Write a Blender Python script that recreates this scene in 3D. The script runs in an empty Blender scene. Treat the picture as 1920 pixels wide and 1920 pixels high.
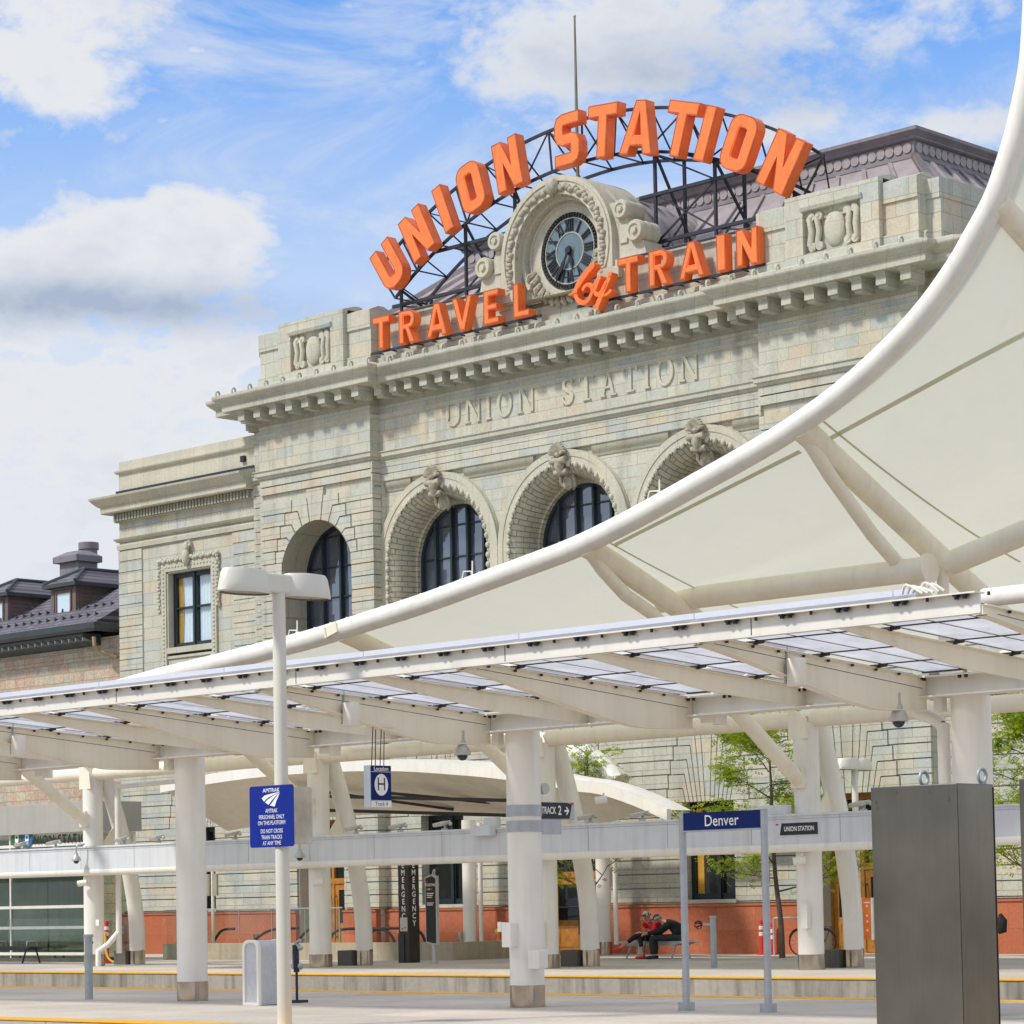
import bpy, bmesh, math, random
from mathutils import Vector, Matrix
from mathutils.geometry import tessellate_polygon
rnd = random.Random(7)
D = bpy.data; SC = bpy.context.scene; COL = SC.collection
R = math.radians
# ------------------------------------------------------------------ camera, sky, sun, exposure
CAMZ = 1.6; YAW, PITCH, ROLL = R(44.09), R(3.1876), R(1.0878)
FOC, PPY = 5040.0, 1409.44
fw = Vector((-math.sin(YAW)*math.cos(PITCH), math.cos(YAW)*math.cos(PITCH), math.sin(PITCH)))
r0 = Vector((math.cos(YAW), math.sin(YAW), 0)); d0 = fw.cross(r0)
rt = math.cos(ROLL)*r0 + math.sin(ROLL)*d0; dn = -math.sin(ROLL)*r0 + math.cos(ROLL)*d0
cam = D.cameras.new('camera'); cam.sensor_width = 36; cam.lens = FOC/1920*36
cam.shift_y = (PPY-960)/1920; cam.clip_start = .1; cam.clip_end = 3000
co = D.objects.new('camera', cam); COL.objects.link(co); SC.camera = co
M = Matrix((rt, -dn, -fw)).transposed().to_4x4(); M.translation = (0, 0, CAMZ); co.matrix_world = M
CO = Vector((0, 0, CAMZ))
def _ray(x, y): return rt*((x-960)/FOC) + dn*((y-PPY)/FOC) + fw
def at(x, y, Y): d = _ray(x, y); return CO + d*(Y/d.y)           # measured photo point -> point on the plane Y
def atx(x, y, X): d = _ray(x, y); return CO + d*(X/d.x)
def atz(x, y, Z=0.0): d = _ray(x, y); return CO + d*((Z-CAMZ)/d.z)

SUN_EL, SUN_AZ = R(48), R(205)            # azimuth measured clockwise from +Y
W = D.worlds.new('World'); SC.world = W; W.use_nodes = True
nt = W.node_tree; N = nt.nodes; L = nt.links; N.clear()
def nd(tree, t, **k):
    n = tree.nodes.new(t)
    for a, b in k.items():
        if a in n.inputs.keys(): n.inputs[a].default_value = b
        else: setattr(n, a, b)
    return n
out = nd(nt, 'ShaderNodeOutputWorld'); bg = nd(nt, 'ShaderNodeBackground', Strength=.12)
sky = nd(nt, 'ShaderNodeTexSky'); sky.sky_type = 'NISHITA'; sky.sun_disc = False
sky.sun_elevation = SUN_EL; sky.sun_rotation = SUN_AZ; sky.air_density = 1.3; sky.dust_density = .6; sky.ozone_density = 2.0
tc = nd(nt, 'ShaderNodeTexCoord')
def mth(op, a, b=None, tree=nt, clamp=False):
    n = tree.nodes.new('ShaderNodeMath'); n.operation = op; n.use_clamp = clamp
    for i, v in enumerate((a, b)):
        if v is None: continue
        if isinstance(v, (int, float)): n.inputs[i].default_value = v
        else: tree.links.new(v, n.inputs[i])
    return n.outputs[0]
# clouds in the sky: soft banks around directions + fractal noise
def noise(tree, vec, scale, detail=8, rough=.55, dist=0):
    n = nd(tree, 'ShaderNodeTexNoise'); n.inputs['Scale'].default_value = scale; n.inputs['Detail'].default_value = detail
    n.inputs['Roughness'].default_value = rough; n.inputs['Distortion'].default_value = dist
    tree.links.new(vec, n.inputs['Vector']); return n.outputs['Fac']
mp = nd(nt, 'ShaderNodeMapping'); mp.inputs['Scale'].default_value = (1, 1, 1.7); L.new(tc.outputs['Generated'], mp.inputs[0])
n_big = noise(nt, mp.outputs[0], 19, 9, .58, .35)
n_fine = noise(nt, mp.outputs[0], 60, 8, .6)
n_lo = noise(nt, mp.outputs[0], 3.0, 5, .5)
CLOUDS = [(40, 60, 240, 130, 1.0), (150, 180, 170, 60, .6), (360, 400, 150, 62, 1.15), (230, 450, 200, 60, 1.0), (90, 520, 300, 75, 1.0), (1130, 70, 330, 95, 1.0), (1000, 150, 150, 40, .4), (1640, 60, 260, 70, .35),
          (60, 790, 620, 190, 1.3), (1700, 250, 240, 50, .5), (520, 300, 90, 30, .25), (640, 640, 300, 90, .4), (380, 95, 40, 14, .5), (480, 110, 25, 10, .5), (660, 12, 40, 12, .6), (1300, 330, 400, 120, .2),
          (560, 40, 220, 90, -.45), (300, 300, 160, 40, -.3), (620, 160, 160, 80, -.3)]
def spot(x, y, wx, wy, s):
    c = _ray(x, y).normalized()
    sub = nd(nt, 'ShaderNodeVectorMath'); sub.operation = 'SUBTRACT'; L.new(tc.outputs['Generated'], sub.inputs[0]); sub.inputs[1].default_value = c
    dr = nd(nt, 'ShaderNodeVectorMath'); dr.operation = 'DOT_PRODUCT'; L.new(sub.outputs[0], dr.inputs[0]); dr.inputs[1].default_value = r0*(FOC/wx)
    du = nd(nt, 'ShaderNodeVectorMath'); du.operation = 'DOT_PRODUCT'; L.new(sub.outputs[0], du.inputs[0]); du.inputs[1].default_value = Vector((0, 0, 1))*(FOC/wy)
    q = mth('ADD', mth('MULTIPLY', dr.outputs['Value'], dr.outputs['Value']), mth('MULTIPLY', du.outputs['Value'], du.outputs['Value']))
    return mth('MULTIPLY', mth('POWER', 2.718, mth('MULTIPLY', q, -1.0)), s)
tot = None
for c in CLOUDS:
    v = spot(*c); tot = v if tot is None else mth('ADD', tot, v)
# away from the picture the sky is mostly broken cloud
sep0 = nd(nt, 'ShaderNodeSeparateXYZ'); L.new(tc.outputs['Generated'], sep0.inputs[0])
away = nd(nt, 'ShaderNodeVectorMath'); away.operation = 'DOT_PRODUCT'; L.new(tc.outputs['Generated'], away.inputs[0]); away.inputs[1].default_value = fw
aw = nd(nt, 'ShaderNodeMapRange'); L.new(away.outputs['Value'], aw.inputs[0])
for i, v in ((1, .97), (2, .85), (3, 0), (4, .62)): aw.inputs[i].default_value = v
tot = mth('ADD', tot, aw.outputs[0])
cov = mth('ADD', mth('MULTIPLY', tot, .62), mth('ADD', mth('MULTIPLY', mth('SUBTRACT', n_big, .5), 1.7), mth('MULTIPLY', mth('SUBTRACT', n_fine, .5), .95)))
mr = nd(nt, 'ShaderNodeMapRange'); mr.interpolation_type = 'SMOOTHSTEP'; L.new(cov, mr.inputs[0])
for i, v in ((1, .0), (2, .60), (3, .08), (4, 1)): mr.inputs[i].default_value = v
# pale veil low over the horizon
elev = nd(nt, 'ShaderNodeSeparateXYZ'); L.new(tc.outputs['Generated'], elev.inputs[0])
veil = nd(nt, 'ShaderNodeMapRange'); L.new(elev.outputs[2], veil.inputs[0])
for i, v in ((1, .325), (2, .15), (3, 0), (4, .96)): veil.inputs[i].default_value = v
wmp = nd(nt, 'ShaderNodeMapping'); wmp.inputs['Scale'].default_value = (1, 1, 2.6); wmp.inputs['Rotation'].default_value = (.25, .1, 0); L.new(tc.outputs['Generated'], wmp.inputs[0])
wisp = nd(nt, 'ShaderNodeMapRange'); wisp.interpolation_type = 'SMOOTHSTEP'; L.new(noise(nt, wmp.outputs[0], 9, 9, .62, .6), wisp.inputs[0])
for i, v in ((1, .42), (2, .68), (3, .0), (4, .62)): wisp.inputs[i].default_value = v
inv = mth('SUBTRACT', 1.0, veil.outputs[0]); inv2 = mth('SUBTRACT', 1.0, wisp.outputs[0])
veil_all = mth('SUBTRACT', 1.0, mth('MULTIPLY', inv, inv2))
cover = mth('MAXIMUM', mr.outputs[0], veil_all)
# grey undersides: a copy of the banks shifted down
und = None
for c in ((200, 570, 280, 42, 1.15), (60, 250, 200, 40, .15), (1250, 110, 300, 70, .55), (640, 600, 260, 40, .35), (1600, 150, 300, 60, .3)):
    v = spot(*c); und = v if und is None else mth('ADD', und, v)
shade = nd(nt, 'ShaderNodeMapRange'); L.new(mth('ADD', mth('ADD', mth('MULTIPLY', n_big, .55), mth('MULTIPLY', n_fine, .35)), mth('MULTIPLY', mth('MULTIPLY', und, mth('ADD', n_big, .1)), .85)), shade.inputs[0])
for i, v in ((1, .46), (2, 1.05), (3, 0), (4, 1)): shade.inputs[i].default_value = v
cl = nd(nt, 'ShaderNodeMixRGB'); L.new(shade.outputs[0], cl.inputs[0]); cl.inputs[1].default_value = (5.6, 5.75, 6.05, 1); cl.inputs[2].default_value = (2.9, 3.45, 4.5, 1)
SKYGAIN = 1.0
hs0 = nd(nt, 'ShaderNodeHueSaturation', Saturation=1.25, Value=SKYGAIN); L.new(sky.outputs[0], hs0.inputs['Color'])
hs = nd(nt, 'ShaderNodeMixRGB'); hs.blend_type = 'MULTIPLY'; hs.inputs[0].default_value = 1; L.new(hs0.outputs[0], hs.inputs[1]); hs.inputs[2].default_value = (.66, 1.0, 1.42, 1)
mx = nd(nt, 'ShaderNodeMixRGB'); L.new(cover, mx.inputs[0]); L.new(hs.outputs[0], mx.inputs[1]); L.new(cl.outputs[0], mx.inputs[2])
L.new(mx.outputs[0], bg.inputs['Color']); L.new(bg.outputs[0], out.inputs[0])
sl = D.lights.new('sun', 'SUN'); sl.energy = 2.7; sl.angle = R(6); sl.color = (1, .95, .86)
so = D.objects.new('sun', sl); COL.objects.link(so)
sd = Vector((math.sin(SUN_AZ)*math.cos(SUN_EL), math.cos(SUN_AZ)*math.cos(SUN_EL), math.sin(SUN_EL)))
so.rotation_euler = sd.to_track_quat('Z', 'Y').to_euler(); so.location = sd*80
SC.view_settings.view_transform = 'Standard'; SC.view_settings.look = 'None'; SC.view_settings.gamma = 1
SC.view_settings.exposure = .24
# ------------------------------------------------------------------ materials
MATS = {}
def base(name):
    m = D.materials.new(name); m.use_nodes = True; t = m.node_tree
    return m, t, t.nodes['Principled BSDF']
def pos(t): return t.nodes.new('ShaderNodeNewGeometry').outputs['Position']
def ramp(t, fac, stops, interp='LINEAR'):
    r = t.nodes.new('ShaderNodeValToRGB'); r.color_ramp.interpolation = interp
    e = r.color_ramp.elements
    while len(e) < len(stops): e.new(.5)
    for i, (p, c) in enumerate(stops): e[i].position = p; e[i].color = (*c, 1)
    t.links.new(fac, r.inputs[0]); return r.outputs[0]
def mixc(t, a, b, f, mode='MIX'):
    n = t.nodes.new('ShaderNodeMixRGB'); n.blend_type = mode
    for i, v in ((0, f), (1, a), (2, b)):
        if isinstance(v, (int, float)): n.inputs[i].default_value = v
        elif isinstance(v, tuple): n.inputs[i].default_value = (*v, 1)
        else: t.links.new(v, n.inputs[i])
    return n.outputs[0]
def bump(t, h, s, d, p, prev=None):
    b = t.nodes.new('ShaderNodeBump'); b.inputs['Strength'].default_value = s; b.inputs['Distance'].default_value = d
    t.links.new(h, b.inputs['Height'])
    if prev: t.links.new(prev, b.inputs['Normal'])
    t.links.new(b.outputs[0], p.inputs['Normal']); return b.outputs[0]
def streaks(t, sx=5.0, sz=.35, lo=.48, hi=.75):
    g = t.nodes.new('ShaderNodeMapping'); g.inputs['Scale'].default_value = (sx, sx, sz); t.links.new(pos(t), g.inputs[0])
    n = noise(t, g.outputs[0], 1, 6, .6)
    m = t.nodes.new('ShaderNodeMapRange'); t.links.new(n, m.inputs[0]); m.inputs[1].default_value = lo; m.inputs[2].default_value = hi
    return m.outputs[0]
def paint(name, c, rough=.5, metal=0, var=.07, scale=2.5, dirt=0, spec=.5, bmp=0, coat=0):
    m, t, p = base(name)
    n = noise(t, pos(t), scale, 6, .6)
    k = ramp(t, n, [(.3, tuple(x*(1-var) for x in c)), (.7, tuple(min(1, x*(1+var)) for x in c))])
    if dirt:
        k = mixc(t, k, tuple(x*.55 for x in (c[0], c[1]*.97, c[2]*.9)), mth('MULTIPLY', streaks(t), dirt, t))
    t.links.new(k, p.inputs['Base Color']); p.inputs['Roughness'].default_value = rough; p.inputs['Metallic'].default_value = metal
    p.inputs['Specular IOR Level'].default_value = spec
    rr = t.nodes.new('ShaderNodeMapRange'); t.links.new(noise(t, pos(t), scale*5, 4), rr.inputs[0])
    rr.inputs[3].default_value = max(.02, rough-.08); rr.inputs[4].default_value = min(1, rough+.08); t.links.new(rr.outputs[0], p.inputs['Roughness'])
    if bmp: bump(t, noise(t, pos(t), scale*14, 5), bmp, .01, p)
    MATS[name] = m; return m
def coursed(name, w, h, mortar, stops, mort=(.28, .25, .19), uv=False, dirt=.35, big=.25, bmp=.5, axis=False, speck=.10):
    m, t, p = base(name)
    if uv:
        vec = t.nodes.new('ShaderNodeUVMap').outputs[0]
    else:
        s = t.nodes.new('ShaderNodeSeparateXYZ'); t.links.new(pos(t), s.inputs[0])
        c = t.nodes.new('ShaderNodeCombineXYZ'); t.links.new(mth('ADD', s.outputs[0], mth('MULTIPLY', s.outputs[1], 1.0, t), t), c.inputs[0]); t.links.new(s.outputs[2], c.inputs[1])
        vec = c.outputs[0]
    b = t.nodes.new('ShaderNodeTexBrick'); t.links.new(vec, b.inputs['Vector'])
    b.inputs['Color1'].default_value = (0, 0, 0, 1); b.inputs['Color2'].default_value = (1, 1, 1, 1); b.inputs['Mortar'].default_value = (.5, .5, .5, 1)
    b.inputs['Scale'].default_value = 1; b.inputs['Brick Width'].default_value = w; b.inputs['Row Height'].default_value = h
    b.inputs['Mortar Size'].default_value = mortar; b.inputs['Mortar Smooth'].default_value = .3; b.inputs['Bias'].default_value = 0
    b.offset = .5; b.squash = 1
    k = ramp(t, b.outputs['Color'], stops, 'LINEAR')
    n1 = noise(t, pos(t), .8, 5, .6); n2 = noise(t, pos(t), 14, 6, .65)
    k = mixc(t, k, ramp(t, n1, [(.3, (.74, .75, .74)), (.7, (1.10, 1.09, 1.06))]), big*2, 'MULTIPLY')
    k = mixc(t, k, ramp(t, n2, [(.3, (1-speck*2,)*3), (.7, (1+speck,)*3)]), .8, 'MULTIPLY')
    n3 = noise(t, pos(t), 3.1, 6, .7)
    k = mixc(t, k, (.50, .40, .26), mth('MULTIPLY', ramp_f(t, n3, .6, .85), .4, t))
    k = mixc(t, k, (.16, .145, .115), mth('MULTIPLY', streaks(t, 2.2, .3, .5, .85), dirt, t))
    k = mixc(t, k, mort, mth('MULTIPLY', b.outputs['Fac'], .75, t))
    t.links.new(k, p.inputs['Base Color']); p.inputs['Roughness'].default_value = .88; p.inputs['Specular IOR Level'].default_value = .25
    q = bump(t, mth('MULTIPLY', b.outputs['Fac'], -1, t), bmp, .012, p)
    bump(t, n2, .35, .012, p, q)
    MATS[name] = m; return m
def ramp_f(t, f, a, b):
    m = t.nodes.new('ShaderNodeMapRange'); m.inputs[1].default_value = a; m.inputs[2].default_value = b; t.links.new(f, m.inputs[0]); return m.outputs[0]
ST = [(0, (.60, .52, .39)), (.1, (.59, .545, .43)), (.3, (.575, .56, .465)), (.5, (.555, .55, .46)), (.68, (.53, .54, .465)), (.84, (.485, .515, .475)), (.93, (.585, .565, .465)), (1, (.61, .54, .41))]
stone = coursed('pale_stone', .95, .41, .010, ST, dirt=.5)
stone_fine = coursed('pale_stone_ashlar', .8, .35, .008, ST, dirt=.6)
stone_cornice = coursed('weathered_stone', 1.1, 3.0, .008, [(0, (.55, .52, .42)), (.5, (.51, .51, .435)), (1, (.57, .55, .45))], dirt=.5, bmp=.2)
stone_trim = coursed('carved_stone', .7, 5.0, .006, [(0, (.58, .54, .42)), (.5, (.55, .535, .44)), (1, (.60, .56, .44))], dirt=.3, bmp=.15)
stone_dark = coursed('darker_stone', .6, .2, .012, [(0, (.40, .375, .29)), (.5, (.36, .355, .29)), (1, (.43, .40, .30))], dirt=.6)  # darker stone for the bed, spandrel and dentil mouldings
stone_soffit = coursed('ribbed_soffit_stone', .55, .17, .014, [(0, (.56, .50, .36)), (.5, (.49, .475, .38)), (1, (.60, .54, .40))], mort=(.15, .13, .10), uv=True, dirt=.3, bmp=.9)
carve = paint('carved_ornament_stone', (.42, .385, .30), .9, 0, .35, 9, .35, .2, .8)
granite = coursed('red_granite', 1.4, .66, .006, [(0, (.52, .165, .085)), (.5, (.48, .145, .07)), (1, (.56, .19, .10))], mort=(.25, .08, .05), dirt=.25, bmp=.1, speck=.12)
sand = coursed('rough_sandstone', .62, .36, .014, [(0, (.62, .44, .33)), (.2, (.64, .53, .38)), (.4, (.60, .54, .40)), (.6, (.55, .47, .37)), (.85, (.64, .43, .32)), (1, (.62, .58, .46))], mort=(.34, .29, .21), dirt=.4, bmp=.9, speck=.22)
white = paint('white_painted_steel', (.83, .80, .72), .42, 0, .05, 1.2, .24)
cream = paint('cream_painted_steel', (.86, .795, .64), .5, 0, .05, 1.2, .22)
panel_white = paint('white_panel', (.66, .685, .70), .5, 0, .04, 1.5, .35)
fabric_seam = paint('seam_fabric', (.60, .57, .42), .7, 0, .05)
orange = paint('orange_enamel', (.90, .185, .032), .42, 0, .10, 2.5, .38)
orange_in = paint('orange_enamel_face', (.92, .205, .04), .45, 0, .12, 3.5, .35)
orange_rim = paint('weathered_rim_shadow', (.45, .085, .02), .5, 0, .3, 5, .4)  # dark orange paints in the rim shadow round each letter, plus streaky grime
darksteel = paint('dark_steel', (.030, .033, .045), .55, .3, .25)
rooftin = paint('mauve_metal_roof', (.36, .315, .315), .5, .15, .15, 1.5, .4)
rooftin_d = paint('dark_mauve_metal', (.23, .205, .225), .55, .1, .2, 1.5, .4)  # darker mauve metal of the roof crest and chimney
def metal(name, c, rough, sc):
    m, t, p = base(name)
    g = t.nodes.new('ShaderNodeMapping'); g.inputs['Scale'].default_value = (60, 60, 1.2); t.links.new(pos(t), g.inputs[0])
    n = noise(t, g.outputs[0], 1, 3, .5); n2 = noise(t, pos(t), sc, 4, .6)
    k = ramp(t, n2, [(.3, tuple(x*.70 for x in c)), (.7, tuple(x*1.2 for x in c))])
    k = mixc(t, k, ramp(t, n, [(.3, (.93, .93, .93)), (.7, (1.05, 1.05, 1.05))]), .8, 'MULTIPLY')
    t.links.new(k, p.inputs['Base Color']); p.inputs['Metallic'].default_value = 1; p.inputs['Roughness'].default_value = rough
    p.inputs['Anisotropic'].default_value = .5; MATS[name] = m; return m
stainless = metal('brushed_stainless', (.50, .45, .385), .14, 1.5)
steelgrey = paint('galvanised_post', (.36, .41, .42), .5, .35, .12, 6)
alu = paint('satin_aluminium', (.42, .44, .47), .38, .75, .08, 6)
cabinetm = metal('brushed_dark_stainless', (.19, .178, .148), .24, .9)
greenframe = paint('dark_green_frame', (.014, .026, .032), .45, 0, .2)
blackm = paint('black_paint', (.012, .012, .014), .45, 0, .2)
rubber = paint('black_rubber', (.02, .02, .02), .8)
navy = paint('navy_sign', (.004, .022, .25), .6, 0, .06, spec=.2)
navyd = paint('dark_navy_sign', (.004, .018, .13), .6, 0, .06, spec=.2)
lett_white = paint('white_lettering', (.85, .85, .84), .5, 0, .02)
lett_dark = paint('dark_lettering', (.02, .03, .05), .5, 0, .02)
brown = paint('dark_bronze', (.035, .027, .022), .5, .2, .2)
wood = paint('varnished_oak', (.44, .19, .035), .42, 0, .25, 6, .2)
redp = paint('red_plastic', (.62, .025, .02), .45, 0, .1)
conem = paint('orange_plastic', (.85, .16, .04), .5, 0, .1)
reflec = paint('reflective_white', (.8, .8, .8), .4)
yel = paint('yellow_tactile', (.80, .42, .03), .7, 0, .12, 6, .2, .3, .5)
yelp = paint('yellow_plastic', (.75, .5, .03), .5)
curtain = paint('white_curtain', (.88, .92, .93), .9, 0, .05, 8)
amber = paint('amber_curtain', (.62, .34, .045), .8, 0, .15, 8)
siding = paint('brown_siding', (.16, .115, .10), .7, 0, .15, 3, .2)
gutter = paint('slate_gutter', (.055, .075, .08), .5, .1, .15)
clockm = paint('clock_glass', (.135, .20, .235), .25, 0, .12, 4, .3)
brass = paint('pale_brass', (.45, .42, .33), .5, .3, .1)
skin = paint('skin', (.52, .30, .21), .6, 0, .08)
hairg = paint('grey_hair', (.30, .26, .22), .8, 0, .2, 20)
coat = paint('black_coat', (.012, .012, .014), .85, 0, .3, 8)
lampcream = paint('cream_lamp_enamel', (.72, .685, .59), .38, 0, .03, 1.5, .08)
trouser = paint('charcoal_trousers', (.025, .026, .028), .85, 0, .3, 8)
redshirt = paint('red_knit', (.55, .018, .03), .8, 0, .35, 14)
capm = paint('navy_cap', (.012, .02, .09), .8)
shoe = paint('dark_shoe', (.015, .013, .012), .5)
bark = paint('bark', (.11, .085, .07), .9, 0, .3, 10, 0, .2, .6)
poster = paint('orange_banner', (.86, .22, .03), .5)
lens_m = paint('smoked_dome', (.03, .03, .04), .1)
silver = paint('silver_housing', (.50, .49, .46), .4, .3, .06)
mesh_white = paint('perforated_white', (.52, .54, .56), .6, 0, .08, 12)
goldl = paint('gold_lettering', (.42, .28, .08), .4, .3)
def concrete(name, c, joints=0, sx=1.0):
    m, t, p = base(name)
    n1 = noise(t, pos(t), .35, 6, .6); n2 = noise(t, pos(t), 9, 8, .7)
    k = ramp(t, n1, [(.3, tuple(x*.82 for x in c)), (.7, tuple(x*1.1 for x in c))])
    k = mixc(t, k, ramp(t, n2, [(.3, (.8, .8, .8)), (.7, (1.1, 1.1, 1.1))]), .7, 'MULTIPLY')
    if sx: k = mixc(t, k, tuple(x*.32 for x in c), mth('MULTIPLY', streaks(t, 3.2, .25, .46, .72), sx, t))
    if joints:
        k = mixc(t, k, tuple(x*.6 for x in c), mth('MULTIPLY', ramp_f(t, noise(t, pos(t), 1.1, 7, .7, .8), .56, .78), .55, t))
        k = mixc(t, k, tuple(x*.35 for x in c), mth('MULTIPLY', ramp_f(t, noise(t, pos(t), 6.0, 4, .6), .70, .80), .5, t))
        b = t.nodes.new('ShaderNodeTexBrick'); t.links.new(pos(t), b.inputs['Vector']); b.inputs['Scale'].default_value = 1
        b.inputs['Brick Width'].default_value = 3.2; b.inputs['Row Height'].default_value = 2.4; b.inputs['Mortar Size'].default_value = .012; b.offset = 0
        b.inputs['Color1'].default_value = (.9, .9, .9, 1); b.inputs['Color2'].default_value = (1.06, 1.06, 1.05, 1); b.inputs['Mortar'].default_value = (.5, .5, .5, 1)
        k = mixc(t, k, b.outputs['Color'], 1.0, 'MULTIPLY')
    t.links.new(k, p.inputs['Base Color']); p.inputs['Roughness'].default_value = .9; p.inputs['Specular IOR Level'].default_value = .25
    bump(t, n2, .25, .01, p); MATS[name] = m; return m
paving = concrete('platform_concrete', (.58, .52, .45), 1, 0)
edgewall = concrete('stained_edge_concrete', (.44, .40, .33), 0, .9)
lowwall = concrete('buff_concrete', (.46, .40, .29), 0, .4)
ballast = concrete('ballast', (.10, .09, .08), 0, 0)
darkconc = concrete('dark_concrete', (.13, .125, .105), 0, .3)
def tiles():
    m, t, p = base('clay_tile_roof')
    s = t.nodes.new('ShaderNodeSeparateXYZ'); t.links.new(pos(t), s.inputs[0])
    c = t.nodes.new('ShaderNodeCombineXYZ'); t.links.new(s.outputs[0], c.inputs[0]); t.links.new(s.outputs[2], c.inputs[1])
    b = t.nodes.new('ShaderNodeTexBrick'); t.links.new(c.outputs[0], b.inputs['Vector']); b.inputs['Scale'].default_value = 1
    b.inputs['Brick Width'].default_value = .3; b.inputs['Row Height'].default_value = .16; b.inputs['Mortar Size'].default_value = .02; b.inputs['Mortar Smooth'].default_value = .6
    b.inputs['Color1'].default_value = (.115, .10, .125, 1); b.inputs['Color2'].default_value = (.19, .165, .19, 1); b.inputs['Mortar'].default_value = (.05, .045, .06, 1)
    t.links.new(b.outputs['Color'], p.inputs['Base Color']); p.inputs['Roughness'].default_value = .6
    bump(t, mth('MULTIPLY', b.outputs['Fac'], -1, t), .8, .03, p); return m
tile = tiles()
def glassmat(name, c, gloss, rough=.03, tint=(.75, .85, 1)):
    m = D.materials.new(name); m.use_nodes = True; t = m.node_tree; t.nodes.clear()
    o = t.nodes.new('ShaderNodeOutputMaterial'); d = nd(t, 'ShaderNodeBsdfDiffuse'); g = nd(t, 'ShaderNodeBsdfGlossy')
    d.inputs[0].default_value = (*c, 1); g.inputs[0].default_value = (*tint, 1); g.inputs['Roughness'].default_value = rough
    lw = nd(t, 'ShaderNodeLayerWeight'); lw.inputs[0].default_value = .5
    x = t.nodes.new('ShaderNodeMixShader'); t.links.new(mth('ADD', mth('MULTIPLY', mth('POWER', lw.outputs['Facing'], 3.0, t), .7, t), gloss, t), x.inputs[0])
    t.links.new(d.outputs[0], x.inputs[1]); t.links.new(g.outputs[0], x.inputs[2]); t.links.new(x.outputs[0], o.inputs[0])
    bb = nd(t, 'ShaderNodeBump'); bb.inputs['Strength'].default_value = .06; bb.inputs['Distance'].default_value = .05
    t.links.new(noise(t, pos(t), 1.3, 2), bb.inputs['Height'])
    sn = t.nodes.new('ShaderNodeVectorMath'); sn.operation = 'SNAP'; t.links.new(pos(t), sn.inputs[0]); sn.inputs[1].default_value = (.72, 10, 1.02)
    wn_ = t.nodes.new('ShaderNodeTexWhiteNoise'); t.links.new(sn.outputs[0], wn_.inputs['Vector'])
    a1 = t.nodes.new('ShaderNodeVectorMath'); a1.operation = 'SUBTRACT'; t.links.new(wn_.outputs['Color'], a1.inputs[0]); a1.inputs[1].default_value = (.5, .5, .5)
    a2 = t.nodes.new('ShaderNodeVectorMath'); a2.operation = 'SCALE'; t.links.new(a1.outputs[0], a2.inputs[0]); a2.inputs['Scale'].default_value = .09
    a3 = t.nodes.new('ShaderNodeVectorMath'); a3.operation = 'ADD'; t.links.new(bb.outputs[0], a3.inputs[0]); t.links.new(a2.outputs[0], a3.inputs[1])
    t.links.new(a3.outputs[0], g.inputs['Normal'])
    MATS[name] = m; return m
winglass = glassmat('window_glass', (.07, .085, .11), .24, .03, (.66, .73, .86))
darkglass = glassmat('dark_glass', (.02, .022, .02), .03)
def clearglass(name, tint, gl):
    m = D.materials.new(name); m.use_nodes = True; t = m.node_tree; t.nodes.clear()
    o = t.nodes.new('ShaderNodeOutputMaterial'); a = nd(t, 'ShaderNodeBsdfTransparent'); g = nd(t, 'ShaderNodeBsdfGlossy')
    a.inputs[0].default_value = (*tint, 1); g.inputs['Roughness'].default_value = .02; g.inputs[0].default_value = (.8, .9, .9, 1)
    lw = nd(t, 'ShaderNodeLayerWeight'); lw.inputs[0].default_value = .5; x = t.nodes.new('ShaderNodeMixShader')
    t.links.new(mth('ADD', mth('MULTIPLY', mth('POWER', lw.outputs['Facing'], 3.0, t), .5, t), gl, t), x.inputs[0]); t.links.new(a.outputs[0], x.inputs[1]); t.links.new(g.outputs[0], x.inputs[2]); t.links.new(x.outputs[0], o.inputs[0])
    return m
balglass = clearglass('balustrade_glass', (.84, .90, .88), .05)
pavglass = clearglass('tinted_glass', (.36, .42, .35), .07)
def translucent(name, c, tc_, f, seams=False):
    m = D.materials.new(name); m.use_nodes = True; t = m.node_tree; t.nodes.clear()
    o = t.nodes.new('ShaderNodeOutputMaterial'); d = nd(t, 'ShaderNodeBsdfDiffuse'); tr = nd(t, 'ShaderNodeBsdfTranslucent')
    n = noise(t, pos(t), .6, 6, .65)
    kk = ramp(t, n, [(.3, tuple(x*.90 for x in c)), (.7, tuple(min(1, x*1.05) for x in c))])
    kk = mixc(t, kk, tuple(x*.72 for x in c), mth('MULTIPLY', streaks(t, 1.6, .5, .55, .8), .35, t))
    t.links.new(kk, d.inputs[0])
    bb = t.nodes.new('ShaderNodeBump'); bb.inputs['Strength'].default_value = .25; bb.inputs['Distance'].default_value = .12; t.links.new(noise(t, pos(t), .9, 3, .5), bb.inputs['Height'])
    t.links.new(bb.outputs[0], d.inputs['Normal']); tr.inputs[0].default_value = (*tc_, 1)
    x = t.nodes.new('ShaderNodeMixShader'); x.inputs[0].default_value = f
    t.links.new(d.outputs[0], x.inputs[1]); t.links.new(tr.outputs[0], x.inputs[2]); t.links.new(x.outputs[0], o.inputs[0]); return m
seam_mat = translucent('welded_seam_fabric', (.60, .58, .43), (.62, .60, .44), .45)
membrane = translucent('tensile_fabric', (.70, .69, .575), (.88, .87, .74), .52)
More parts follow.
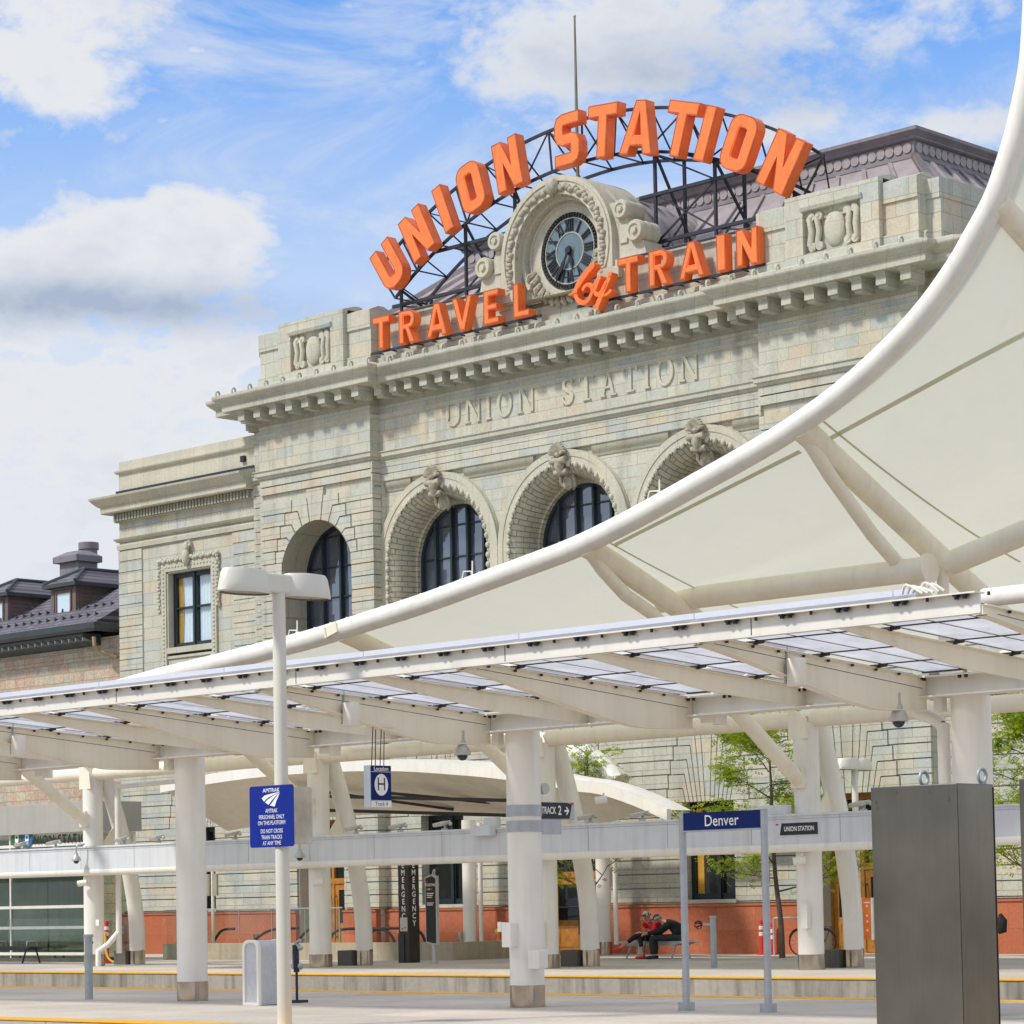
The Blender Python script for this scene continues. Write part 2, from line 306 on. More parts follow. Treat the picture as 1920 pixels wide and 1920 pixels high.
def roofglass():
    m = D.materials.new('fritted_roof_glass'); m.use_nodes = True; t = m.node_tree; t.nodes.clear()
    o = t.nodes.new('ShaderNodeOutputMaterial'); tr = nd(t, 'ShaderNodeBsdfTranslucent'); g = nd(t, 'ShaderNodeBsdfGlossy'); a = nd(t, 'ShaderNodeBsdfTransparent'); d = nd(t, 'ShaderNodeBsdfDiffuse')
    n = noise(t, pos(t), 1.7, 6, .65)
    t.links.new(ramp(t, n, [(.35, (.58, .59, .63)), (.7, (.80, .80, .83))]), tr.inputs[0]); d.inputs[0].default_value = (.62, .64, .70, 1)
    g.inputs['Roughness'].default_value = .12; g.inputs[0].default_value = (.8, .85, .95, 1)
    x0 = t.nodes.new('ShaderNodeMixShader'); x0.inputs[0].default_value = .18; t.links.new(tr.outputs[0], x0.inputs[1]); t.links.new(a.outputs[0], x0.inputs[2])
    x1 = t.nodes.new('ShaderNodeMixShader'); x1.inputs[0].default_value = .18; t.links.new(x0.outputs[0], x1.inputs[1]); t.links.new(d.outputs[0], x1.inputs[2])
    lw = nd(t, 'ShaderNodeLayerWeight'); lw.inputs[0].default_value = .5
    x2 = t.nodes.new('ShaderNodeMixShader'); t.links.new(mth('MULTIPLY', mth('POWER', lw.outputs['Facing'], 4.0, t), .3, t), x2.inputs[0]); t.links.new(x1.outputs[0], x2.inputs[1]); t.links.new(g.outputs[0], x2.inputs[2])
    t.links.new(x2.outputs[0], o.inputs[0]); return m
canglass = roofglass()
def leafmat(name, c1, c2):
    m = D.materials.new(name); m.use_nodes = True; t = m.node_tree; t.nodes.clear()
    o = t.nodes.new('ShaderNodeOutputMaterial'); d = nd(t, 'ShaderNodeBsdfDiffuse'); tr = nd(t, 'ShaderNodeBsdfTranslucent')
    k = ramp(t, noise(t, pos(t), 2.2, 5, .7), [(.35, c1), (.65, c2)]); t.links.new(k, d.inputs[0]); t.links.new(k, tr.inputs[0])
    x = t.nodes.new('ShaderNodeMixShader'); x.inputs[0].default_value = .45
    t.links.new(d.outputs[0], x.inputs[1]); t.links.new(tr.outputs[0], x.inputs[2]); t.links.new(x.outputs[0], o.inputs[0]); return m
leaf = leafmat('locust_leaves', (.20, .32, .02), (.48, .55, .05))
def lamp_mat():
    m, t, p = base('lit_tube'); p.inputs['Base Color'].default_value = (1, .9, .5, 1); p.inputs['Emission Color'].default_value = (1, .85, .4, 1); p.inputs['Emission Strength'].default_value = 1.6; return m
lit = lamp_mat()
def striped():
    m, t, p = base('red_plaid_skirt'); w = t.nodes.new('ShaderNodeTexWave'); w.inputs['Scale'].default_value = 9; t.links.new(pos(t), w.inputs[0])
    t.links.new(ramp(t, w.outputs['Fac'], [(.35, (.45, .02, .03)), (.6, (.55, .3, .25))]), p.inputs['Base Color']); p.inputs['Roughness'].default_value = .85; return m
plaid = striped()
# ------------------------------------------------------------------ mesh helpers
ABS = {}
def V(*a): return Vector(a)
class MB:
    def __init__(s): s.v = []; s.f = []; s.uv = {}
    def add(s, vs, fs):
        k = len(s.v); s.v += [Vector(p) for p in vs]; s.f += [tuple(i+k for i in f) for f in fs]; return s
    def box(s, x0, x1, y0, y1, z0, z1):
        return s.add([(x0, y0, z0), (x1, y0, z0), (x1, y1, z0), (x0, y1, z0), (x0, y0, z1), (x1, y0, z1), (x1, y1, z1), (x0, y1, z1)],
                     [(0, 3, 2, 1), (4, 5, 6, 7), (0, 1, 5, 4), (1, 2, 6, 5), (2, 3, 7, 6), (3, 0, 4, 7)])
    def cbox(s, c, sz): return s.box(c[0]-sz[0]/2, c[0]+sz[0]/2, c[1]-sz[1]/2, c[1]+sz[1]/2, c[2]-sz[2]/2, c[2]+sz[2]/2)
    def obox(s, c, ax, ay, az):           # centre and half-axis vectors
        c, ax, ay, az = map(Vector, (c, ax, ay, az))
        return s.add([c+i*ax+j*ay+k*az for k in (-1, 1) for i, j in ((-1, -1), (1, -1), (1, 1), (-1, 1))],
                     [(0, 3, 2, 1), (4, 5, 6, 7), (0, 1, 5, 4), (1, 2, 6, 5), (2, 3, 7, 6), (3, 0, 4, 7)])
    def bar(s, p, q, w, h=None, up=(0, 0, 1)):
        p, q = Vector(p), Vector(q); h = h or w; d = (q-p); u = Vector(up)
        sd_ = d.cross(u)
        if sd_.length < 1e-6: sd_ = d.cross(Vector((1, 0, 0)))
        sd_.normalize(); u = sd_.cross(d).normalized()
        return s.obox((p+q)/2, d/2, sd_*w/2, u*h/2)
    def prism(s, pts, holes, fn, depth):  # pts in (u,v); fn(u,v,d) -> point; from d=0 to depth
        loops = [pts]+list(holes); tri = tessellate_polygon([[Vector((a, b, 0)) for a, b in l] for l in loops])
        flat = [p for l in loops for p in l]; n = len(flat)
        vs = [fn(a, b, 0) for a, b in flat]+[fn(a, b, depth) for a, b in flat]
        fs = [t for t in tri]+[tuple(i+n for i in reversed(t)) for t in tri]
        o = 0
        for l in loops:
            m = len(l)
            for i in range(m): j = (i+1) % m; fs.append((o+i, o+j, n+o+j, n+o+i))
            o += m
        return s.add(vs, fs)
    def face(s, pts, holes, fn):
        loops = [pts]+list(holes); tri = tessellate_polygon([[Vector((a, b, 0)) for a, b in l] for l in loops])
        return s.add([fn(a, b, 0) for l in loops for a, b in l], [t for t in tri])
    def tube(s, path, r, n=12, cap=True, sx=1):
        path = [Vector(p) for p in path]; m = len(path); rs = r if isinstance(r, (list, tuple)) else [r]*m
        ref = None; k = len(s.v); vs = []
        for i, p in enumerate(path):
            t = (path[min(i+1, m-1)]-path[max(i-1, 0)]).normalized()
            if ref is None: ref = t.orthogonal().normalized()
            ref = (ref-t*ref.dot(t)).normalized(); b = t.cross(ref)
            vs += [p+(ref*math.cos(2*math.pi*j/n)+b*math.sin(2*math.pi*j/n))*rs[i] for j in range(n)]
        fs = [(i*n+j, i*n+(j+1) % n, (i+1)*n+(j+1) % n, (i+1)*n+j) for i in range(m-1) for j in range(n)]
        if cap: fs += [tuple(range(n))[::-1], tuple((m-1)*n+j for j in range(n))]
        return s.add(vs, fs)
    def lathe(s, prof, c, n=20, axis='Z'):
        c = Vector(c); vs = []
        for (r, h) in prof:
            for j in range(n):
                a = 2*math.pi*j/n; q = (r*math.cos(a), r*math.sin(a), h)
                if axis == 'X': q = (h, r*math.cos(a), r*math.sin(a))
                if axis == 'Y': q = (r*math.cos(a), h, r*math.sin(a))
                vs.append(c+Vector(q))
        m = len(prof)
        fs = [(i*n+j, i*n+(j+1) % n, (i+1)*n+(j+1) % n, (i+1)*n+j) for i in range(m-1) for j in range(n)]
        fs += [tuple(range(n))[::-1], tuple((m-1)*n+j for j in range(n))]
        return s.add(vs, fs)
    def ball(s, c, r, n=12, m=8):
        r = (r, r, r) if isinstance(r, (int, float)) else r; vs = []; c = Vector(c)
        for i in range(m+1):
            t = math.pi*i/m
            for j in range(n):
                a = 2*math.pi*j/n; vs.append(c+Vector((r[0]*math.sin(t)*math.cos(a), r[1]*math.sin(t)*math.sin(a), r[2]*math.cos(t))))
        return s.add(vs, [(i*n+j, i*n+(j+1) % n, (i+1)*n+(j+1) % n, (i+1)*n+j) for i in range(m) for j in range(n)])
    def sweep(s, path, prof, flip=1, closed=True):   # path in XY (list), prof (d,z): d offset outward; outward = right of travel * flip
        m = len(path); P = [Vector((a, b)) for a, b in path]; offs = []
        for i in range(m):
            d1 = (P[i]-P[i-1]).normalized() if i > 0 else None; d2 = (P[i+1]-P[i]).normalized() if i < m-1 else None
            n1 = Vector((d1.y, -d1.x)) if d1 else None; n2 = Vector((d2.y, -d2.x)) if d2 else None
            if n1 is None: o = n2
            elif n2 is None: o = n1
            else: b = (n1+n2); o = b/(max(.3, 1+n1.dot(n2)))
            offs.append(o*flip)
        k = len(prof); vs = [Vector((*(P[i]+offs[i]*d), z)) for i in range(m) for d, z in prof]
        rng = range(k) if closed else range(k-1)
        fs = [(i*k+j, i*k+(j+1) % k, (i+1)*k+(j+1) % k, (i+1)*k+j) for i in range(m-1) for j in rng]
        if closed: fs += [tuple(range(k)), tuple((m-1)*k+j for j in range(k))[::-1]]
        return s.add(vs, fs)
    def grid(s, fn, nu, nv, uvfn=None):
        k = len(s.v); vs = [fn(i/nu, j/nv) for i in range(nu+1) for j in range(nv+1)]
        if uvfn:
            for i in range(nu+1):
                for j in range(nv+1): s.uv[k+i*(nv+1)+j] = uvfn(i/nu, j/nv)
        return s.add(vs, [(i*(nv+1)+j, (i+1)*(nv+1)+j, (i+1)*(nv+1)+j+1, i*(nv+1)+j+1) for i in range(nu) for j in range(nv)])
    def text(s, txt, fn, size, depth=.004, align='CENTER', sx=1.0, space=1.0, bold=0):
        c = D.curves.new('t', 'FONT'); c.body = txt; c.size = size; c.align_x = align; c.align_y = 'CENTER'; c.space_character = space; c.offset = bold; c.resolution_u = 3
        o = D.objects.new('t', c); COL.objects.link(o); dg = bpy.context.evaluated_depsgraph_get(); me = D.meshes.new_from_object(o.evaluated_get(dg))
        vs = [fn(v.co.x*sx, v.co.y, -depth) for v in me.vertices]; fs = [tuple(p.vertices) for p in me.polygons]
        s.add(vs, fs); D.objects.remove(o); D.meshes.remove(me); D.curves.remove(c); return s
    def build(s, name, mat, parent=None, smooth=None, bevel=0, local=False):
        me = D.meshes.new(name); me.from_pydata([tuple(v) for v in s.v], [], s.f)
        bm = bmesh.new(); bm.from_mesh(me); bmesh.ops.recalc_face_normals(bm, faces=bm.faces)
        if s.uv:
            ul = bm.loops.layers.uv.new('UVMap'); bm.verts.ensure_lookup_table()
            for f in bm.faces:
                for l in f.loops:
                    if l.vert.index in s.uv: l[ul].uv = s.uv[l.vert.index]
        bm.to_mesh(me); bm.free()
        me.materials.append(mat)
        if smooth is not None:
            me.polygons.foreach_set('use_smooth', [True]*len(me.polygons)); me.set_sharp_from_angle(angle=R(smooth))
        o = D.objects.new(name, me); COL.objects.link(o)
        pa = Vector((0, 0, 0))
        if parent is not None: o.parent = parent; pa = ABS.get(parent.name, Vector((0, 0, 0)))
        o.location = -pa if not local else (0, 0, 0)
        ABS[o.name] = Vector((0, 0, 0)) if not local else pa
        if parent is None and not local: pass
        if bevel:
            b = o.modifiers.new('bevel', 'BEVEL'); b.width = bevel; b.segments = 2; b.limit_method = 'ANGLE'; b.harden_normals = False
        return o
def tag(o, label, cat, group=None, kind=None):
    if kind: o['kind'] = kind
    if label: o['label'] = label
    if cat: o['category'] = cat
    if group: o['group'] = group
    return o
def thing(name, label, cat, loc=(0, 0, 0), group=None, rz=0):
    o = D.objects.new(name, None); COL.objects.link(o); o.location = loc; o.rotation_euler.z = rz; o.empty_display_size = .2
    ABS[o.name] = Vector(loc); return tag(o, label, cat, group)
def kids(o): return [c for c in D.objects if c.parent is o]
def copy_tree(o, label=None, group=None, par=None):
    c = o.copy(); COL.objects.link(c); c.parent = par
    if label: c['label'] = label
    if group: c['group'] = group
    for k in kids(o): copy_tree(k, par=c)
    return c
def struct(mb, name, mat, **k): o = mb.build(name, mat, **k); o['kind'] = 'structure'; return o
def XZ(Y, s=1): return lambda u, v, d: Vector((u, Y+d*s, v))
def YZ(X, s=1): return lambda u, v, d: Vector((X+d*s, u, v))
def rect(x0, x1, z0, z1): return [(x0, z0), (x1, z0), (x1, z1), (x0, z1)]
def arc(cx, cz, r, a0, a1, n): return [(cx+r*math.cos(a0+(a1-a0)*i/n), cz+r*math.sin(a0+(a1-a0)*i/n)) for i in range(n+1)]
def archloop(cx, zs, r, z0, n=28): return [(cx-r, z0), (cx+r, z0)]+arc(cx, zs, r, 0, math.pi, n)
def stroke(path, t):                      # flat stroke outline of constant or varying width
    P = [Vector(p) for p in path]; m = len(P); ts = t if isinstance(t, list) else [t]*m; a = []; b = []
    for i in range(m):
        d1 = (P[i]-P[i-1]).normalized() if i else None; d2 = (P[i+1]-P[i]).normalized() if i < m-1 else None
        n1 = Vector((-d1.y, d1.x)) if d1 else None; n2 = Vector((-d2.y, d2.x)) if d2 else None
        o = n2 if n1 is None else n1 if n2 is None else (n1+n2)/max(.35, 1+n1.dot(n2))
        a.append(tuple(P[i]+o*ts[i]/2)); b.append(tuple(P[i]-o*ts[i]/2))
    return a+b[::-1]
def smoothpts(P, k=3):
    o = []
    for i in range(len(P)-1):
        a, b, c_, d = P[max(i-1, 0)], P[i], P[i+1], P[min(i+2, len(P)-1)]
        for j in range(k):
            t = j/k; o.append(.5*((2*b)+(c_-a)*t+(2*a-5*b+4*c_-d)*t*t+(3*b-a-3*c_+d)*t**3))
    return o+[P[-1]]
def rounded(x0, x1, z0, z1, r, n=5):
    o = []
    for cx, cz, a in ((x1-r, z1-r, 0), (x0+r, z1-r, 90), (x0+r, z0+r, 180), (x1-r, z0+r, 270)): o += arc(cx, cz, r, R(a), R(a+90), n)
    return o
# ------------------------------------------------------------------ ground, tracks, platforms
struct(MB().box(-400, 300, -60, 900, -1.4, -1.2), 'ground', ballast)
struct(MB().box(-140, 60, -12, 16.6, -1.1, 0), 'camera_platform', paving)
struct(MB().box(-140, 60, 23.25, 33.62, -1.1, 0), 'near_platform', paving)
struct(MB().box(-140, 60, 41.55, 100, -1.1, 0), 'station_plaza', paving)
struct(MB().box(-140, 60, 41.40, 41.548, -1.1, -.012), 'platform_edge_wall', edgewall)
struct(MB().box(-140, 60, 16.6, 23.25, -1.19, -.75), 'front_track_bed', ballast)
struct(MB().box(-140, 60, 33.62, 41.40, -1.19, -.75), 'rear_track_bed', ballast)
def tactile(y0, y1):
    m = MB().box(-140, 60, y0, y1, -.01, .012)
    return m
for y0, y1 in ((23.25, 23.86), (33.2, 33.62), (41.38, 41.98)): struct(tactile(y0, y1), 'tactile_edge_strip', yel)
rl = MB()
for y in (18.5, 20.0, 36.2, 37.7):
    rl.box(-140, 60, y-.035, y+.035, -.75, -.62)
struct(rl, 'track_rails', darksteel)
# ------------------------------------------------------------------ station building
B = thing('station_building', 'pale stone beaux-arts station hall with three big arches and a clock gable', 'station', (-54.75, 58.9, 0))
YC, YP = 58.9, 58.5
CX = -54.75; ARX = (-60.17, -54.75, -49.33); ZS = 12.46
PL = (-68.2, -62.75); PR = (-46.75, -41.3); PCX = (-65.46, -44.04)
HC = .41
def course_lines(z0, z1, h=HC, top=15.82):
    zs = []; z = top
    while z > z0+.02:
        if z-h < z1-.02: zs.append((max(z0, z-h), min(z1, z)))
        z -= h
    return zs
def rust(mb, x0, x1, yf, z0, z1, holes=(), gap=.035, dep=.07, h=HC, top=15.82):
    """channelled stone courses, each a proud block; holes are (x0,x1,z0,z1) openings"""
    for a, b in course_lines(z0, z1, h, top):
        segs = [(x0, x1)]
        for hx0, hx1, hz0, hz1 in holes:
            if a+.01 < hz1 and b-.01 > hz0:
                n = []
                for p, q in segs:
                    if hx1 <= p or hx0 >= q: n.append((p, q)); continue
                    if hx0 > p: n.append((p, hx0))
                    if hx1 < q: n.append((hx1, q))
                segs = n
        for p, q in segs:
            if q-p > .04: mb.box(p, q, yf, yf+dep+.01, a+gap, b)
    return mb
def shrink(poly, g):
    c = sum((Vector(p) for p in poly), Vector((0, 0)))/len(poly); n = len(poly); o = []
    ar = sum(poly[i][0]*poly[(i+1) % n][1]-poly[(i+1) % n][0]*poly[i][1] for i in range(n))
    s = 1 if ar > 0 else -1
    for i in range(n):
        p0, p, p1 = Vector(poly[i-1]), Vector(poly[i]), Vector(poly[(i+1) % n])
        d1 = (p-p0).normalized(); d2 = (p1-p).normalized(); n1 = Vector((-d1.y, d1.x))*s; n2 = Vector((-d2.y, d2.x))*s
        o.append(tuple(p+(n1+n2)/max(.4, 1+n1.dot(n2))*g))
    return o
def voussoirs(mb, cx, zs, r, yf, xl, xr, ztop, z0, dep=.10, g=.026, nside=5, kw=.27):
    """stepped arch stones: key block and crossetted voussoirs that run into the wall courses"""
    tops = [b for a, b in course_lines(zs+.05, ztop)]      # descending tops
    tops = sorted(tops)
    k = min(nside, len(tops)-1)
    use = tops[-(k+1):]                                    # from low to high
    low = [t for t in tops if t < use[0]-.01]
    angs = [math.acos(kw/r)*(i)/(k) for i in range(k+1)]   # 0 at springing .. key edge
    # angle where each ordinary course meets the intrados
    z_first = use[0]-HC
    a0 = math.asin(max(0, min(.95, (z_first-zs)/r)))
    a1 = math.acos(kw/r)
    angs = [a0+(a1-a0)*i/k for i in range(k+1)]
    for sgn in (-1, 1):
        wall = xl if sgn < 0 else xr
        for i in range(k):
            aa, ab = angs[i], angs[i+1]; zb, zt = use[i]-HC if i else z_first, use[i]
            q = [(r*math.cos(t), zs+r*math.sin(t)) for t in [aa+(ab-aa)*j/5 for j in range(6)]]
            def rad(a, z):                                 # point on the radial joint at height z
                s = (z-zs)/math.sin(a) if a > .02 else r*1.3
                return (s*math.cos(a), z)
            zb = max(zb, zs+r*math.sin(aa)+.001) if i == 0 else zb
            xe = max(rad(ab, zt)[0]+.38, rad(aa, zb)[0]+.30 if i else 0, r*math.cos(aa)+.35)
            pt = rad(ab, zt)
            if pt[1] < q[-1][1]+.05: pt = (q[-1][0], max(zt, q[-1][1]+.03))
            pb = rad(aa, zb) if i else (r*math.cos(aa), zb)
            poly = q+[pt, (xe, zt), (xe, zb)]
            if i: poly.append(pb)
            poly = [(cx+sgn*x, z) for x, z in poly]
            mb.prism(shrink(poly, g), [], XZ(yf), dep)
            lim = cx+sgn*(xe+.03)
            a_, b_ = sorted((lim, wall))
            if b_-a_ > .08: mb.box(a_, b_, yf, yf+dep+.01, zt-HC+.035 if i else max(z_first, zt-HC)+.035, zt)
    ks = kw
    zt = use[-1]; q = arc(cx, zs, r, math.pi-a1, a1, 6)
    sx = (zt-zs)/math.tan(a1)
    mb.prism(shrink(q+[(cx+sx, zt-HC*.0), (cx+sx+.0, zt), (cx-sx, zt)], g) if False else shrink(q+[(cx+sx, zt), (cx-sx, zt)], g), [], XZ(yf), dep)
    # ordinary courses below the fan
    for a, b in course_lines(z0, z_first):
        for sgn in (-1, 1):
            zm = (a+b)/2; x = math.sqrt(max(0, r*r-max(0, zm-zs)**2)) if zm > zs else r
            wall = xl if sgn < 0 else xr; a_, b_ = sorted((cx+sgn*x, wall))
            mb.box(a_, b_, yf, yf+dep+.01, a+.035, b)
# --- pavilion and centre walls
def pavilion(cx, x0, x1, outer):
    w = MB(); yb = YP+.10
    w.prism(rect(x0, x1, 0, 17.9), [archloop(cx, ZS, 1.72, 8.2), rect(cx-1.15, cx+1.15, .02, 4.35)], XZ(yb), .5)
    rust(w, x0, x1, YP, 15.82-2*.27, 15.82, h=.27)
    voussoirs(w, cx, ZS, 1.72, YP, x0, x1, 15.82-.54, 8.2, nside=5)
    rust(w, x0, x1, YP, 6.8, 8.2)
    rust(w, x0, x1, YP, 1.42, 4.34, [(cx-1.15, cx+1.15, 0, 4.4)])
    fan(w, cx, 1.15, x0, x1, YP)
    # side return towards the centre and outer step
    ix = x1 if cx < CX else x0; s = -1 if cx < CX else 1
    for a, b in course_lines(1.42, 15.82): w.box(*sorted((ix-s*.06, ix+s*.005)), YP+.004, YC+.06, a+.035, b)
    xo0, xo1 = sorted((x0 if cx < CX else x1, outer))
    w.box(xo0, xo1, YC+.06, YC+.5, 0, 17.9)
    for a, b in course_lines(1.42, 15.82): w.box(xo0-.004, xo1+.004, YC, YC+.08, a+.035, b)
    # outer flank
    w.box(*sorted((outer, outer-s*-.35)), YC+.5, 72, 0, 17.9)
    o = w.build('pavilion_wall', stone, B)
    f = MB(); f.prism(rect(x0-.001, x1+.001, 16.13, 17.66), [], XZ(YP-.012), .1)
    f.build('frieze_band', stone_fine, B)
    # barrel soffit of the arch
    q = MB(); path = [(cx-1.712, 8.2)]+arc(cx, ZS, 1.712, math.pi, 0, 30)+[(cx+1.712, 8.2)]
    ln = [0]
    for i in range(1, len(path)): ln.append(ln[-1]+math.dist(path[i], path[i-1]))
    n = len(path)-1
    q.grid(lambda u, v: Vector((path[round(u*n)][0], YP+.002+v*1.12, path[round(u*n)][1])), n, 4, lambda u, v: (v*1.12, ln[round(u*n)]*.42))
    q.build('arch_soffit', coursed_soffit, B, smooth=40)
    return o
def fan(w, cx, hw, x0, x1, yf, zt=6.8, zb=4.34):
    """flat fan of splayed stones over a ground-floor opening"""
    zs_ = [b for a, b in course_lines(zb, zt)]; zs_ = sorted(zs_)
    k = len(zs_); top = zs_[-1]
    def xj(i, z): return (hw+.02)*(1-i/(k+.6))+(z-zb)*.30*(1-i/(k+1.5))
    for sgn in (-1, 1):
        wall = x0 if sgn < 0 else x1
        for i, zt_ in enumerate(zs_):
            za = zt_-HC
            poly = [(xj(i, zb), zb), (xj(i+1, zb), zb), (xj(i+1, zt_), zt_), (xj(i, zt_)+.42, zt_), (xj(i, zt_)+.42, za), (xj(i, za), za)]
            if i == 0: poly = [(xj(0, zb), zb), (xj(1, zb), zb), (xj(1, zt_), zt_), (xj(0, zt_)+.42, zt_), (xj(0, zt_)+.42, max(za, zb))]
            w.prism(shrink([(cx+sgn*x, z) for x, z in poly], .016), [], XZ(yf), .07)
            a_, b_ = sorted((cx+sgn*(xj(i, zt_)+.45), wall))
            if b_-a_ > .05: w.box(a_, b_, yf, yf+.08, max(za, zb)+.035, zt_)
    poly = [(-xj(k, zb), zb), (xj(k, zb), zb), (xj(k, top), top), (-xj(k, top), top)]
    w.prism(shrink([(cx+x, z) for x, z in poly], .016), [], XZ(yf), .07)
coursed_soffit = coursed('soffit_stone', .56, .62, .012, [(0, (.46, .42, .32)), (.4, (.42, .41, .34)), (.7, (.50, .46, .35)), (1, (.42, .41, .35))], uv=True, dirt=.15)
pavilion(PCX[0], *PL, -69.0); pavilion(PCX[1], *PR, -40.5)
c = MB()
c.prism(rect(PL[1], PR[0], 6.5, 15.16), [archloop(x, ZS, 2.25, 8.0) for x in ARX], XZ(YC+.12), .45)
c.box(PL[1], PR[0], YC, YC+.57, 15.05+.10, 15.82)
for i in range(3): c.box(PL[1], PR[0], YC-.02, YC+.01, 15.82-(i+1)*.22+.022 if i < 2 else 15.17, 15.82-i*.22)
c.box(PL[1], PR[0], YC, YC+.6, 15.82, 17.95)
c.box(PL[1], PL[1]+.16, YC+.0, YC+.13, 6.5, 15.15); c.box(PR[0]-.16, PR[0], YC+.0, YC+.13, 6.5, 15.15)
c.build('centre_wall', stone_fine, B)
g = MB(); doors = [(CX-1.35, CX+1.35, 0, 4.35)]; wins = [(x-.95, x+.95, 1.55, 4.35) for x in (ARX[0], ARX[2])]
g.prism(rect(PL[1], PR[0], 1.4, 6.6), [rect(CX-1.35, CX+1.35, 1.401, 4.35)]+[rect(a, b, z, y) for a, b, z, y in wins], XZ(YC+.07), .5)
for i, x in enumerate(ARX):
    hx = 1.35 if i == 1 else .95; a, b = x-2.71, x+2.71
    a = PL[1] if i == 0 else a; b = PR[0] if i == 2 else b
    rust(g, a, b, YC, 1.42, 4.34, [(x-hx, x+hx, 1.2, 4.4)]); fan(g, x, hx, a, b, YC)
g.build('ground_storey_wall', stone, B)
# spandrel mouldings under the band
for xa, xb in ((PL[1]+.16, ARX[0]-1.2), (ARX[0]+1.2, ARX[1]-1.2), (ARX[1]+1.2, ARX[2]-1.2), (ARX[2]+1.2, PR[0]-.16)):
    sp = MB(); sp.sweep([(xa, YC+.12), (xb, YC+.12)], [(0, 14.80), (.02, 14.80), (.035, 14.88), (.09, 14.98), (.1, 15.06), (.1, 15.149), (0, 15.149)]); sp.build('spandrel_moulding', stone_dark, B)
# archivolts, bead courses, ribbed splays, windows
def arch_path(x, r, z0, n=40): return [(x-r, z0)]+arc(x, ZS, r, math.pi, 0, n)+[(x+r, z0)]
for ix, x in enumerate(ARX):
    a = MB()
    def ring(r0, r1, y0, y1):
        p = arch_path(x, r1, 8.0)+arch_path(x, r0, 8.0)[::-1]
        p = [(min(max(u, PL[1]+.01), PR[0]-.01), v) for u, v in p]
        a.prism(p, [], XZ(y0), y1-y0)
    ring(2.30, 2.50, YC-.03, YC+.2); ring(2.50, 2.70, YC-.055, YC+.2); ring(2.70, 2.715, YC+.06, YC+.2)
    a.build('archivolt', stone_trim, B)
    b = MB(); p = arch_path(x, 2.27, 8.6, 46); dist = 0; last = p[0]
    pts = []
    for q in p[1:]:
        dlt = math.dist(q, last); k = max(1, round(dlt/.05))
        for j in range(k): pts.append((last[0]+(q[0]-last[0])*j/k, last[1]+(q[1]-last[1])*j/k))
        last = q
    acc = 0; prev = pts[0]; nxt = .1; kk = 0
    for q in pts[1:]:
        acc += math.dist(q, prev); prev = q
        if acc >= nxt:
            big = kk % 2 == 0; b.ball((q[0], YC-.02, q[1]), (.085, .085, .11) if big else .04, 8, 5); nxt = acc+(.135 if big else .135); kk += 1
    b.build('bead_course', stone_trim, B, smooth=60)
    s = MB(); p0 = arch_path(x, 1, 8.0, 44); n = len(p0)-1
    prof = [(0, 2.24), (.06, 2.16), (.20, 2.02), (.40, 1.93), (.62, 1.875), (.84, 1.85), (.86, 1.79), (1.02, 1.78)]
    lens = [0]
    P2 = arch_path(x, 2.0, 8.0, 44)
    for i in range(1, n+1): lens.append(lens[-1]+math.dist(P2[i], P2[i-1]))
    def sfn(u, v):
        i = round(u*n); j = round(v*7); d, r = prof[j]; q = arch_path(x, r, 8.0, 44)[i]; return Vector((q[0], YC+d, q[1]))
    s.grid(sfn, n, 7, lambda u, v: (prof[round(v*7)][0]*1.4+.1, lens[round(u*n)]))
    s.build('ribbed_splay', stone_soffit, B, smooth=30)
def arched_window(x, r, Y, z0, nm, rows, parent=B):
    fr = MB(); t = .11
    p = arch_path(x, r, z0, 30)+arch_path(x, r-t, z0, 30)[::-1]
    fr.prism(p, [], XZ(Y), .16)
    k = nm
    for i in range(1, k):
        u = -r+2*r*i/k; h = ZS+math.sqrt(max(.01, (r-.05)**2-u*u)); fr.box(x+u-.042, x+u+.042, Y-.04, Y+.16, z0, h)
    w = fr.build('arched_window', greenframe, parent)
    bars = MB(); z = z0+rows/2
    while z < ZS+r-.25:
        hw = math.sqrt(max(.01, (r-.1)**2-max(0, z-ZS)**2)); bars.box(x-hw, x+hw, Y+.05, Y+.10, z-.022, z+.022); z += rows
    bars.build('glazing_bar', greenframe, w)
    gl = MB(); gl.face(archloop(x, ZS, r-.06, z0), [], XZ(Y+.12)); gl.build('pane', winglass, w)
for x in ARX: arched_window(x, 1.80, YC+1.0, 8.0, 5, 1.02)
for x in PCX: arched_window(x, 1.72, YP+1.1, 8.2, 4, 1.02)
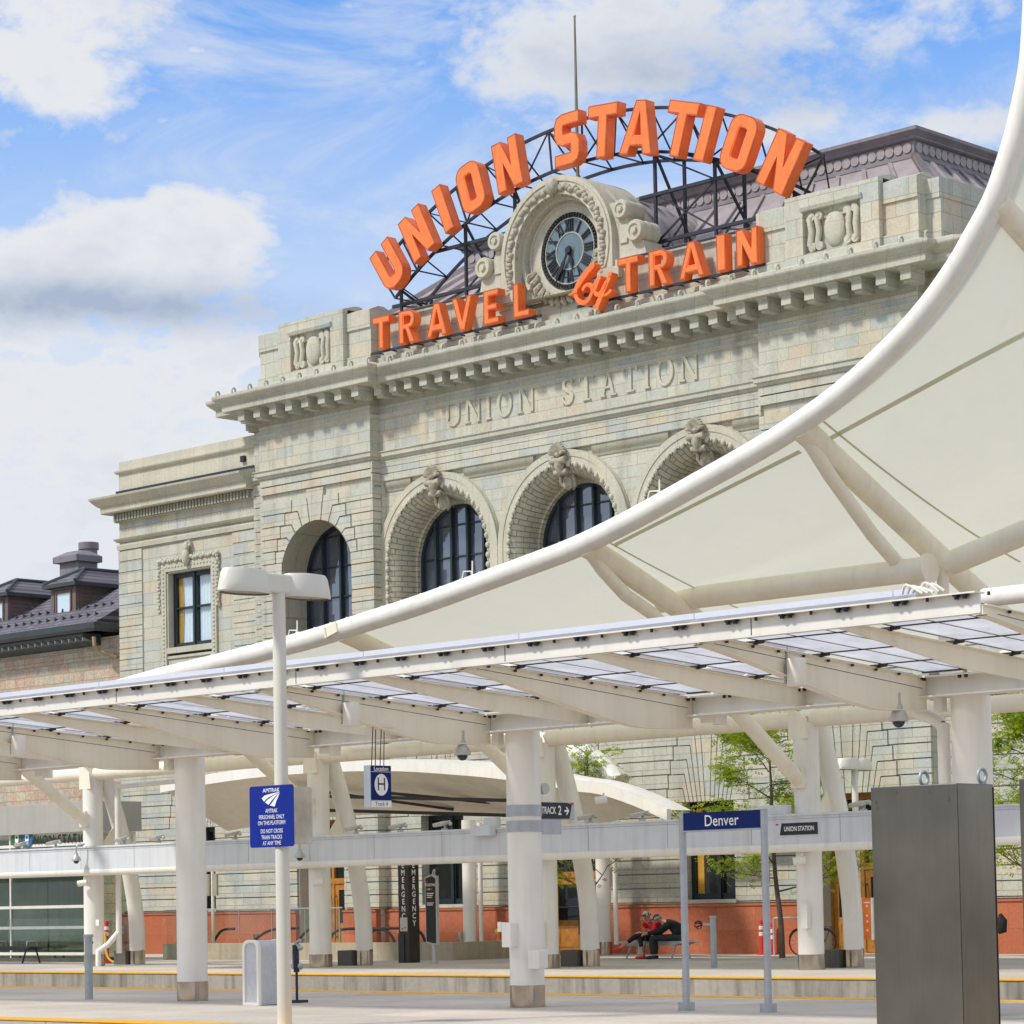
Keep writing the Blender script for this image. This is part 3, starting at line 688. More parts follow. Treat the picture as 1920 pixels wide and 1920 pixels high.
# carved keystones
def keystone(x):
    m = MB(); z = 14.98; y = YC-.10
    for i in range(11):                                   # fluted shell
        a = R(-75+15*i); d = Vector((math.sin(a), 0, math.cos(a))); c0 = Vector((x, y-.04, z-.02)); k_ = 1-.12*abs(i-5)/5
        m.tube([c0, c0+d*.20*k_+V(0, -.12, 0), c0+d*.38*k_+V(0, -.16, 0), c0+d*.48*k_+V(0, -.06, 0)], [.035, .055, .072, .045], 7)
    m.ball((x, y-.06, z), (.12, .16, .12), 12, 8)
    for zz, L_, r_, dy in ((z-.20, .36, .15, -.04), (z-.62, .30, .12, .08)):
        m.tube([V(x-L_, y+dy, zz), V(x-L_*.5, y+dy-.03, zz-.02), V(x, y+dy-.05, zz-.04), V(x+L_*.5, y+dy-.03, zz-.02), V(x+L_, y+dy, zz)], [r_, r_*.86, r_*.8, r_*.86, r_], 14)
        for s_ in (-1, 1):
            m.tube([V(x+s_*(L_+.005), y+dy+r_*.8*(1-t/14)*math.cos(t*.9), zz+r_*.8*(1-t/14)*math.sin(t*.9)) for t in range(13)], .028, 6)
    m.tube([V(x, y+.02, z-.30), V(x, y-.03, z-.42), V(x, y+.06, z-.60)], [.24, .20, .16], 12)
    m.lathe([(.01, -.03), (.17, -.035), (.20, 0), (.26, -.03), (.29, .02), (.2, .06)], (x, YC+.34, z-.95), 18, 'Y')
    for s_ in (-1, 1): m.tube([(x+s_*.30, YC+.26, z-.72), (x+s_*.36, YC+.32, z-.92), (x+s_*.28, YC+.42, z-1.12), (x+s_*.08, YC+.5, z-1.22)], [.05, .075, .07, .04], 7)
    o_ = Vector((x, YC, 15.06)); m.v = [o_+Vector(((p-o_).x*.80, (p-o_).y*.85, (p-o_).z*.82)) for p in m.v]
    m.build('carved_keystone', carve, B, smooth=50)
for x in ARX: keystone(x)
# engraved-style raised serif lettering
le = MB()
def serif_letters(txt, x, z0, h, Y):
    fn = XZ(Y-.05); t = .15*h; th = .09*h; s_ = .07*h; cnt = [0]
    def ff(): cnt[0] = (cnt[0]+1) % 7; return XZ(Y-.05-.0012*cnt[0])
    def R_(a, b, c0, d): le.prism(rect(x+a, x+b, z0+c0+.0009*cnt[0], z0+d-.0007*cnt[0]), [], ff(), .06)
    def S_(a): le.prism([(x+p, z0+q) for p, q in a], [], ff(), .06)
    for ch in txt:
        if ch == 'U':
            w = .74*h; ol = [(0, h), (0, .32*h)]+[(w/2-w/2*math.cos(R(i*15)), .36*h-.36*h*math.sin(R(i*15))) for i in range(13)]+[(w, h), (w-th, h), (w-th, .36*h)]
            inn = [(w/2+(w/2-th)*math.cos(R(i*15)), .36*h-(.36*h-th)*math.sin(R(i*15))) for i in range(13)]
            inn[-1] = (t, .36*h); S_(ol+inn+[(t, h)]); R_(-.07*h, t+.07*h, h-s_, h); R_(w-th-.1*h, w+.1*h, h-s_, h)
        elif ch == 'N':
            w = .8*h; R_(.08*h, .08*h+th, 0, h); R_(w-th, w, 0, h); S_([(.03*h, h), (.03*h+t*1.1, h), (w, 0), (w-t*1.1, 0)]); R_(-.06*h, .24*h, 0, s_); R_(w-th-.1*h, w+.1*h, h-s_, h); R_(-.06*h, .12*h, h-s_, h)
        elif ch == 'I':
            w = .28*h; R_(w/2-t/2, w/2+t/2, 0, h); R_(0, w, 0, s_); R_(0, w, h-s_, h)
        elif ch == 'O':
            w = .82*h; e = lambda a, b: [(x+w/2+a*math.cos(R(i*12)), z0+h/2+b*math.sin(R(i*12))) for i in range(30)]
            le.prism(e(w/2, h*.52), [e(w/2-t, h*.52-th)], fn, .06)
        elif ch == 'S':
            w = .54*h; pts = [(.93*w, .80*h), (.86*w, .92*h), (.6*w, .985*h), (.3*w, .95*h), (.1*w, .80*h), (.14*w, .64*h), (.4*w, .54*h), (.7*w, .45*h), (.92*w, .31*h), (.86*w, .12*h), (.6*w, .02*h), (.3*w, .03*h), (.08*w, .14*h), (.02*w, .26*h)]
            tt = [th*.7, th, th, th*1.1, t*.9, t, t, t, t*.9, th*1.1, th, th, th, th*.7]
            S_(stroke(pts, tt)); R_(.86*w, .97*w, .72*h, .98*h); R_(.0, .1*w, .02*h, .30*h)
        elif ch == 'T':
            w = .72*h; R_(w/2-t/2, w/2+t/2, 0, h); R_(0, w, h-th, h); R_(w/2-.2*h, w/2+.2*h, 0, s_); R_(0, .06*h, h-.22*h, h); R_(w-.06*h, w, h-.22*h, h)
        elif ch == 'A':
            w = .82*h; S_([(.10*h, 0), (.10*h+th, 0), (w/2+.03*h, h*.86), (w/2, h*1.02)]); S_([(w-.08*h-t, 0), (w-.08*h, 0), (w/2+.05*h, h*1.02), (w/2-.06*h, h*1.02)]); R_(.24*h, .62*h, .3*h, .3*h+th); R_(0, .28*h, 0, s_); R_(w-.32*h, w, 0, s_)
        x += w+.32*h
    return x
serif_letters('UNION', -59.62, 16.50, .80, YC); serif_letters('STATION', -54.62, 16.50, .80, YC)
le.build('raised_lettering', stone_trim, B)
# cornice: mouldings that follow pavilions and centre
WP = [(-69.0, 70), (-69.0, YC), (PL[0], YC), (PL[0], YP), (PL[1], YP), (PL[1], YC), (PR[0], YC), (PR[0], YP), (PR[1], YP), (PR[1], YC), (-40.5, YC), (-40.5, 70)]
m = MB()
m.sweep(WP, [(-.3, 17.62), (.04, 17.62), (.06, 17.70), (.10, 17.74), (.12, 17.80), (.14, 17.84), (.16, 17.97), (.16, 18.135), (-.3, 18.135)])
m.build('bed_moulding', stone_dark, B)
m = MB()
m.sweep(WP, [(-.3, 18.14), (.84, 18.14), (.88, 18.16), (.88, 18.36), (.93, 18.385), (.93, 18.41), (.98, 18.44), (1.10, 18.56), (1.12, 18.60), (1.12, 18.68), (1.0, 18.70), (.1, 19.02), (-.3, 19.04)])
cor = m.build('main_cornice', stone_cornice, B)
m = MB()                                                  # architrave and frieze mouldings
m.sweep(WP, [(-.2, 17.20), (.03, 17.20), (.05, 17.24), (.10, 17.28), (.10, 17.32), (-.2, 17.33)])
m.sweep(WP, [(-.2, 15.83), (.02, 15.83), (.06, 15.87), (.06, 15.90), (.13, 15.94), (.13, 16.06), (.17, 16.09), (.17, 16.12), (-.2, 16.135)])
m.build('string_course', stone_cornice, B)
md = MB(); md.box(-.20, .20, -.78, -.05, -.05, 0); md.box(-.185, .185, -.74, -.05, -.085, -.05); md.box(-.165, .165, -.70, -.05, -.33, -.085); md.box(-.14, .14, -.60, -.05, -.40, -.33)
mo = md.build('modillion', stone_cornice, B, local=True); first = True
def place_mod(x, y, rz=0):
    global first
    o = mo if first else mo.copy()
    if not first: COL.objects.link(o)
    first = False; o.location = Vector((x, y, 18.139))-Vector((-54.75, 58.9, 0)); o.rotation_euler.z = rz
for x0, x1, y, n in ((PL[0]-.10, PL[1]+.06, YP, 8), (PL[1]+.7, PR[0]-.7, YC, 22), (PR[0]-.06, PR[1]+.10, YP, 8)):
    for i in range(n): place_mod(x0+(x1-x0)*i/(n-1), y)
for s_, xo in ((-1, -69.0), (1, -40.5)):
    for y in (59.35, 60.05, 60.75, 61.45): place_mod(xo, y, -R(90) if s_ < 0 else R(90))
# antefix hooks along the gutter
hk = MB(); hk.tube([(0, 0, -.03), (0, -.03, .10), (0, -.01, .17), (0, .08, .20), (0, .13, .14), (0, .12, .08)], .035, 6)
ho = hk.build('gutter_hook', stone_cornice, B, local=True, smooth=60); firsth = True
def place_hook(x, y, rz=0):
    global firsth
    o = ho if firsth else ho.copy()
    if not firsth: COL.objects.link(o)
    firsth = False; o.location = Vector((x, y, 18.69))-Vector((-54.75, 58.9, 0)); o.rotation_euler.z = rz
for x0, x1, y, n in ((PL[0]-1.0, PL[1]+1.0, YP-1.0, 10), (PL[1]+1.55, PR[0]-1.55, YC-1.0, 17), (PR[0]-1.0, PR[1]+1.0, YP-1.0, 10)):
    for i in range(n): place_hook(x0+(x1-x0)*i/(n-1), y)
for y in (58.6, 59.4, 60.2): place_hook(-70.0, y, -R(90)); place_hook(-39.5, y, R(90))
# parapets
def ppara(x0, x1, cx, sgn):
    m = MB()
    m.prism([(x0, 18.9), (x1, 18.9), (x1, 20.75), (x0, 20.75)], [], XZ(YP+.1), 1.0)
    m.box(x0-.02, x1+.02, YP+.04, YP+.12, 20.18, 20.751); m.box(x0-.05, x1+.05, YP+.02, YP+.1, 18.9, 19.3)
    bx0, bx1 = cx-1.6, cx+1.6
    m.prism(rect(bx0, bx1, 18.9, 20.92), [rect(cx-.99, cx+.99, 19.25, 20.44)], XZ(YP-.1), .22)
    m.sweep([(bx0+.55, YP-.1), (bx1-.55, YP-.1)], [(0, 20.45), (.04, 20.45), (.08, 20.54), (.08, 20.58), (0, 20.60)])
    # sloping cap stones
    for a, b, y0, z in ((x0, bx0, YP+.04, 20.752), (bx1, x1, YP+.04, 20.752), (bx0, bx1, YP-.1, 20.921)):
        m.prism([(y0, z), (YP+1.1, z), (YP+.7, z+.16), (YP+.45, z+.16)], [], YZ(a), b-a)
    xo0, xo1 = (x0-.45, x0) if sgn < 0 else (x1, x1+.45)
    m.box(xo0, xo1-.002 if sgn < 0 else xo1, YC+.1, YP+1.1, 18.9, 20.70); m.box(xo0-.02, xo1+.02, YC+.06, YC+.11, 20.16, 20.702)
    xf0, xf1 = (x0-.45, x0-.05) if sgn < 0 else (x1+.05, x1+.45)
    m.box(xf0, xf1, YP+1.1, 66, 18.9, 20.70)
    fo = xf0-.03 if sgn < 0 else xf1; m.box(fo, fo+.03, YC+.06, 66, 20.16, 20.703)
    m.build('parapet', stone_trim2, B)
    k = MB()
    k.ball((cx, YP+.06, 19.85), (.36, .14, .50), 20, 10)
    for s_ in (-1, 1):
        for dx, w_ in ((.50, .09), (.75, .10)):
            k.tube([(cx+s_*(dx-.05), YP+.04, 20.33), (cx+s_*(dx+.06), YP+.0, 20.22), (cx+s_*dx, YP+.02, 19.85), (cx+s_*(dx+.06), YP+.0, 19.5), (cx+s_*(dx-.05), YP+.04, 19.38)], w_, 8)
            for z in (20.27, 19.43): k.lathe([(.02, -.08), (.12, -.08), (.13, -.02), (.12, .06), (.02, .06)], (cx+s_*(dx-.02), YP+.04, z), 12, 'Y')
    k.build('carved_cartouche', stone_trim, B, smooth=50)
stone_trim2 = coursed('parapet_stone', .85, .52, .010, ST, dirt=.45)
ppara(*PL, PCX[0], -1); ppara(*PR, PCX[1], 1)
m = MB()
for xa, xb in ((PL[1], -56.45), (-52.99, PR[0])): m.box(xa, xb, YC, YC+.9, 18.9, 20.36); m.box(xa, xb, YC-.04, YC+.94, 20.36, 20.52)
m.box(PL[1], PR[0], YC-.10, YC+.01, 18.9, 19.16); m.box(-56.45, -52.99, YC+.3, YC+.9, 18.9, 19.72)
m.build('centre_parapet', stone_trim2, B)
# clock gable
GX, GZ = -54.72, 21.20
m = MB(); ro = 2.30
outl = [(GX-ro, 19.9), (GX+ro, 19.9)]+arc(GX, GZ, ro, 0, math.pi, 40)
m.prism(outl, [[(GX-1.72, 19.9+.001), (GX+1.72, 19.9+.001)]+arc(GX, GZ, 1.72, 0, math.pi, 36)], XZ(YC-.12), .5)
ring2 = lambda r0_, r1_, y, d: m.prism(arc(GX, GZ, r1_, -.55, math.pi+.55, 40)+arc(GX, GZ, r0_, math.pi+.55, -.55, 40), [], XZ(y), d)
m.prism([(GX-1.8, 19.9), (GX+1.8, 19.9)]+arc(GX, GZ, 1.8, 0, math.pi, 36), [arc(GX+.10, GZ+.06, 1.19, 0, 2*math.pi, 40)[:-1]], XZ(YC+.40), .2)
ring2(1.60, 1.73, YC+.2, .3); ring2(2.12, 2.2, YC-.16, .1); ring2(1.46, 1.52, YC+.36, .1)
m.box(GX-2.15, GX+2.15, YC+.62, YC+.8, 18.95, 20.2)
m.box(GX-2.6, GX-1.75, YC-.2, YC+.5, 19.95, 20.30); m.box(GX+1.75, GX+2.6, YC-.2, YC+.5, 19.95, 20.30)
for sg in (-1, 1):
    m.prism([(GX+sg*2.22, 20.3), (GX+sg*3.5, 20.3), (GX+sg*3.35, 20.95), (GX+sg*2.8, 21.1), (GX+sg*2.7, 22.0), (GX+sg*2.2, 22.3), (GX+sg*2.0, 22.3)], [], XZ(YC+.1), .8)
    m.box(*sorted((GX+sg*2.45, GX+sg*2.75)), YC+.05, YC+.12, 21.0, 21.55)
m.prism(outl, [], XZ(YC+.6), 1.2)
gab = m.build('clock_gable', stone_trim, B, smooth=25)
for s_ in (-1, 1):
    for dx, z, r in ((2.60, 22.0, .29), (3.14, 21.26, .33)):
        v = MB(); v.lathe([(.02, -.16), (r*.3, -.16), (r*.34, -.08), (r*.55, -.08), (r*.6, -.13), (r*.9, -.13), (r, -.06), (r, .12), (r*.93, .2), (r, .28), (r, .40), (r*.93, .48), (r, .56), (r, .74), (.02, .74)], (GX+s_*dx, YC+.02, z), 20, 'Y'); v.build('gable_volute', stone_trim, B, smooth=35)
gm = MB()
for i in range(46):
    a = math.pi*(i+.5)/46; rr = 1.92+.05*math.sin(i*2.1); p = V(GX+rr*math.cos(a), YC-.13, GZ+rr*math.sin(a))
    gm.ball(p, (.12, .10, .10), 7, 5); q = V(GX+(rr-.14)*math.cos(a+.03), YC-.05, GZ+(rr-.14)*math.sin(a+.03)); gm.ball(q, (.06, .07, .09), 6, 4)
for s_ in (-1, 1):
    for i in range(9): gm.ball((GX+s_*(1.92+.04*math.sin(i*2)), YC-.13, GZ-.1-i*.11), (.12, .10, .08), 7, 5)
gm.ball((GX, YC-.2, GZ+1.95), (.24, .2, .27), 12, 8)
for i in range(16):
    a = math.pi+.25+(math.pi-.5)*i/15; gm.tube([(GX+1.25*math.cos(a), YC+.3, GZ+1.25*math.sin(a)-.05), (GX+1.45*math.cos(a+.1), YC+.18, GZ+1.5*math.sin(a+.1)), (GX+1.6*math.cos(a+.16), YC+.2, GZ+1.62*math.sin(a+.16))], [.06, .11, .05], 6)
gm.build('carved_garland', carve, B, smooth=50)
ck = MB(); KZ, KY, KX = 21.28, YC+.46, GX+.10
ck.lathe([(.01, -.03), (1.0, -.03), (1.0, .0), (.01, .0)], (KX, KY, KZ), 48, 'Y'); face_ = ck.build('clock_face', clockm, B, smooth=30)
k = MB()
for r0_, r1_ in ((.985, 1.02), (.545, .58)): k.prism(arc(KX, KZ, r1_, 0, 2*math.pi, 60)[:-1], [arc(KX, KZ, r0_, 0, 2*math.pi, 60)[:-1]], XZ(KY-.05), .03)
k.build('clock_ring', brass, face_)
k = MB()
for i in range(60):
    a = 2*math.pi*i/60; d = Vector((math.cos(a), 0, math.sin(a))); w = .05 if i % 5 else .085
    k.bar(V(KX, KY-.06, KZ)+d*1.035, V(KX, KY-.06, KZ)+d*1.165, w, .04, (0, 1, 0))
k.prism(arc(KX, KZ, 1.105, 0, 2*math.pi, 60)[:-1], [arc(KX, KZ, 1.085, 0, 2*math.pi, 60)[:-1]], XZ(KY-.05), .03)
k.build('minute_track', blackm, face_)
k = MB(); ROM = ['XII', 'I', 'II', 'III', 'IIII', 'V', 'VI', 'VII', 'VIII', 'IX', 'X', 'XI']
for h_, s_ in enumerate(ROM):
    a = R(90-30*h_); rad = Vector((math.cos(a), math.sin(a))); tan = Vector((math.sin(a), -math.cos(a)))
    ws = [{'I': .085, 'V': .17, 'X': .17}[c_] for c_ in s_]; x = -sum(ws)/2
    def P_(u, r_): q = rad*r_+tan*u; return Vector((KX+q.x, KY-.06, KZ+q.y))
    for c_, w_ in zip(s_, ws):
        xm = x+w_/2
        if c_ == 'I': k.bar(P_(xm, .6), P_(xm, .965), .05, .03, (0, 1, 0))
        elif c_ == 'V': k.bar(P_(xm, .6), P_(xm-.07, .965), .055, .03, (0, 1, 0)); k.bar(P_(xm, .6), P_(xm+.07, .965), .03, .028, (0, 1, 0))
        else: k.bar(P_(xm+.07, .6), P_(xm-.07, .965), .055, .03, (0, 1, 0)); k.bar(P_(xm-.07, .6), P_(xm+.07, .965), .03, .028, (0, 1, 0))
        x += w_
k.build('roman_numerals', blackm, face_)
def hand(name, ang, ln, w, y):
    a = R(90-ang); d = Vector((math.cos(a), 0, math.sin(a))); n = Vector((-d.z, 0, d.x)); c0 = V(KX, KY+y, KZ); h = MB()
    pts = [(-.14, .05), (0, .08), (.16, .035), (.3*ln, .03), (.42*ln, w), (.62*ln, w*.8), (.72*ln, .03), (ln, .015)]
    up = [(q, s_) for q, s_ in pts]; poly = up+[(q, -s_) for q, s_ in up[::-1]]
    h.prism(poly, [], lambda u, v, dd: c0+d*u+n*v+V(0, dd, 0), .03)
    h.lathe([(.01, -.02), (.1, -.02), (.1, .03), (.01, .03)], c0, 14, 'Y'); h.build(name, blackm, face_)
hand('hour_hand', 167, .62, .075, -.10); hand('minute_hand', 210, 1.03, .07, -.14)
# roof: hipped metal mansard with pierced crest, barrel behind the clock
X0, X1, Y0, Y1 = -64.0, -45.4, 64.3, 76.0; ZT = 23.2
ex0, ex1, ey0, ey1, ZB = -68.4, -41.0, 59.9, 80.4, 19.6
rf = MB(); t_ = [(X0, Y0, ZT), (X1, Y0, ZT), (X1, Y1, ZT), (X0, Y1, ZT)]; b_ = [(ex0, ey0, ZB), (ex1, ey0, ZB), (ex1, ey1, ZB), (ex0, ey1, ZB)]
rf.add(t_+b_, [(0, 1, 2, 3), (4, 5, 1, 0), (5, 6, 2, 1), (6, 7, 3, 2), (7, 4, 0, 3)])
roof = rf.build('roof', rooftin, B)
sm = MB()
def lerp(a, b, t): return Vector(a)*(1-t)+Vector(b)*t
for (a, b, c_, d_) in ((t_[0], t_[1], b_[0], b_[1]), (t_[1], t_[2], b_[1], b_[2])):
    n = 20 if a[1] == b[1] else 16
    for i in range(n+1):
        p, q = lerp(a, b, i/n), lerp(c_, d_, i/n); sm.bar(p+V(0, 0, -.05)+(q-p)*.04, q+V(0, 0, .03), .11, .26)
    p, q = Vector(a), Vector(c_); sm.bar(p, q, .2, .24)
sm.bar(t_[1], b_[1], .2, .24)
sm.build('standing_seam', rooftin, roof)
cr = MB(); CP = [(X0, Y1), (X0, Y0), (X1, Y0), (X1, Y1)]
cr.sweep(CP, [(-.2, ZT-.1), (.02, ZT-.1), (.10, ZT-.05), (.10, ZT+.02), (.04, ZT+.05), (.04, ZT+.09), (-.2, ZT+.09)])
cr.sweep(CP, [(-.2, ZT+.09), (-.02, ZT+.09), (-.02, ZT+.50), (-.2, ZT+.50)])
cr.sweep(CP, [(-.2, ZT+.50), (.05, ZT+.50), (.12, ZT+.54), (.12, ZT+.58), (.20, ZT+.66), (.28, ZT+.72), (.28, ZT+.82), (-.2, ZT+.86)])
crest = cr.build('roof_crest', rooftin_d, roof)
dk = MB(); n = 58
for i in range(n):
    x = X0+.25+(X1-X0-.5)*i/(n-1); dk.lathe([(.01, 0), (.155, 0), (.155, .05), (.01, .05)], (x, Y0-.015, ZT+.295), 12, 'Y')
n = 36
for i in range(n):
    y = Y0+.25+(Y1-Y0-.5)*i/(n-1); dk.lathe([(.01, 0), (.155, 0), (.155, .05), (.01, .05)], (X1-.035, y, ZT+.295), 12, 'X')
dk.build('crest_discs', rooftin, roof)
br = MB(); br.lathe([(2.0, 0), (2.45, 0), (2.45, 7.0), (2.0, 7.0)], (GX, YC+.9, 20.75), 40, 'Y')
for i in range(14): br.lathe([(2.43, 0), (2.50, 0), (2.50, .06), (2.43, .06)], (GX, YC+1.2+i*.45, 20.75), 40, 'Y')
br.build('barrel_roof', rooftin, B, smooth=30)
core = MB(); core.box(-68.7, -40.8, 60.6, 80, 0, 19.5); core.build('core_wall', darkconc, B)
# ------------------------------------------------------------------ flanking wings
def wing(x0, x1, side):
    w = MB(); Y = 59.02; cx = -72.66 if side < 0 else -36.84
    hole = rect(cx-1.32, cx+1.32, 10.4, 13.40)
    w.prism(rect(x0, x1, 6.7, 14.8), [hole], XZ(Y+.05), .5)
    rust(w, x0-.0, x0+1.32, Y, 6.7, 14.36, h=.392, top=14.36); rust(w, x1-1.3, x1, Y, 6.7, 14.36, h=.392, top=14.36)
    dx = cx+.3
    w.prism(rect(x0, x1, 0, 6.72), [rect(dx-.95, dx+.95, 1.55, 4.35)], XZ(Y+.08), .5)
    rust(w, x0, x1, Y, 1.42, 4.34, [(dx-.95, dx+.95, 1.5, 4.4)]); fan(w, dx, .95, x0, x1, Y)
    sx = x0 if side < 0 else x1
    w.box(*sorted((sx, sx-side*.4)), Y+.5, 76, 0, 17.4)
    for a, b in course_lines(6.7, 14.36, .392, 14.36): w.box(*sorted((sx-side*-.02, sx-side*.05)), Y+.02, Y+1.2, a+.035, b)
    w.box(x0, x1, Y+.05, Y+.6, 14.801, 17.4)
    w.build('wing_wall', stone, B)
    path = [(x0, 76), (x0, Y), (x1, Y)] if side < 0 else [(x0, Y), (x1, Y), (x1, 76)]
    m = MB()
    m.sweep(path, [(-.1, 14.40), (.03, 14.40), (.05, 14.55), (.04, 14.6), (-.1, 14.6)]); m.sweep(path, [(-.1, 14.68), (.03, 14.68), (.10, 14.74), (.14, 14.80), (-.1, 14.86)])
    m.sweep(path, [(-.1, 15.40), (.10, 15.40), (.10, 15.66), (-.1, 15.66)])
    m.sweep(path, [(-.1, 15.70), (.42, 15.70), (.45, 15.74), (.45, 15.93), (.52, 15.96), (.60, 16.04), (.74, 16.20), (.76, 16.27), (.1, 16.42), (-.1, 16.42)])
    m.sweep(path, [(-.3, 16.42), (-.04, 16.42), (-.04, 17.12), (.03, 17.14), (.09, 17.20), (.10, 17.25), (-.04, 17.28), (-.04, 17.58), (-.3, 17.64)])
    m.build('wing_cornice', stone_trim, B)
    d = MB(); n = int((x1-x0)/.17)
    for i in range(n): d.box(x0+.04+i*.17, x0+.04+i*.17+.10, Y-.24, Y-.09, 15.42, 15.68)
    d.build('dentil_course', stone_dark, B)
    f = MB(); f.box(x0, x1, Y-.10, Y+.05, 16.425, 16.52); f.build('lead_flashing', darksteel, B)
    if side < 0:
        v_ = MB(); v_.box(x1-.75, x1-.55, Y-.06, Y+.05, 16.72, 16.92); v_.build('wall_vent', blackm, B)
    # carved window surround
    s = MB(); op = None
    s.prism(rect(cx-1.50, cx+1.50, 8.4, 13.66), [rect(cx-1.24, cx+1.24, 8.41, 13.36)], XZ(Y-.03), .1)
    s.box(cx-1.24, cx-1.17, Y+.02, Y+.5, 10.5, 13.36); s.box(cx+1.17, cx+1.24, Y+.02, Y+.5, 10.5, 13.36); s.box(cx-1.24, cx+1.24, Y+.02, Y+.5, 13.30, 13.36)
    s.box(cx-1.28, cx+1.28, Y-.02, Y+.55, 10.48, 10.68); s.box(cx-1.22, cx+1.22, Y-.0, Y+.55, 10.30, 10.36); s.box(cx-1.24, cx+1.24, Y+.10, Y+.5, 8.4, 10.3)
    s.build('window_surround', stone_trim, B)
    o_ = MB()
    for i in range(24):
        x = cx-1.60+3.2*i/23; o_.ball((x, Y-.05, 13.74+.03*math.sin(i*2.5)), (.09, .07, .09), 6, 4)
    for s_ in (-1, 1):
        for i in range(14): o_.ball((cx+s_*(1.60+.03*math.sin(i*2.2)), Y-.05, 13.66-i*.13), (.07, .06, .08), 6, 4)
        for i in range(34): o_.ball((cx+s_*1.37, Y-.035, 13.45-i*.145), (.05, .03, .05), 5, 4)
    for i in range(15): o_.ball((cx-1.22+i*.174, Y-.035, 13.51), (.05, .03, .05), 5, 4)
    o_.ball((cx, Y-.12, 13.75), (.16, .14, .3), 10, 8); o_.ball((cx, Y-.1, 14.12), (.13, .1, .2), 10, 8); o_.tube([(cx-.15, Y-.05, 14.0), (cx+.2, Y-.08, 14.2), (cx+.1, Y-.05, 14.34)], .06, 6)
    o_.build('carved_window_crest', stone_trim, B, smooth=50)
    fr = MB(); yw = Y+.26
    fr.prism(rect(cx-1.17, cx+1.17, 10.68, 13.30), [rect(cx-1.02, cx-.11, 10.84, 12.04), rect(cx-1.02, cx-.11, 12.10, 13.14), rect(cx+.11, cx+1.02, 10.84, 12.04), rect(cx+.11, cx+1.02, 12.10, 13.14)], XZ(yw), .14)
    fr.box(cx-.05, cx+.05, yw-.05, yw, 10.7, 13.28)
    wn = fr.build('sash_window', greenframe, B)
    g_ = MB(); g_.face(rect(cx-1.08, cx+1.08, 10.75, 13.2), [], XZ(yw+.09)); g_.build('pane', clearpane, wn)
    cu = MB()
    cu.grid(lambda u, v: Vector((cx-.80+1.85*u, yw+.15+.025*math.sin(u*70), 10.7+2.55*v)), 60, 1); cu.build('curtain', curtain, wn, smooth=60)
    cu = MB(); cu.grid(lambda u, v: Vector((cx-1.06+.24*u+(.06*math.sin(3*v)), yw+.115+.015*math.sin(u*20), 10.7+2.55*v)), 12, 8); cu.build('side_curtain', amber, wn, smooth=60)
    rm = MB(); rm.box(cx-1.2, cx+1.2, yw+.5, yw+.6, 10.2, 13.6); rm.build('room_wall', darkconc, wn)
    # ground floor window
    gw(dx, Y)
clearpane = clearglass('clear_pane', (.84, .90, .94), .08)
def gw(dx, Y, mat_c=None):
    fr = MB(); yw = Y+.34
    fr.prism(rect(dx-.95, dx+.95, 1.55, 4.35), [rect(dx-.78, dx+.02, 1.72, 4.2), rect(dx+.22, dx+.80, 1.72, 4.2)], XZ(yw), .14); fr.box(dx+.06, dx+.18, yw-.05, yw, 1.56, 4.3)
    w_ = fr.build('ground_floor_window', greenframe, B)
    g_ = MB(); g_.face(rect(dx-.9, dx+.9, 1.6, 4.3), [], XZ(yw+.08)); g_.build('pane', darkglass, w_)
    s_ = MB(); s_.box(dx-1.0, dx+1.0, Y-.05, Y+.4, 1.44, 1.55); s_.build('sill', stone_trim, w_)
    if mat_c:
        c_ = MB(); c_.grid(lambda u, v: Vector((dx-.76+.24*u, yw+.06+.01*math.sin(u*20), 1.7+2.5*v)), 12, 1); c_.build('curtain', mat_c, w_)
wing(-76.6, -69.0, -1); wing(-40.5, -33.0, 1)
gw(ARX[0], YC); gw(ARX[2], YC, amber)
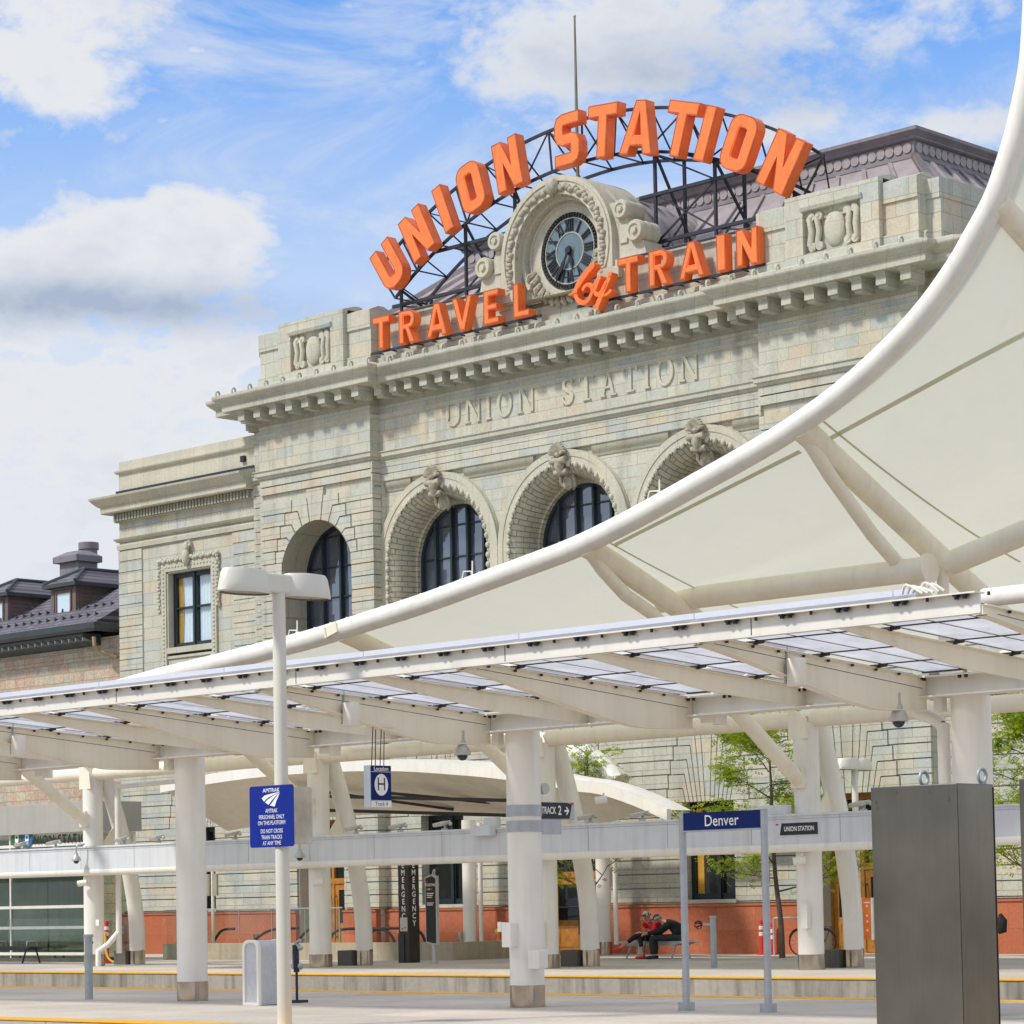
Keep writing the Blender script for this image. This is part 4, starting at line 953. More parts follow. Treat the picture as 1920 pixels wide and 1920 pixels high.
# doors
def door(cx, hw, Y, txt=None):
    fr = MB(); yd = Y+.55
    fr.prism(rect(cx-hw, cx+hw, 0, 4.35), [rect(cx-hw+.12, cx-.06, .03, 2.28), rect(cx+.06, cx+hw-.12, .03, 2.28), rect(cx-hw+.12, cx-.06, 2.46, 4.2), rect(cx+.06, cx+hw-.12, 2.46, 4.2)], XZ(yd), .16)
    f_ = fr.build('entrance_doors', wood, B)
    g_ = MB(); g_.face(rect(cx-hw+.1, cx+hw-.1, 2.4, 4.22), [], XZ(yd+.1)); g_.build('transom_pane', darkglass, f_)
    for s_ in (-1, 1):
        a, b = sorted((cx+s_*.07, cx+s_*(hw-.13))); lf = MB()
        lf.prism(rect(a, b, .04, 2.27), [rect(a+.17, b-.17, 1.0, 2.08)], XZ(yd+.03), .08)
        lf.prism(rect(a+.15, b-.15, .2, .86), [rect(a+.24, b-.24, .28, .78)], XZ(yd+.015), .02)
        l_ = lf.build('door_leaf', wood, f_)
        g_ = MB(); g_.face(rect(a+.15, b-.15, .98, 2.1), [], XZ(yd+.07)); g_.build('pane', darkglass, l_)
        h_ = MB(); xh = a+.06 if s_ > 0 else b-.06; h_.tube([(xh, yd+.02, .55), (xh, yd-.05, .6), (xh, yd-.05, 1.85), (xh, yd+.02, 1.9)], .018, 8); h_.build('handle', brown, l_)
    for a, b in ((cx-hw-.001, cx-hw+.05), (cx+hw-.05, cx+hw+.001)): j = MB(); j.box(a, b, Y+.08, yd, 0, 4.35); j.build('door_jamb', stone_trim, B)
    if txt:
        t_ = MB(); t_.text(txt, lambda u, v, d: Vector((cx+.62+u, yd-.06+d, 2.95+v)), .62, .02, sx=.8, space=1.15); t_.build('transom_lettering', goldl, f_)
        l2 = MB(); l2.lathe([(.01, 0), (.14, 0), (.14, .02), (.01, .02)], (cx+.42, yd-.01, 1.45), 16, 'Y'); l2.build('door_sticker', yelp, f_)
door(CX, 1.35, YC, 'ORD'); door(PCX[0], 1.15, YP); door(PCX[1], 1.15, YP)
# red granite base course, broken at the doors
def gseg(x0, x1, y):
    gr = MB(); gr.box(x0, x1, y, y+.2, -.02, 1.36); gr.box(x0, x1, y-.03, y+.2, 1.36, 1.42); gr.build('granite_base', granite, B)
gseg(-76.66, -69.0, 58.93); gseg(-69.0, PL[0]+.0, 58.82)
for a, b, y in ((PL[0], PCX[0]-1.15, YP-.08), (PCX[0]+1.15, PL[1], YP-.08), (PL[1], CX-1.35, YC-.08), (CX+1.35, PR[0], YC-.08), (PR[0], PCX[1]-1.15, YP-.08), (PCX[1]+1.15, PR[1], YP-.08)): gseg(a, b, y)
gseg(PR[1], -40.5, 58.82); gseg(-40.5, -33.0, 58.93)
# ------------------------------------------------------------------ rooftop signs
def glyph(ch, w, h, t):
    if ch == 'I': return [rect(0, w, 0, h)], []
    if ch == 'T': return [[(w/2-t/2, 0), (w/2+t/2, 0), (w/2+t/2, h-t), (w, h-t), (w, h), (0, h), (0, h-t), (w/2-t/2, h-t)]], []
    if ch == 'N': return [[(0, 0), (t, 0), (t, h*.56), (w-t*1.05, 0), (w, 0), (w, h), (w-t, h), (w-t, h*.44), (t*1.05, h), (0, h)]], []
    if ch == 'U':
        r = min(.42*w, w/2-.01); o = [(0, h)]+arc(r, r, r, math.pi, 1.5*math.pi, 5)+arc(w-r, r, r, 1.5*math.pi, 2*math.pi, 5)+[(w, h), (w-t, h)]
        q = max(.05, r-t*.75); return [o+arc(w-t-q, t+q, q, 0, -.5*math.pi, 4)+arc(t+q, t+q, q, -.5*math.pi, -math.pi, 4)+[(t, h)]], []
    if ch == 'O':
        r = .36*w; return [rounded(0, w, 0, h, r)], [rounded(t, w-t, t*.95, h-t*.95, max(.04, r-t*.8))]
    if ch == 'S':
        a = t/2; b = w-t/2; r = .16*w; lo, hi, mid = t/2, h-t/2, h/2
        p = [(w, hi), (a+r, hi), (a+r*.3, hi-r*.3), (a, hi-r), (a, mid+r), (a+r*.3, mid+r*.3), (a+r, mid), (b-r, mid), (b-r*.3, mid-r*.3), (b, mid-r), (b, lo+r), (b-r*.3, lo+r*.3), (b-r, lo), (0, lo)]
        return [stroke(p, t)], []
    if ch == 'A':
        u = t*.95; hx = lambda z: (w/2-u*.55)*z/h
        return [[(0, 0), (u, 0), (u+hx(h*.16), h*.16), (w-u-hx(h*.16), h*.16), (w-u, 0), (w, 0), (w/2+u*.55, h), (w/2-u*.55, h)]], [[(u+hx(h*.36)*.98, h*.36), (w-u-hx(h*.36)*.98, h*.36), (w/2, h*.78)]]
    if ch == 'V':
        u = t; return [[(0, h), (w/2-u*.5, 0), (w/2+u*.5, 0), (w, h), (w-u, h), (w/2, h*.3), (u, h)]], []
    if ch == 'E': return [[(0, 0), (w, 0), (w, t*.85), (t, t*.85), (t, h/2-t*.42), (w*.88, h/2-t*.42), (w*.88, h/2+t*.42), (t, h/2+t*.42), (t, h-t*.85), (w, h-t*.85), (w, h), (0, h)]], []
    if ch == 'L': return [[(0, 0), (w, 0), (w, t*.9), (t, t*.9), (t, h), (0, h)]], []
    if ch == 'R':
        zb = h*.42; r = (h-zb)/2; return [[(0, 0), (t, 0), (t, zb), (w*.42, zb), (w-t*1.05, 0), (w, 0), (w*.68, zb+.03*h)]+arc(w-r, h-r, r, -1.1, math.pi/2, 8)+[(0, h)]], [[(t, zb+t*.7)]+arc(w-r, h-r, r-t*.75, -math.pi/2*.95, math.pi/2, 6)+[(t, h-t*.75)]]
def letter(ch, w, h, t, org, ang, parent, dep, Y, lip=.04):
    ca, sa = math.cos(ang), math.sin(ang)
    def fn(u, v, d): u -= w/2; return Vector((org[0]+u*ca+v*sa, Y+d, org[1]-u*sa+v*ca))
    ol, ho = glyph(ch, w, h, t); m = MB()
    for o in ol: m.prism(o, ho, fn, dep)
    L_ = m.build('letter', orange, parent, bevel=.012); L_['label'] = 'orange channel letter ' + ch
    rm_ = MB()
    for o in ol: rm_.prism(o, [shrink(o, .028)[::-1]], lambda u, v, d: fn(u, v, d-.008), .02)
    rm_.build('letter_rim', orange_rim, L_)
    f = MB()
    try:
        for o in ol: f.prism(shrink(o, .045), [shrink(x[::-1], .045) if False else x for x in ho] if not ho else [shrink(list(reversed(x)), -.045) for x in ho], lambda u, v, d: fn(u, v, d-.012), .02)
        f.build('letter_face', orange_in, L_)
    except Exception as e: print('face', ch, e)
    return L_
SG = thing('rooftop_arch_sign', 'orange UNION STATION letters on an arched dark steel truss above the clock', 'sign', (-54.5, 59.6, 20.4))
AC = (-54.5, 10.05)
for ch, x, y, w in (('U', 724, 491, 1.12), ('N', 779, 434, 1.18), ('I', 829, 388, .46), ('O', 882, 350, 1.14), ('N', 951, 309, 1.18), ('S', 1063, 264, 1.12), ('T', 1129, 246, 1.30),
                    ('A', 1196, 243, 1.42), ('T', 1274, 243, 1.30), ('I', 1322, 251, .46), ('O', 1385, 268, 1.16), ('N', 1462, 306, 1.22)):
    p = at(x, y, 59.3); a = math.atan2(p.x-AC[0], p.z-AC[1]); rr = 13.86
    letter(ch, w*.93, 1.62, .385, (AC[0]+rr*math.sin(a), AC[1]+rr*math.cos(a)), a, SG, .36, 59.30)
tr = MB()
def apt(r_, a, y=60.0): return V(AC[0]+r_*math.sin(a), y, AC[1]+r_*math.cos(a))
A0 = .64
for r_, y in ((15.35, 59.85), (14.05, 59.85), (14.05, 61.2)):
    pts = [apt(r_, -A0+2*A0*i/36, y) for i in range(37)]
    for p, q in zip(pts, pts[1:]): tr.bar(p, q, .07, .09)
na = 14
for i in range(na+1):
    a = -A0+2*A0*i/na; tr.bar(apt(15.35, a, 59.85), apt(14.05, a, 59.85), .05)
    if i < na: a2 = a+2*A0/na; tr.bar(apt(14.05, a if i % 2 else a2, 59.85), apt(15.35, a2 if i % 2 else a, 59.85), .04)
    tr.bar(apt(14.05, a, 59.85), apt(14.05, a, 61.2), .04); tr.bar(apt(15.35, a, 59.85), apt(14.05, a, 61.2), .04)
posts = [-62.6, -59.6, -57.4, -51.6, -49.3, -46.4]
def topz(x, r_=14.05): return AC[1]+math.sqrt(r_*r_-(x-AC[0])**2)
for x in posts:
    for y in (59.85, 61.2): tr.bar((x, y, 20.3), (x, y, topz(x)), .085)
    tr.bar((x, 59.85, topz(x)), (x+.5, 61.2, 20.6), .07); tr.bar((x, 61.2, 22.0 if topz(x) > 22.2 else 21), (x, 59.85, 20.5), .05)
for z in (21.05, 22.5):
    for y in (59.85,):
        for xa, xb in ((-63.0, -57.0), (-52.2, -46.0)):
            w_ = math.sqrt(max(0, 14.05**2-(z-AC[1])**2)); xa_, xb_ = max(xa, AC[0]-w_), min(xb, AC[0]+w_)
            if xb_ > xa_: tr.bar((xa_, y, z), (xb_, y, z), .10)
for (x0, z0, x1, z1) in ((-62.6, 21.0, -59.6, 20.4), (-62.6, 20.4, -59.6, 21.05), (-59.6, 21.05, -57.4, 22.5), (-59.6, 22.5, -57.4, 21.05), (-59.6, 20.4, -57.2, 21.05), (-51.6, 22.5, -49.3, 21.05), (-51.6, 21.05, -49.3, 22.5), (-49.3, 21.05, -46.4, 20.4), (-49.3, 20.4, -46.4, 21.05), (-51.6, 23.7, -49.3, 22.5), (-52.0, 21.05, -49.3, 20.4)):
    tr.bar((x0, 59.87, z0), (x1, 59.87, z1), .05)
tr.bar((-63.2, 61.2, 20.75), (-56, 61.2, 20.75), .1); tr.bar((-53, 61.2, 20.75), (-45.6, 61.2, 20.75), .1)
tr.build('truss', darksteel, SG)
TS = thing('parapet_sign', 'orange TRAVEL by TRAIN letters fixed along the parapet under the clock', 'sign', (-54.5, 58.5, 19.2))
def run(txt, pxs):
    for ch, (x, y, w) in zip(txt, pxs):
        p = at(x, y, 58.3); letter(ch, w, 1.06, .235, (p.x+w/2, 19.28), 0, TS, .30, 58.28)
run('TRAVEL', [(700, 655, .80), (749, 648, .74), (801, 636, .92), (849, 620, .90), (908, 612, .66), (964, 600, .68)])
run('TRAIN', [(1160, 550, .82), (1218, 540, .74), (1274, 527, .96), (1345, 510, .34), (1382, 500, .78)])
sc = MB()
def pxs(l): return [(q.x, q.z) for q in (at(x, y, 58.15) for x, y in l)]
kk_ = [0]
def flat(path, t):
    P = smoothpts([V(a, 0, b) for a, b in path], 3); n = len(P); ts = [t[min(len(t)-1, int(i/3))]*.86 for i in range(n)]
    for i in range(n):
        kk_[0] += 1; y0 = 58.12-.0011*(kk_[0] % 23); p = P[i]
        sc.lathe([(.001, 0), (ts[i]/2, 0), (ts[i]/2, .30+.001*(kk_[0] % 5)), (.001, .30)], (p.x, y0, p.z), 12, 'Y')
        if i < n-1: kk_[0] += 1; q = P[i+1]; d = q-p; w = V(-d.z, 0, d.x).normalized()*(ts[i]+ts[i+1])/4; sc.obox(V((p.x+q.x)/2, 58.12-.0011*(kk_[0] % 23)+.15, (p.z+q.z)/2), d/2, V(0, .15, 0), w)
flat(pxs([(1068, 553), (1076, 549), (1086, 536), (1098, 517), (1108, 502), (1112, 498)]), [.07, .12, .17, .22, .24, .18])
flat(pxs([(1100, 508), (1088, 526), (1081, 545), (1082, 560), (1091, 568), (1102, 565), (1110, 553), (1111, 541), (1105, 534), (1098, 537), (1094, 545)]), [.14, .16, .16, .16, .16, .16, .15, .15, .14, .13, .10])
flat(pxs([(1110, 540), (1115, 533), (1121, 523)]), [.09, .09, .10])
flat(pxs([(1125, 521), (1119, 537), (1117, 549), (1122, 553), (1129, 547), (1137, 531)]), [.16, .16, .15, .15, .14, .13])
flat(pxs([(1145, 515), (1137, 535), (1128, 556), (1119, 578)]), [.18, .18, .20, .24]); flat(pxs([(1126, 557), (1137, 553), (1145, 546)]), [.08, .11, .14])
L_ = sc.build('script_word', orange, TS, bevel=.01)
rl = MB(); rl.bar((-62.6, 58.5, 19.26), (-55.1, 58.5, 19.26), .07, .07); rl.bar((-53.6, 58.5, 19.26), (-46.45, 58.5, 19.26), .07, .07)
rl.bar((-62.3, 58.75, 20.44), (-57.2, 58.75, 20.44), .06); rl.bar((-52.1, 58.75, 20.44), (-46.6, 58.75, 20.44), .06)
for i in range(12): x = -62.4+i*.62; rl.bar((x, 58.5, 19.26), (x, 58.82, 19.26), .04)
for i in range(12): x = -53.3+i*.6; rl.bar((x, 58.5, 19.26), (x, 58.82, 19.26), .04)
rl.bar((-54.0, 58.4, 20.2), (-53.5, 58.9, 20.3), .04); rl.bar((-53.2, 58.4, 19.9), (-52.9, 58.9, 20.2), .04)
rl.build('mounting_rail', darksteel, TS)
FP = thing('flagpole', 'thin bare flagpole rising behind the big sign letters', 'flagpole', (-54.9, 60.2, 21))
m = MB(); p = at(1081, 212, 60.2); q = at(1078, 30, 60.2); m.tube([(p.x, 60.2, 21), (p.x, 60.2, p.z), (p.x, 60.2, q.z)], [.055, .05, .03], 8); m.build('pole', paint('weathered_pole', (.22, .20, .13), .6, .2, .2), FP)
m = MB(); m.ball((p.x, 60.2, q.z), .05, 8, 6); m.build('finial', brass, FP)
# ------------------------------------------------------------------ old sandstone wing with dormers
OW = thing('sandstone_building', 'older rough sandstone wing with dark tiled roof and dormers beside the pale hall', 'building', (-90, 60, 0))
YO = 60.4
m = MB(); m.box(-125, -76.7, YO, 75, 0, 11.6); m.box(-125, -76.7, YO-.05, YO, 10.95, 11.2); m.build('wall', sand, OW)
rm = MB(); ez, rz_ = 12.05, 14.75; ey, ry = 59.45, 64.6; ex = -78.6
rm.add([(-125, ey, ez), (ex, ey, ez), (ex, ry, rz_), (-125, ry, rz_), (ex, 70, ez), (-125, 70, ez), (-125, ey, ez-.1), (ex, ey, ez-.1)], [(0, 1, 2, 3), (3, 2, 4, 5), (1, 4, 2), (0, 6, 7, 1)])
orf = rm.build('roof', tile, OW)
m = MB(); m.tube([(-125, ry, rz_+.02), (ex-.1, ry, rz_+.02)], .10, 8); m.box(-125, -76.8, ry+.3, ry+5, 13.2, 14.85); m.build('ridge', gutter, orf)
m = MB(); m.sweep([(-125, ey), (ex, ey), (ex, 72)], [(-.05, ez-.32), (.02, ez-.32), (.12, ez-.22), (.16, ez-.02), (.12, ez), (-.05, ez)]); m.sweep([(-125, YO+.02), (ex-.9, YO+.02)], [(0, 11.3), (.85, 11.62), (.85, 11.72), (0, 11.72)])
m.build('gutter', gutter, OW)
m = MB()
for i in range(60): x = -79.6-i*.42; m.box(x-.035, x+.035, ey+.18, YO-.02, 11.46, 11.58)
m.build('rafter_ends', steelgrey, OW)
sg_ = MB()
for r_ in range(3):
    for i in range(38):
        if r_ == 2 and i % 3: continue
        x = -79.4-i*.5-r_*.2; t = .12+.17*r_; y = ey+(ry-ey)*t; z = ez+(rz_-ez)*t; sg_.add([(x-.05, y, z), (x+.05, y, z), (x, y, z+.16), (x, y+.22, z+.10)], [(0, 1, 2), (1, 3, 2), (0, 2, 3)])
sg_.build('snow_guards', gutter, orf)
dp = MB(); dp.tube([at(176, 1194, 59.6), at(177, 1210, 59.6), at(185, 1220, 59.9), at(220, 1232, 60.3)], .075, 10); dp.build('downpipe', paint('buff_downpipe', (.42, .30, .17), .5), OW, smooth=50)
def dormer(x, first):
    d = MB(); y0 = 61.0; z0, z1 = 12.75, 13.93; w = .78
    d.box(x-w, x+w, y0, 65.5, z0-.3, z1); dd = d.build('dormer', siding, orf)
    b = MB()
    for i in range(8): z = z0+i*.155; b.box(x+w, x+w+.02, y0+.14, 65, z, z+.135)
    for s_ in (-1, 1): b.box(x+s_*(w-.1)-.1, x+s_*(w-.1)+.1, y0-.03, y0, z0-.25, z1)
    b.box(x-w-.06, x+w+.06, y0-.06, y0, z0-.28, z0-.16); b.box(x-w+.18, x+w-.18, y0-.05, y0, z0+.95, z0+1.05)
    b.build('boards', siding, dd)
    f = MB(); f.prism(rect(x-.5, x+.5, z0-.05, z0+.90), [rect(x-.42, x+.42, z0+.04, z0+.82)], XZ(y0-.05), .05); f.build('window', siding, dd)
    g_ = MB(); g_.face(rect(x-.44, x+.44, z0+.0, z0+.86), [], XZ(y0-.012)); g_.build('pane', clearpane, dd)
    g_ = MB(); g_.grid(lambda u, v: Vector((x-.43+.86*u, y0-.005+.003*math.sin(u*60), z0+.01+.83*v)), 40, 1); g_.build('curtain', curtain, dd)
    r_ = MB(); e = .22; zr = z1+.62
    r_.add([(x-w-e, y0-e, z1), (x+w+e, y0-e, z1), (x+w+e, 66, z1), (x-w-e, 66, z1), (x, y0+.95, zr), (x, 66, zr)], [(0, 1, 4), (1, 2, 5, 4), (0, 4, 5, 3), (0, 3, 2, 1)])
    r_.build('dormer_roof', tile, dd)
    h = MB(); h.tube([(x+w+e, y0-e, z1+.04), (x, y0+.95, zr+.03), (x, 66, zr+.03)], .07, 6); h.tube([(x-w-e, y0-e, z1+.04), (x, y0+.95, zr+.03)], .07, 6); h.sweep([(x-w-e, 66), (x-w-e, y0-e), (x+w+e, y0-e), (x+w+e, 66)], [(-.02, z1-.14), (.03, z1-.14), (.05, z1+.0), (-.02, z1)]); h.build('dormer_ridge', gutter, dd)
dormer(-82.55, 1); dormer(-86.9, 0); dormer(-91.3, 0)
ch = MB(); p = at(152, 1066, 66); c_ = p; ch.box(c_.x-.9, c_.x+.35, 65.6, 66.5, 14.2, c_.z+.25); ch.box(c_.x-1.1, c_.x+.5, 65.4, 66.7, c_.z+.25, c_.z+.50); ch.add([(c_.x-1.1, 65.4, c_.z+.5), (c_.x+.5, 65.4, c_.z+.5), (c_.x+.5, 66.7, c_.z+.5), (c_.x-1.1, 66.7, c_.z+.5), (c_.x-.7, 65.8, c_.z+.72), (c_.x+.2, 65.8, c_.z+.72), (c_.x+.2, 66.3, c_.z+.72), (c_.x-.7, 66.3, c_.z+.72)], [(0, 1, 5, 4), (1, 2, 6, 5), (2, 3, 7, 6), (3, 0, 4, 7), (4, 5, 6, 7)])
q = at(166, 1018, 66.8); ch.lathe([(.36, c_.z-.8), (.36, q.z-.3), (.42, q.z-.28), (.42, q.z), (.3, q.z)], (q.x, 66.8, 0), 18)
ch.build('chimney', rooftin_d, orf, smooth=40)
# ------------------------------------------------------------------ train hall: tensile canopy on white tube frame
TH = thing('tensile_canopy', 'sweeping cream fabric train hall canopy with a thick white tube edge', 'canopy', (-44, 44, 0))
EP = [(-60, 1358), (120, 1318), (251, 1283), (310, 1267), (398, 1246), (500, 1220), (591, 1196), (683, 1167), (790, 1133), (900, 1093), (990, 1060), (1083, 1024.5), (1190, 972), (1300, 911), (1395, 858), (1483, 805), (1580, 735), (1674, 650), (1740, 577), (1793, 503), (1825, 448), (1863, 379), (1885, 320), (1905, 255), (1918, 200), (1930, 140), (1936, 90), (1941, 0), (1943, -100), (1944, -200)]
E0 = [at(x, y, 40) for x, y in EP]
ED = smoothpts(E0, 3)
m = MB(); m.tube(ED, .222, 20); edge = m.build('edge_tube', white, TH, smooth=60)
def slope(z): return min(.62, .25+.065*max(0, z-8.7))                    # fall of the fabric behind its edge
nE = len(ED)-1
def msurf(u, v):
    f = u*nE; i = min(int(f), nE-1); p = ED[i].lerp(ED[i+1], f-i); dy = .22+v*9.8
    dz = -slope(p.z)*dy*(1-.22*v)+.05 - .12*math.sin(math.pi*v)
    return Vector((p.x+.02*dy, 40+dy, max(p.z+dz, 6.0-.0*v)))
m = MB(); m.grid(msurf, nE, 26); m.build('fabric_membrane', membrane, TH, smooth=80)
def sfab(x, y, off=-.02):                                  # height of the fabric over (x,y)
    best = min(range(nE), key=lambda i: abs(ED[i].x-x)); p = ED[best]
    if 0 < best < nE:
        a, b = (ED[best], ED[best+1]) if (ED[best+1].x-x)*(ED[best].x-x) <= 0 else (ED[best-1], ED[best])
        t = (x-a.x)/(b.x-a.x) if abs(b.x-a.x) > 1e-6 else 0; p = a.lerp(b, min(1, max(0, t)))
    dy = y-40; v = (dy-.22)/9.8
    return p.z-slope(p.z)*dy*(1-.22*v)+.05-.12*math.sin(math.pi*v)+off
for (px_, py_), ends in {(1497, 796): ((1784, 1066, 47.0, .235), (1722, 1102, 45.0, .14)), (1096, 1019): ((1290, 1152, 46.5, .235), (1222, 1150, 44.2, .14)), (640, 1181): ((764, 1244, 44.5, .235),), (1866, 376): ((1930, 446, 43.0, .225),)}.items():
    e = at(px_, py_, 40)
    for k, (bx, by, ym, r_) in enumerate(ends):
        b = atx(bx, by, e.x); d = (b-e); p2 = e+d*((ym-40)/d.y)
        bend = V(0, 0, -.16) if k else V(0, 0, 0)
        m = MB(); m.tube([e+d*.01, e+d*.25+bend, e+d*.6+bend*1.2, b, p2], [r_*1.1, r_, r_, r_, r_], 16); m.build('strut', cream, TH, smooth=50)
    if len(ends) > 1:
        s_ = MB(); x = e.x; s_.grid(lambda u, v: V(x+.33+.07*v, 40.3+6.5*u, sfab(x+.33, 40.3+6.5*u, -.03)), 20, 1); s_.build('fabric_seam', seam_mat, TH)
for a, b in (((1545, 822), (1940, 606)), ((1150, 1018), (1497, 842))):
    n = 30; m = MB(); L1 = []
    for i in range(n+1):
        t = i/n; x, y = a[0]+(b[0]-a[0])*t, a[1]+(b[1]-a[1])*t; lo, hi = 40.3, 50.0
        for _ in range(40):
            mid = (lo+hi)/2; p = at(x, y, mid)
            if p.z < sfab(p.x, mid, 0): lo = mid
            else: hi = mid
        p = at(x, y, lo); L1.append(V(p.x, p.y-.0, sfab(p.x, p.y, -.02)))
    m.add([p+V(0, 0, 0) for p in L1]+[V(p.x, p.y+.11, sfab(p.x, p.y+.11, -.02)) for p in L1], [(i, i+1, n+2+i, n+1+i) for i in range(n)]); m.build('fabric_seam', seam_mat, TH)
for a, b, y in (((1240, 1128), (1738, 1066), 43.1), ((1783, 1056), (1990, 970), 43.6)):
    p, q = at(*a, y), at(*b, y); m = MB(); m.tube([p, q], .24, 16); m.build('purlin_tube', cream, TH, smooth=50)
    if a[0] < 1300: f = MB(); f.tube([q, q+(q-p).normalized()*.08], .30, 16); f.build('flange', cream, TH, smooth=40)
p = at(1768, 1085, 43.6); m = MB(); m.tube([V(p.x, p.y, p.z+.15), V(p.x, p.y, 5.3)], .12, 12); m.build('hanger_post', cream, TH, smooth=50)
pl = MB(); c0 = at(622, 1180, 39.77); pl.obox(c0, V(.17, 0, .05), V(0, .02, 0), V(-.03, 0, .12)); pl.obox(c0+V(-.19, .0, -.06), V(.025, 0, .01), V(0, .05, 0), V(-.03, 0, .13)); pl.build('splice_plate', cream, TH, bevel=.01)
ft = MB()
for i in range(10, 60): q = ED[i]; ft.cbox((q.x, q.y, q.z+.222), (.05, .05, .03))
for (x, y) in ((873, 1078), (546, 1188), (1222, 928)):
    q = at(x, y, 40); ft.tube([q+V(-.12, 0, -.1), q+V(-.06, 0, .08), q+V(.18, 0, .06), q+V(.16, 0, 0)], .014, 6); ft.tube([q+V(.20, 0, -.1), q+V(.21, 0, .28)], .016, 6)
ft.build('edge_fittings', white, TH)
# columns of the train hall, each with a bowed strut behind it
cols = [(175, 1600), (598.5, 1600), (1021, 1560), (1514, 1500), (2060, 1500)]
CXS = [at(x, y, 46.4).x for x, y in cols]
for i, x in enumerate(CXS):
    m = MB(); m.tube([(x, 46.4, .33), (x, 46.4, 5.35)], .285, 24); c_ = m.build('column', white, TH, smooth=50)
    m = MB(); m.tube([(x, 46.4, -.01), (x, 46.4, .335)], .30, 24); m.build('base_collar', stainless, c_, smooth=50)
    m = MB(); m.prism([(x-.26, 5.0), (x+.26, 5.0), (x+.20, 5.45), (x-.26, 5.72)], [], XZ(46.12), .06); m.build('top_plate', cream, c_)
    xb = x; path = [V(xb, 47.93, .40), V(xb, 47.88, 1.5), V(xb, 47.64, 2.8), V(xb, 47.32, 4.0), V(xb, 46.97, 5.0), V(xb, 46.72, 5.6)]
    m = MB(); m.tube(smoothpts(path, 3), [.225]*16, 20); s_ = m.build('bowed_strut', white, TH, smooth=60)
    m = MB(); m.tube([(xb, 47.93, -.01), (xb, 47.93, .42)], .225, 20); m.build('strut_collar', stainless, s_, smooth=50)
    m = MB(); m.prism([(47.25, 4.1), (46.6, 3.3), (46.6, 2.9), (47.5, 3.3)], [], YZ(xb-.02), .04); m.build('gusset', cream, s_)
    m = MB(); m.box(xb-.75, xb-.20, 47.65, 48.2, -.01, .40); m.build('ballast_block', darkconc, s_, bevel=.02)
    d = MB(); d.tube([V(x, 43.2, 6.1), V(x, 46.35, 3.95)], .165, 14); d.build('diagonal_brace', cream, TH, smooth=50)
    f = MB(); f.obox(V(x, 46.06, 4.15), V(.16, 0, 0), V(0, .04, .0), V(0, -.02, .22)); f.build('brace_plate', cream, TH)
for a, b in zip(CXS, CXS[1:]):
    m = MB(); m.tube([(a+.22, 46.4, 5.44), (b-.22, 46.4, 5.44)], .185, 16); m.build('ridge_tube', cream, TH, smooth=50)
m = MB(); m.tube([(CXS[0]-12, 46.4, 5.44), (CXS[0]-.22, 46.4, 5.44)], .185, 16); m.build('ridge_tube', cream, TH, smooth=50)
m = MB()
for a, b in ((652, 708), (730, 790), (808, 825)):
    p, q = at(a, 1405-.1*(a-652), 46.15), at(b, 1405-.1*(b-652), 46.15); m.bar(p, q, .05, .05)
m.build('strip_light', lett_white, TH)
m = MB(); x = CXS[0]+.62; m.tube([(x, 46.8, .35), (x, 46.8, .5), (x, 46.8, 5.2)], .085, 12); m.tube([(x, 46.8, 5.05), (x+3.2, 46.8, 5.1)], .07, 10); m.tube([(x, 46.8, .95), (x-.12, 46.5, .6), (x-.3, 46.3, .42), (x-.3, 46.3, 0)], .085, 12); m.build('drain_pipe', white, TH, smooth=50)
# ------------------------------------------------------------------ white box beam with floodlights
BY = 45.85
BM = thing('overhead_box_beam', 'long white box beam running across the train hall columns', 'beam', (-48, BY, 0))
m = MB(); m.box(-90, -18, BY, BY+.22, 2.72, 3.32); m.box(-90, -18, BY-.03, BY+.25, 3.32, 3.37); bb = m.build('beam_body', panel_white, BM, bevel=.006)
m = MB(); m.tube([(-90, BY+.10, 2.66), (-18, BY+.10, 2.66)], .115, 16); m.build('bottom_rail', white, BM, smooth=50)
jn = MB()
x = -88.0
while x < -18: jn.box(x, x+.012, BY-.0035, BY+.01, 2.74, 3.32); x += 2.42
jn.box(-90, -18, BY-.0035, BY+.01, 3.255, 3.263); jn.build('panel_joints', paint('joint_grey', (.30, .31, .32), .7), BM)  # grey joint lines between the beam panels
def floodlight(p, label):
    t = thing('floodlight', label, 'floodlight', p, 'floodlights on the white box beam')
    x, y, z = p
    m = MB(); m.obox(V(x, y, z+.16), V(.19, -.02, .01), V(.02, .13, .03), V(0, -.01, .04)); m.build('housing', silver, t, bevel=.01)
    m = MB(); m.obox(V(x, y-.01, z+.112), V(.165, -.02, .01), V(.02, .11, .025), V(0, -.002, .006)); m.build('lens', steelgrey, t)
    m = MB(); m.tube([(x+.08, y+.02, z), (x+.1, y+.02, z+.12)], .035, 8); m.cbox((x+.10, y, z+.02), (.12, .1, .04)); m.build('bracket', silver, t)
    m = MB(); m.ball((x+.27, y+.03, z+.15), .05, 8, 6); m.build('photocell', silver, t)
FL = [(40, 'floodlight at the far left end of the white beam, by the glass kiosk lettering'), (100, 'floodlight in front of the black kiosk lettering, second along the beam'), (228, 'floodlight between the leftmost train hall column and the big column'), (293, 'floodlight just left of the big column carrying nothing on it'), (436, 'floodlight just left of the blue personnel warning sign'),
      (662, 'floodlight beside the bowed strut under the hanging H sign'), (745, 'floodlight directly below the hanging location H sign'), (828, 'floodlight left of the big column with the track sign'), (1100, 'floodlight under the track sign arrow, with green leaves behind it'), (1198, 'floodlight below the white tip of the entrance canopy')]
for x, lb in FL:
    p = at(x, 1590-.0463*x-6, BY+.1); floodlight((p.x, BY+.1, 3.37), lb)
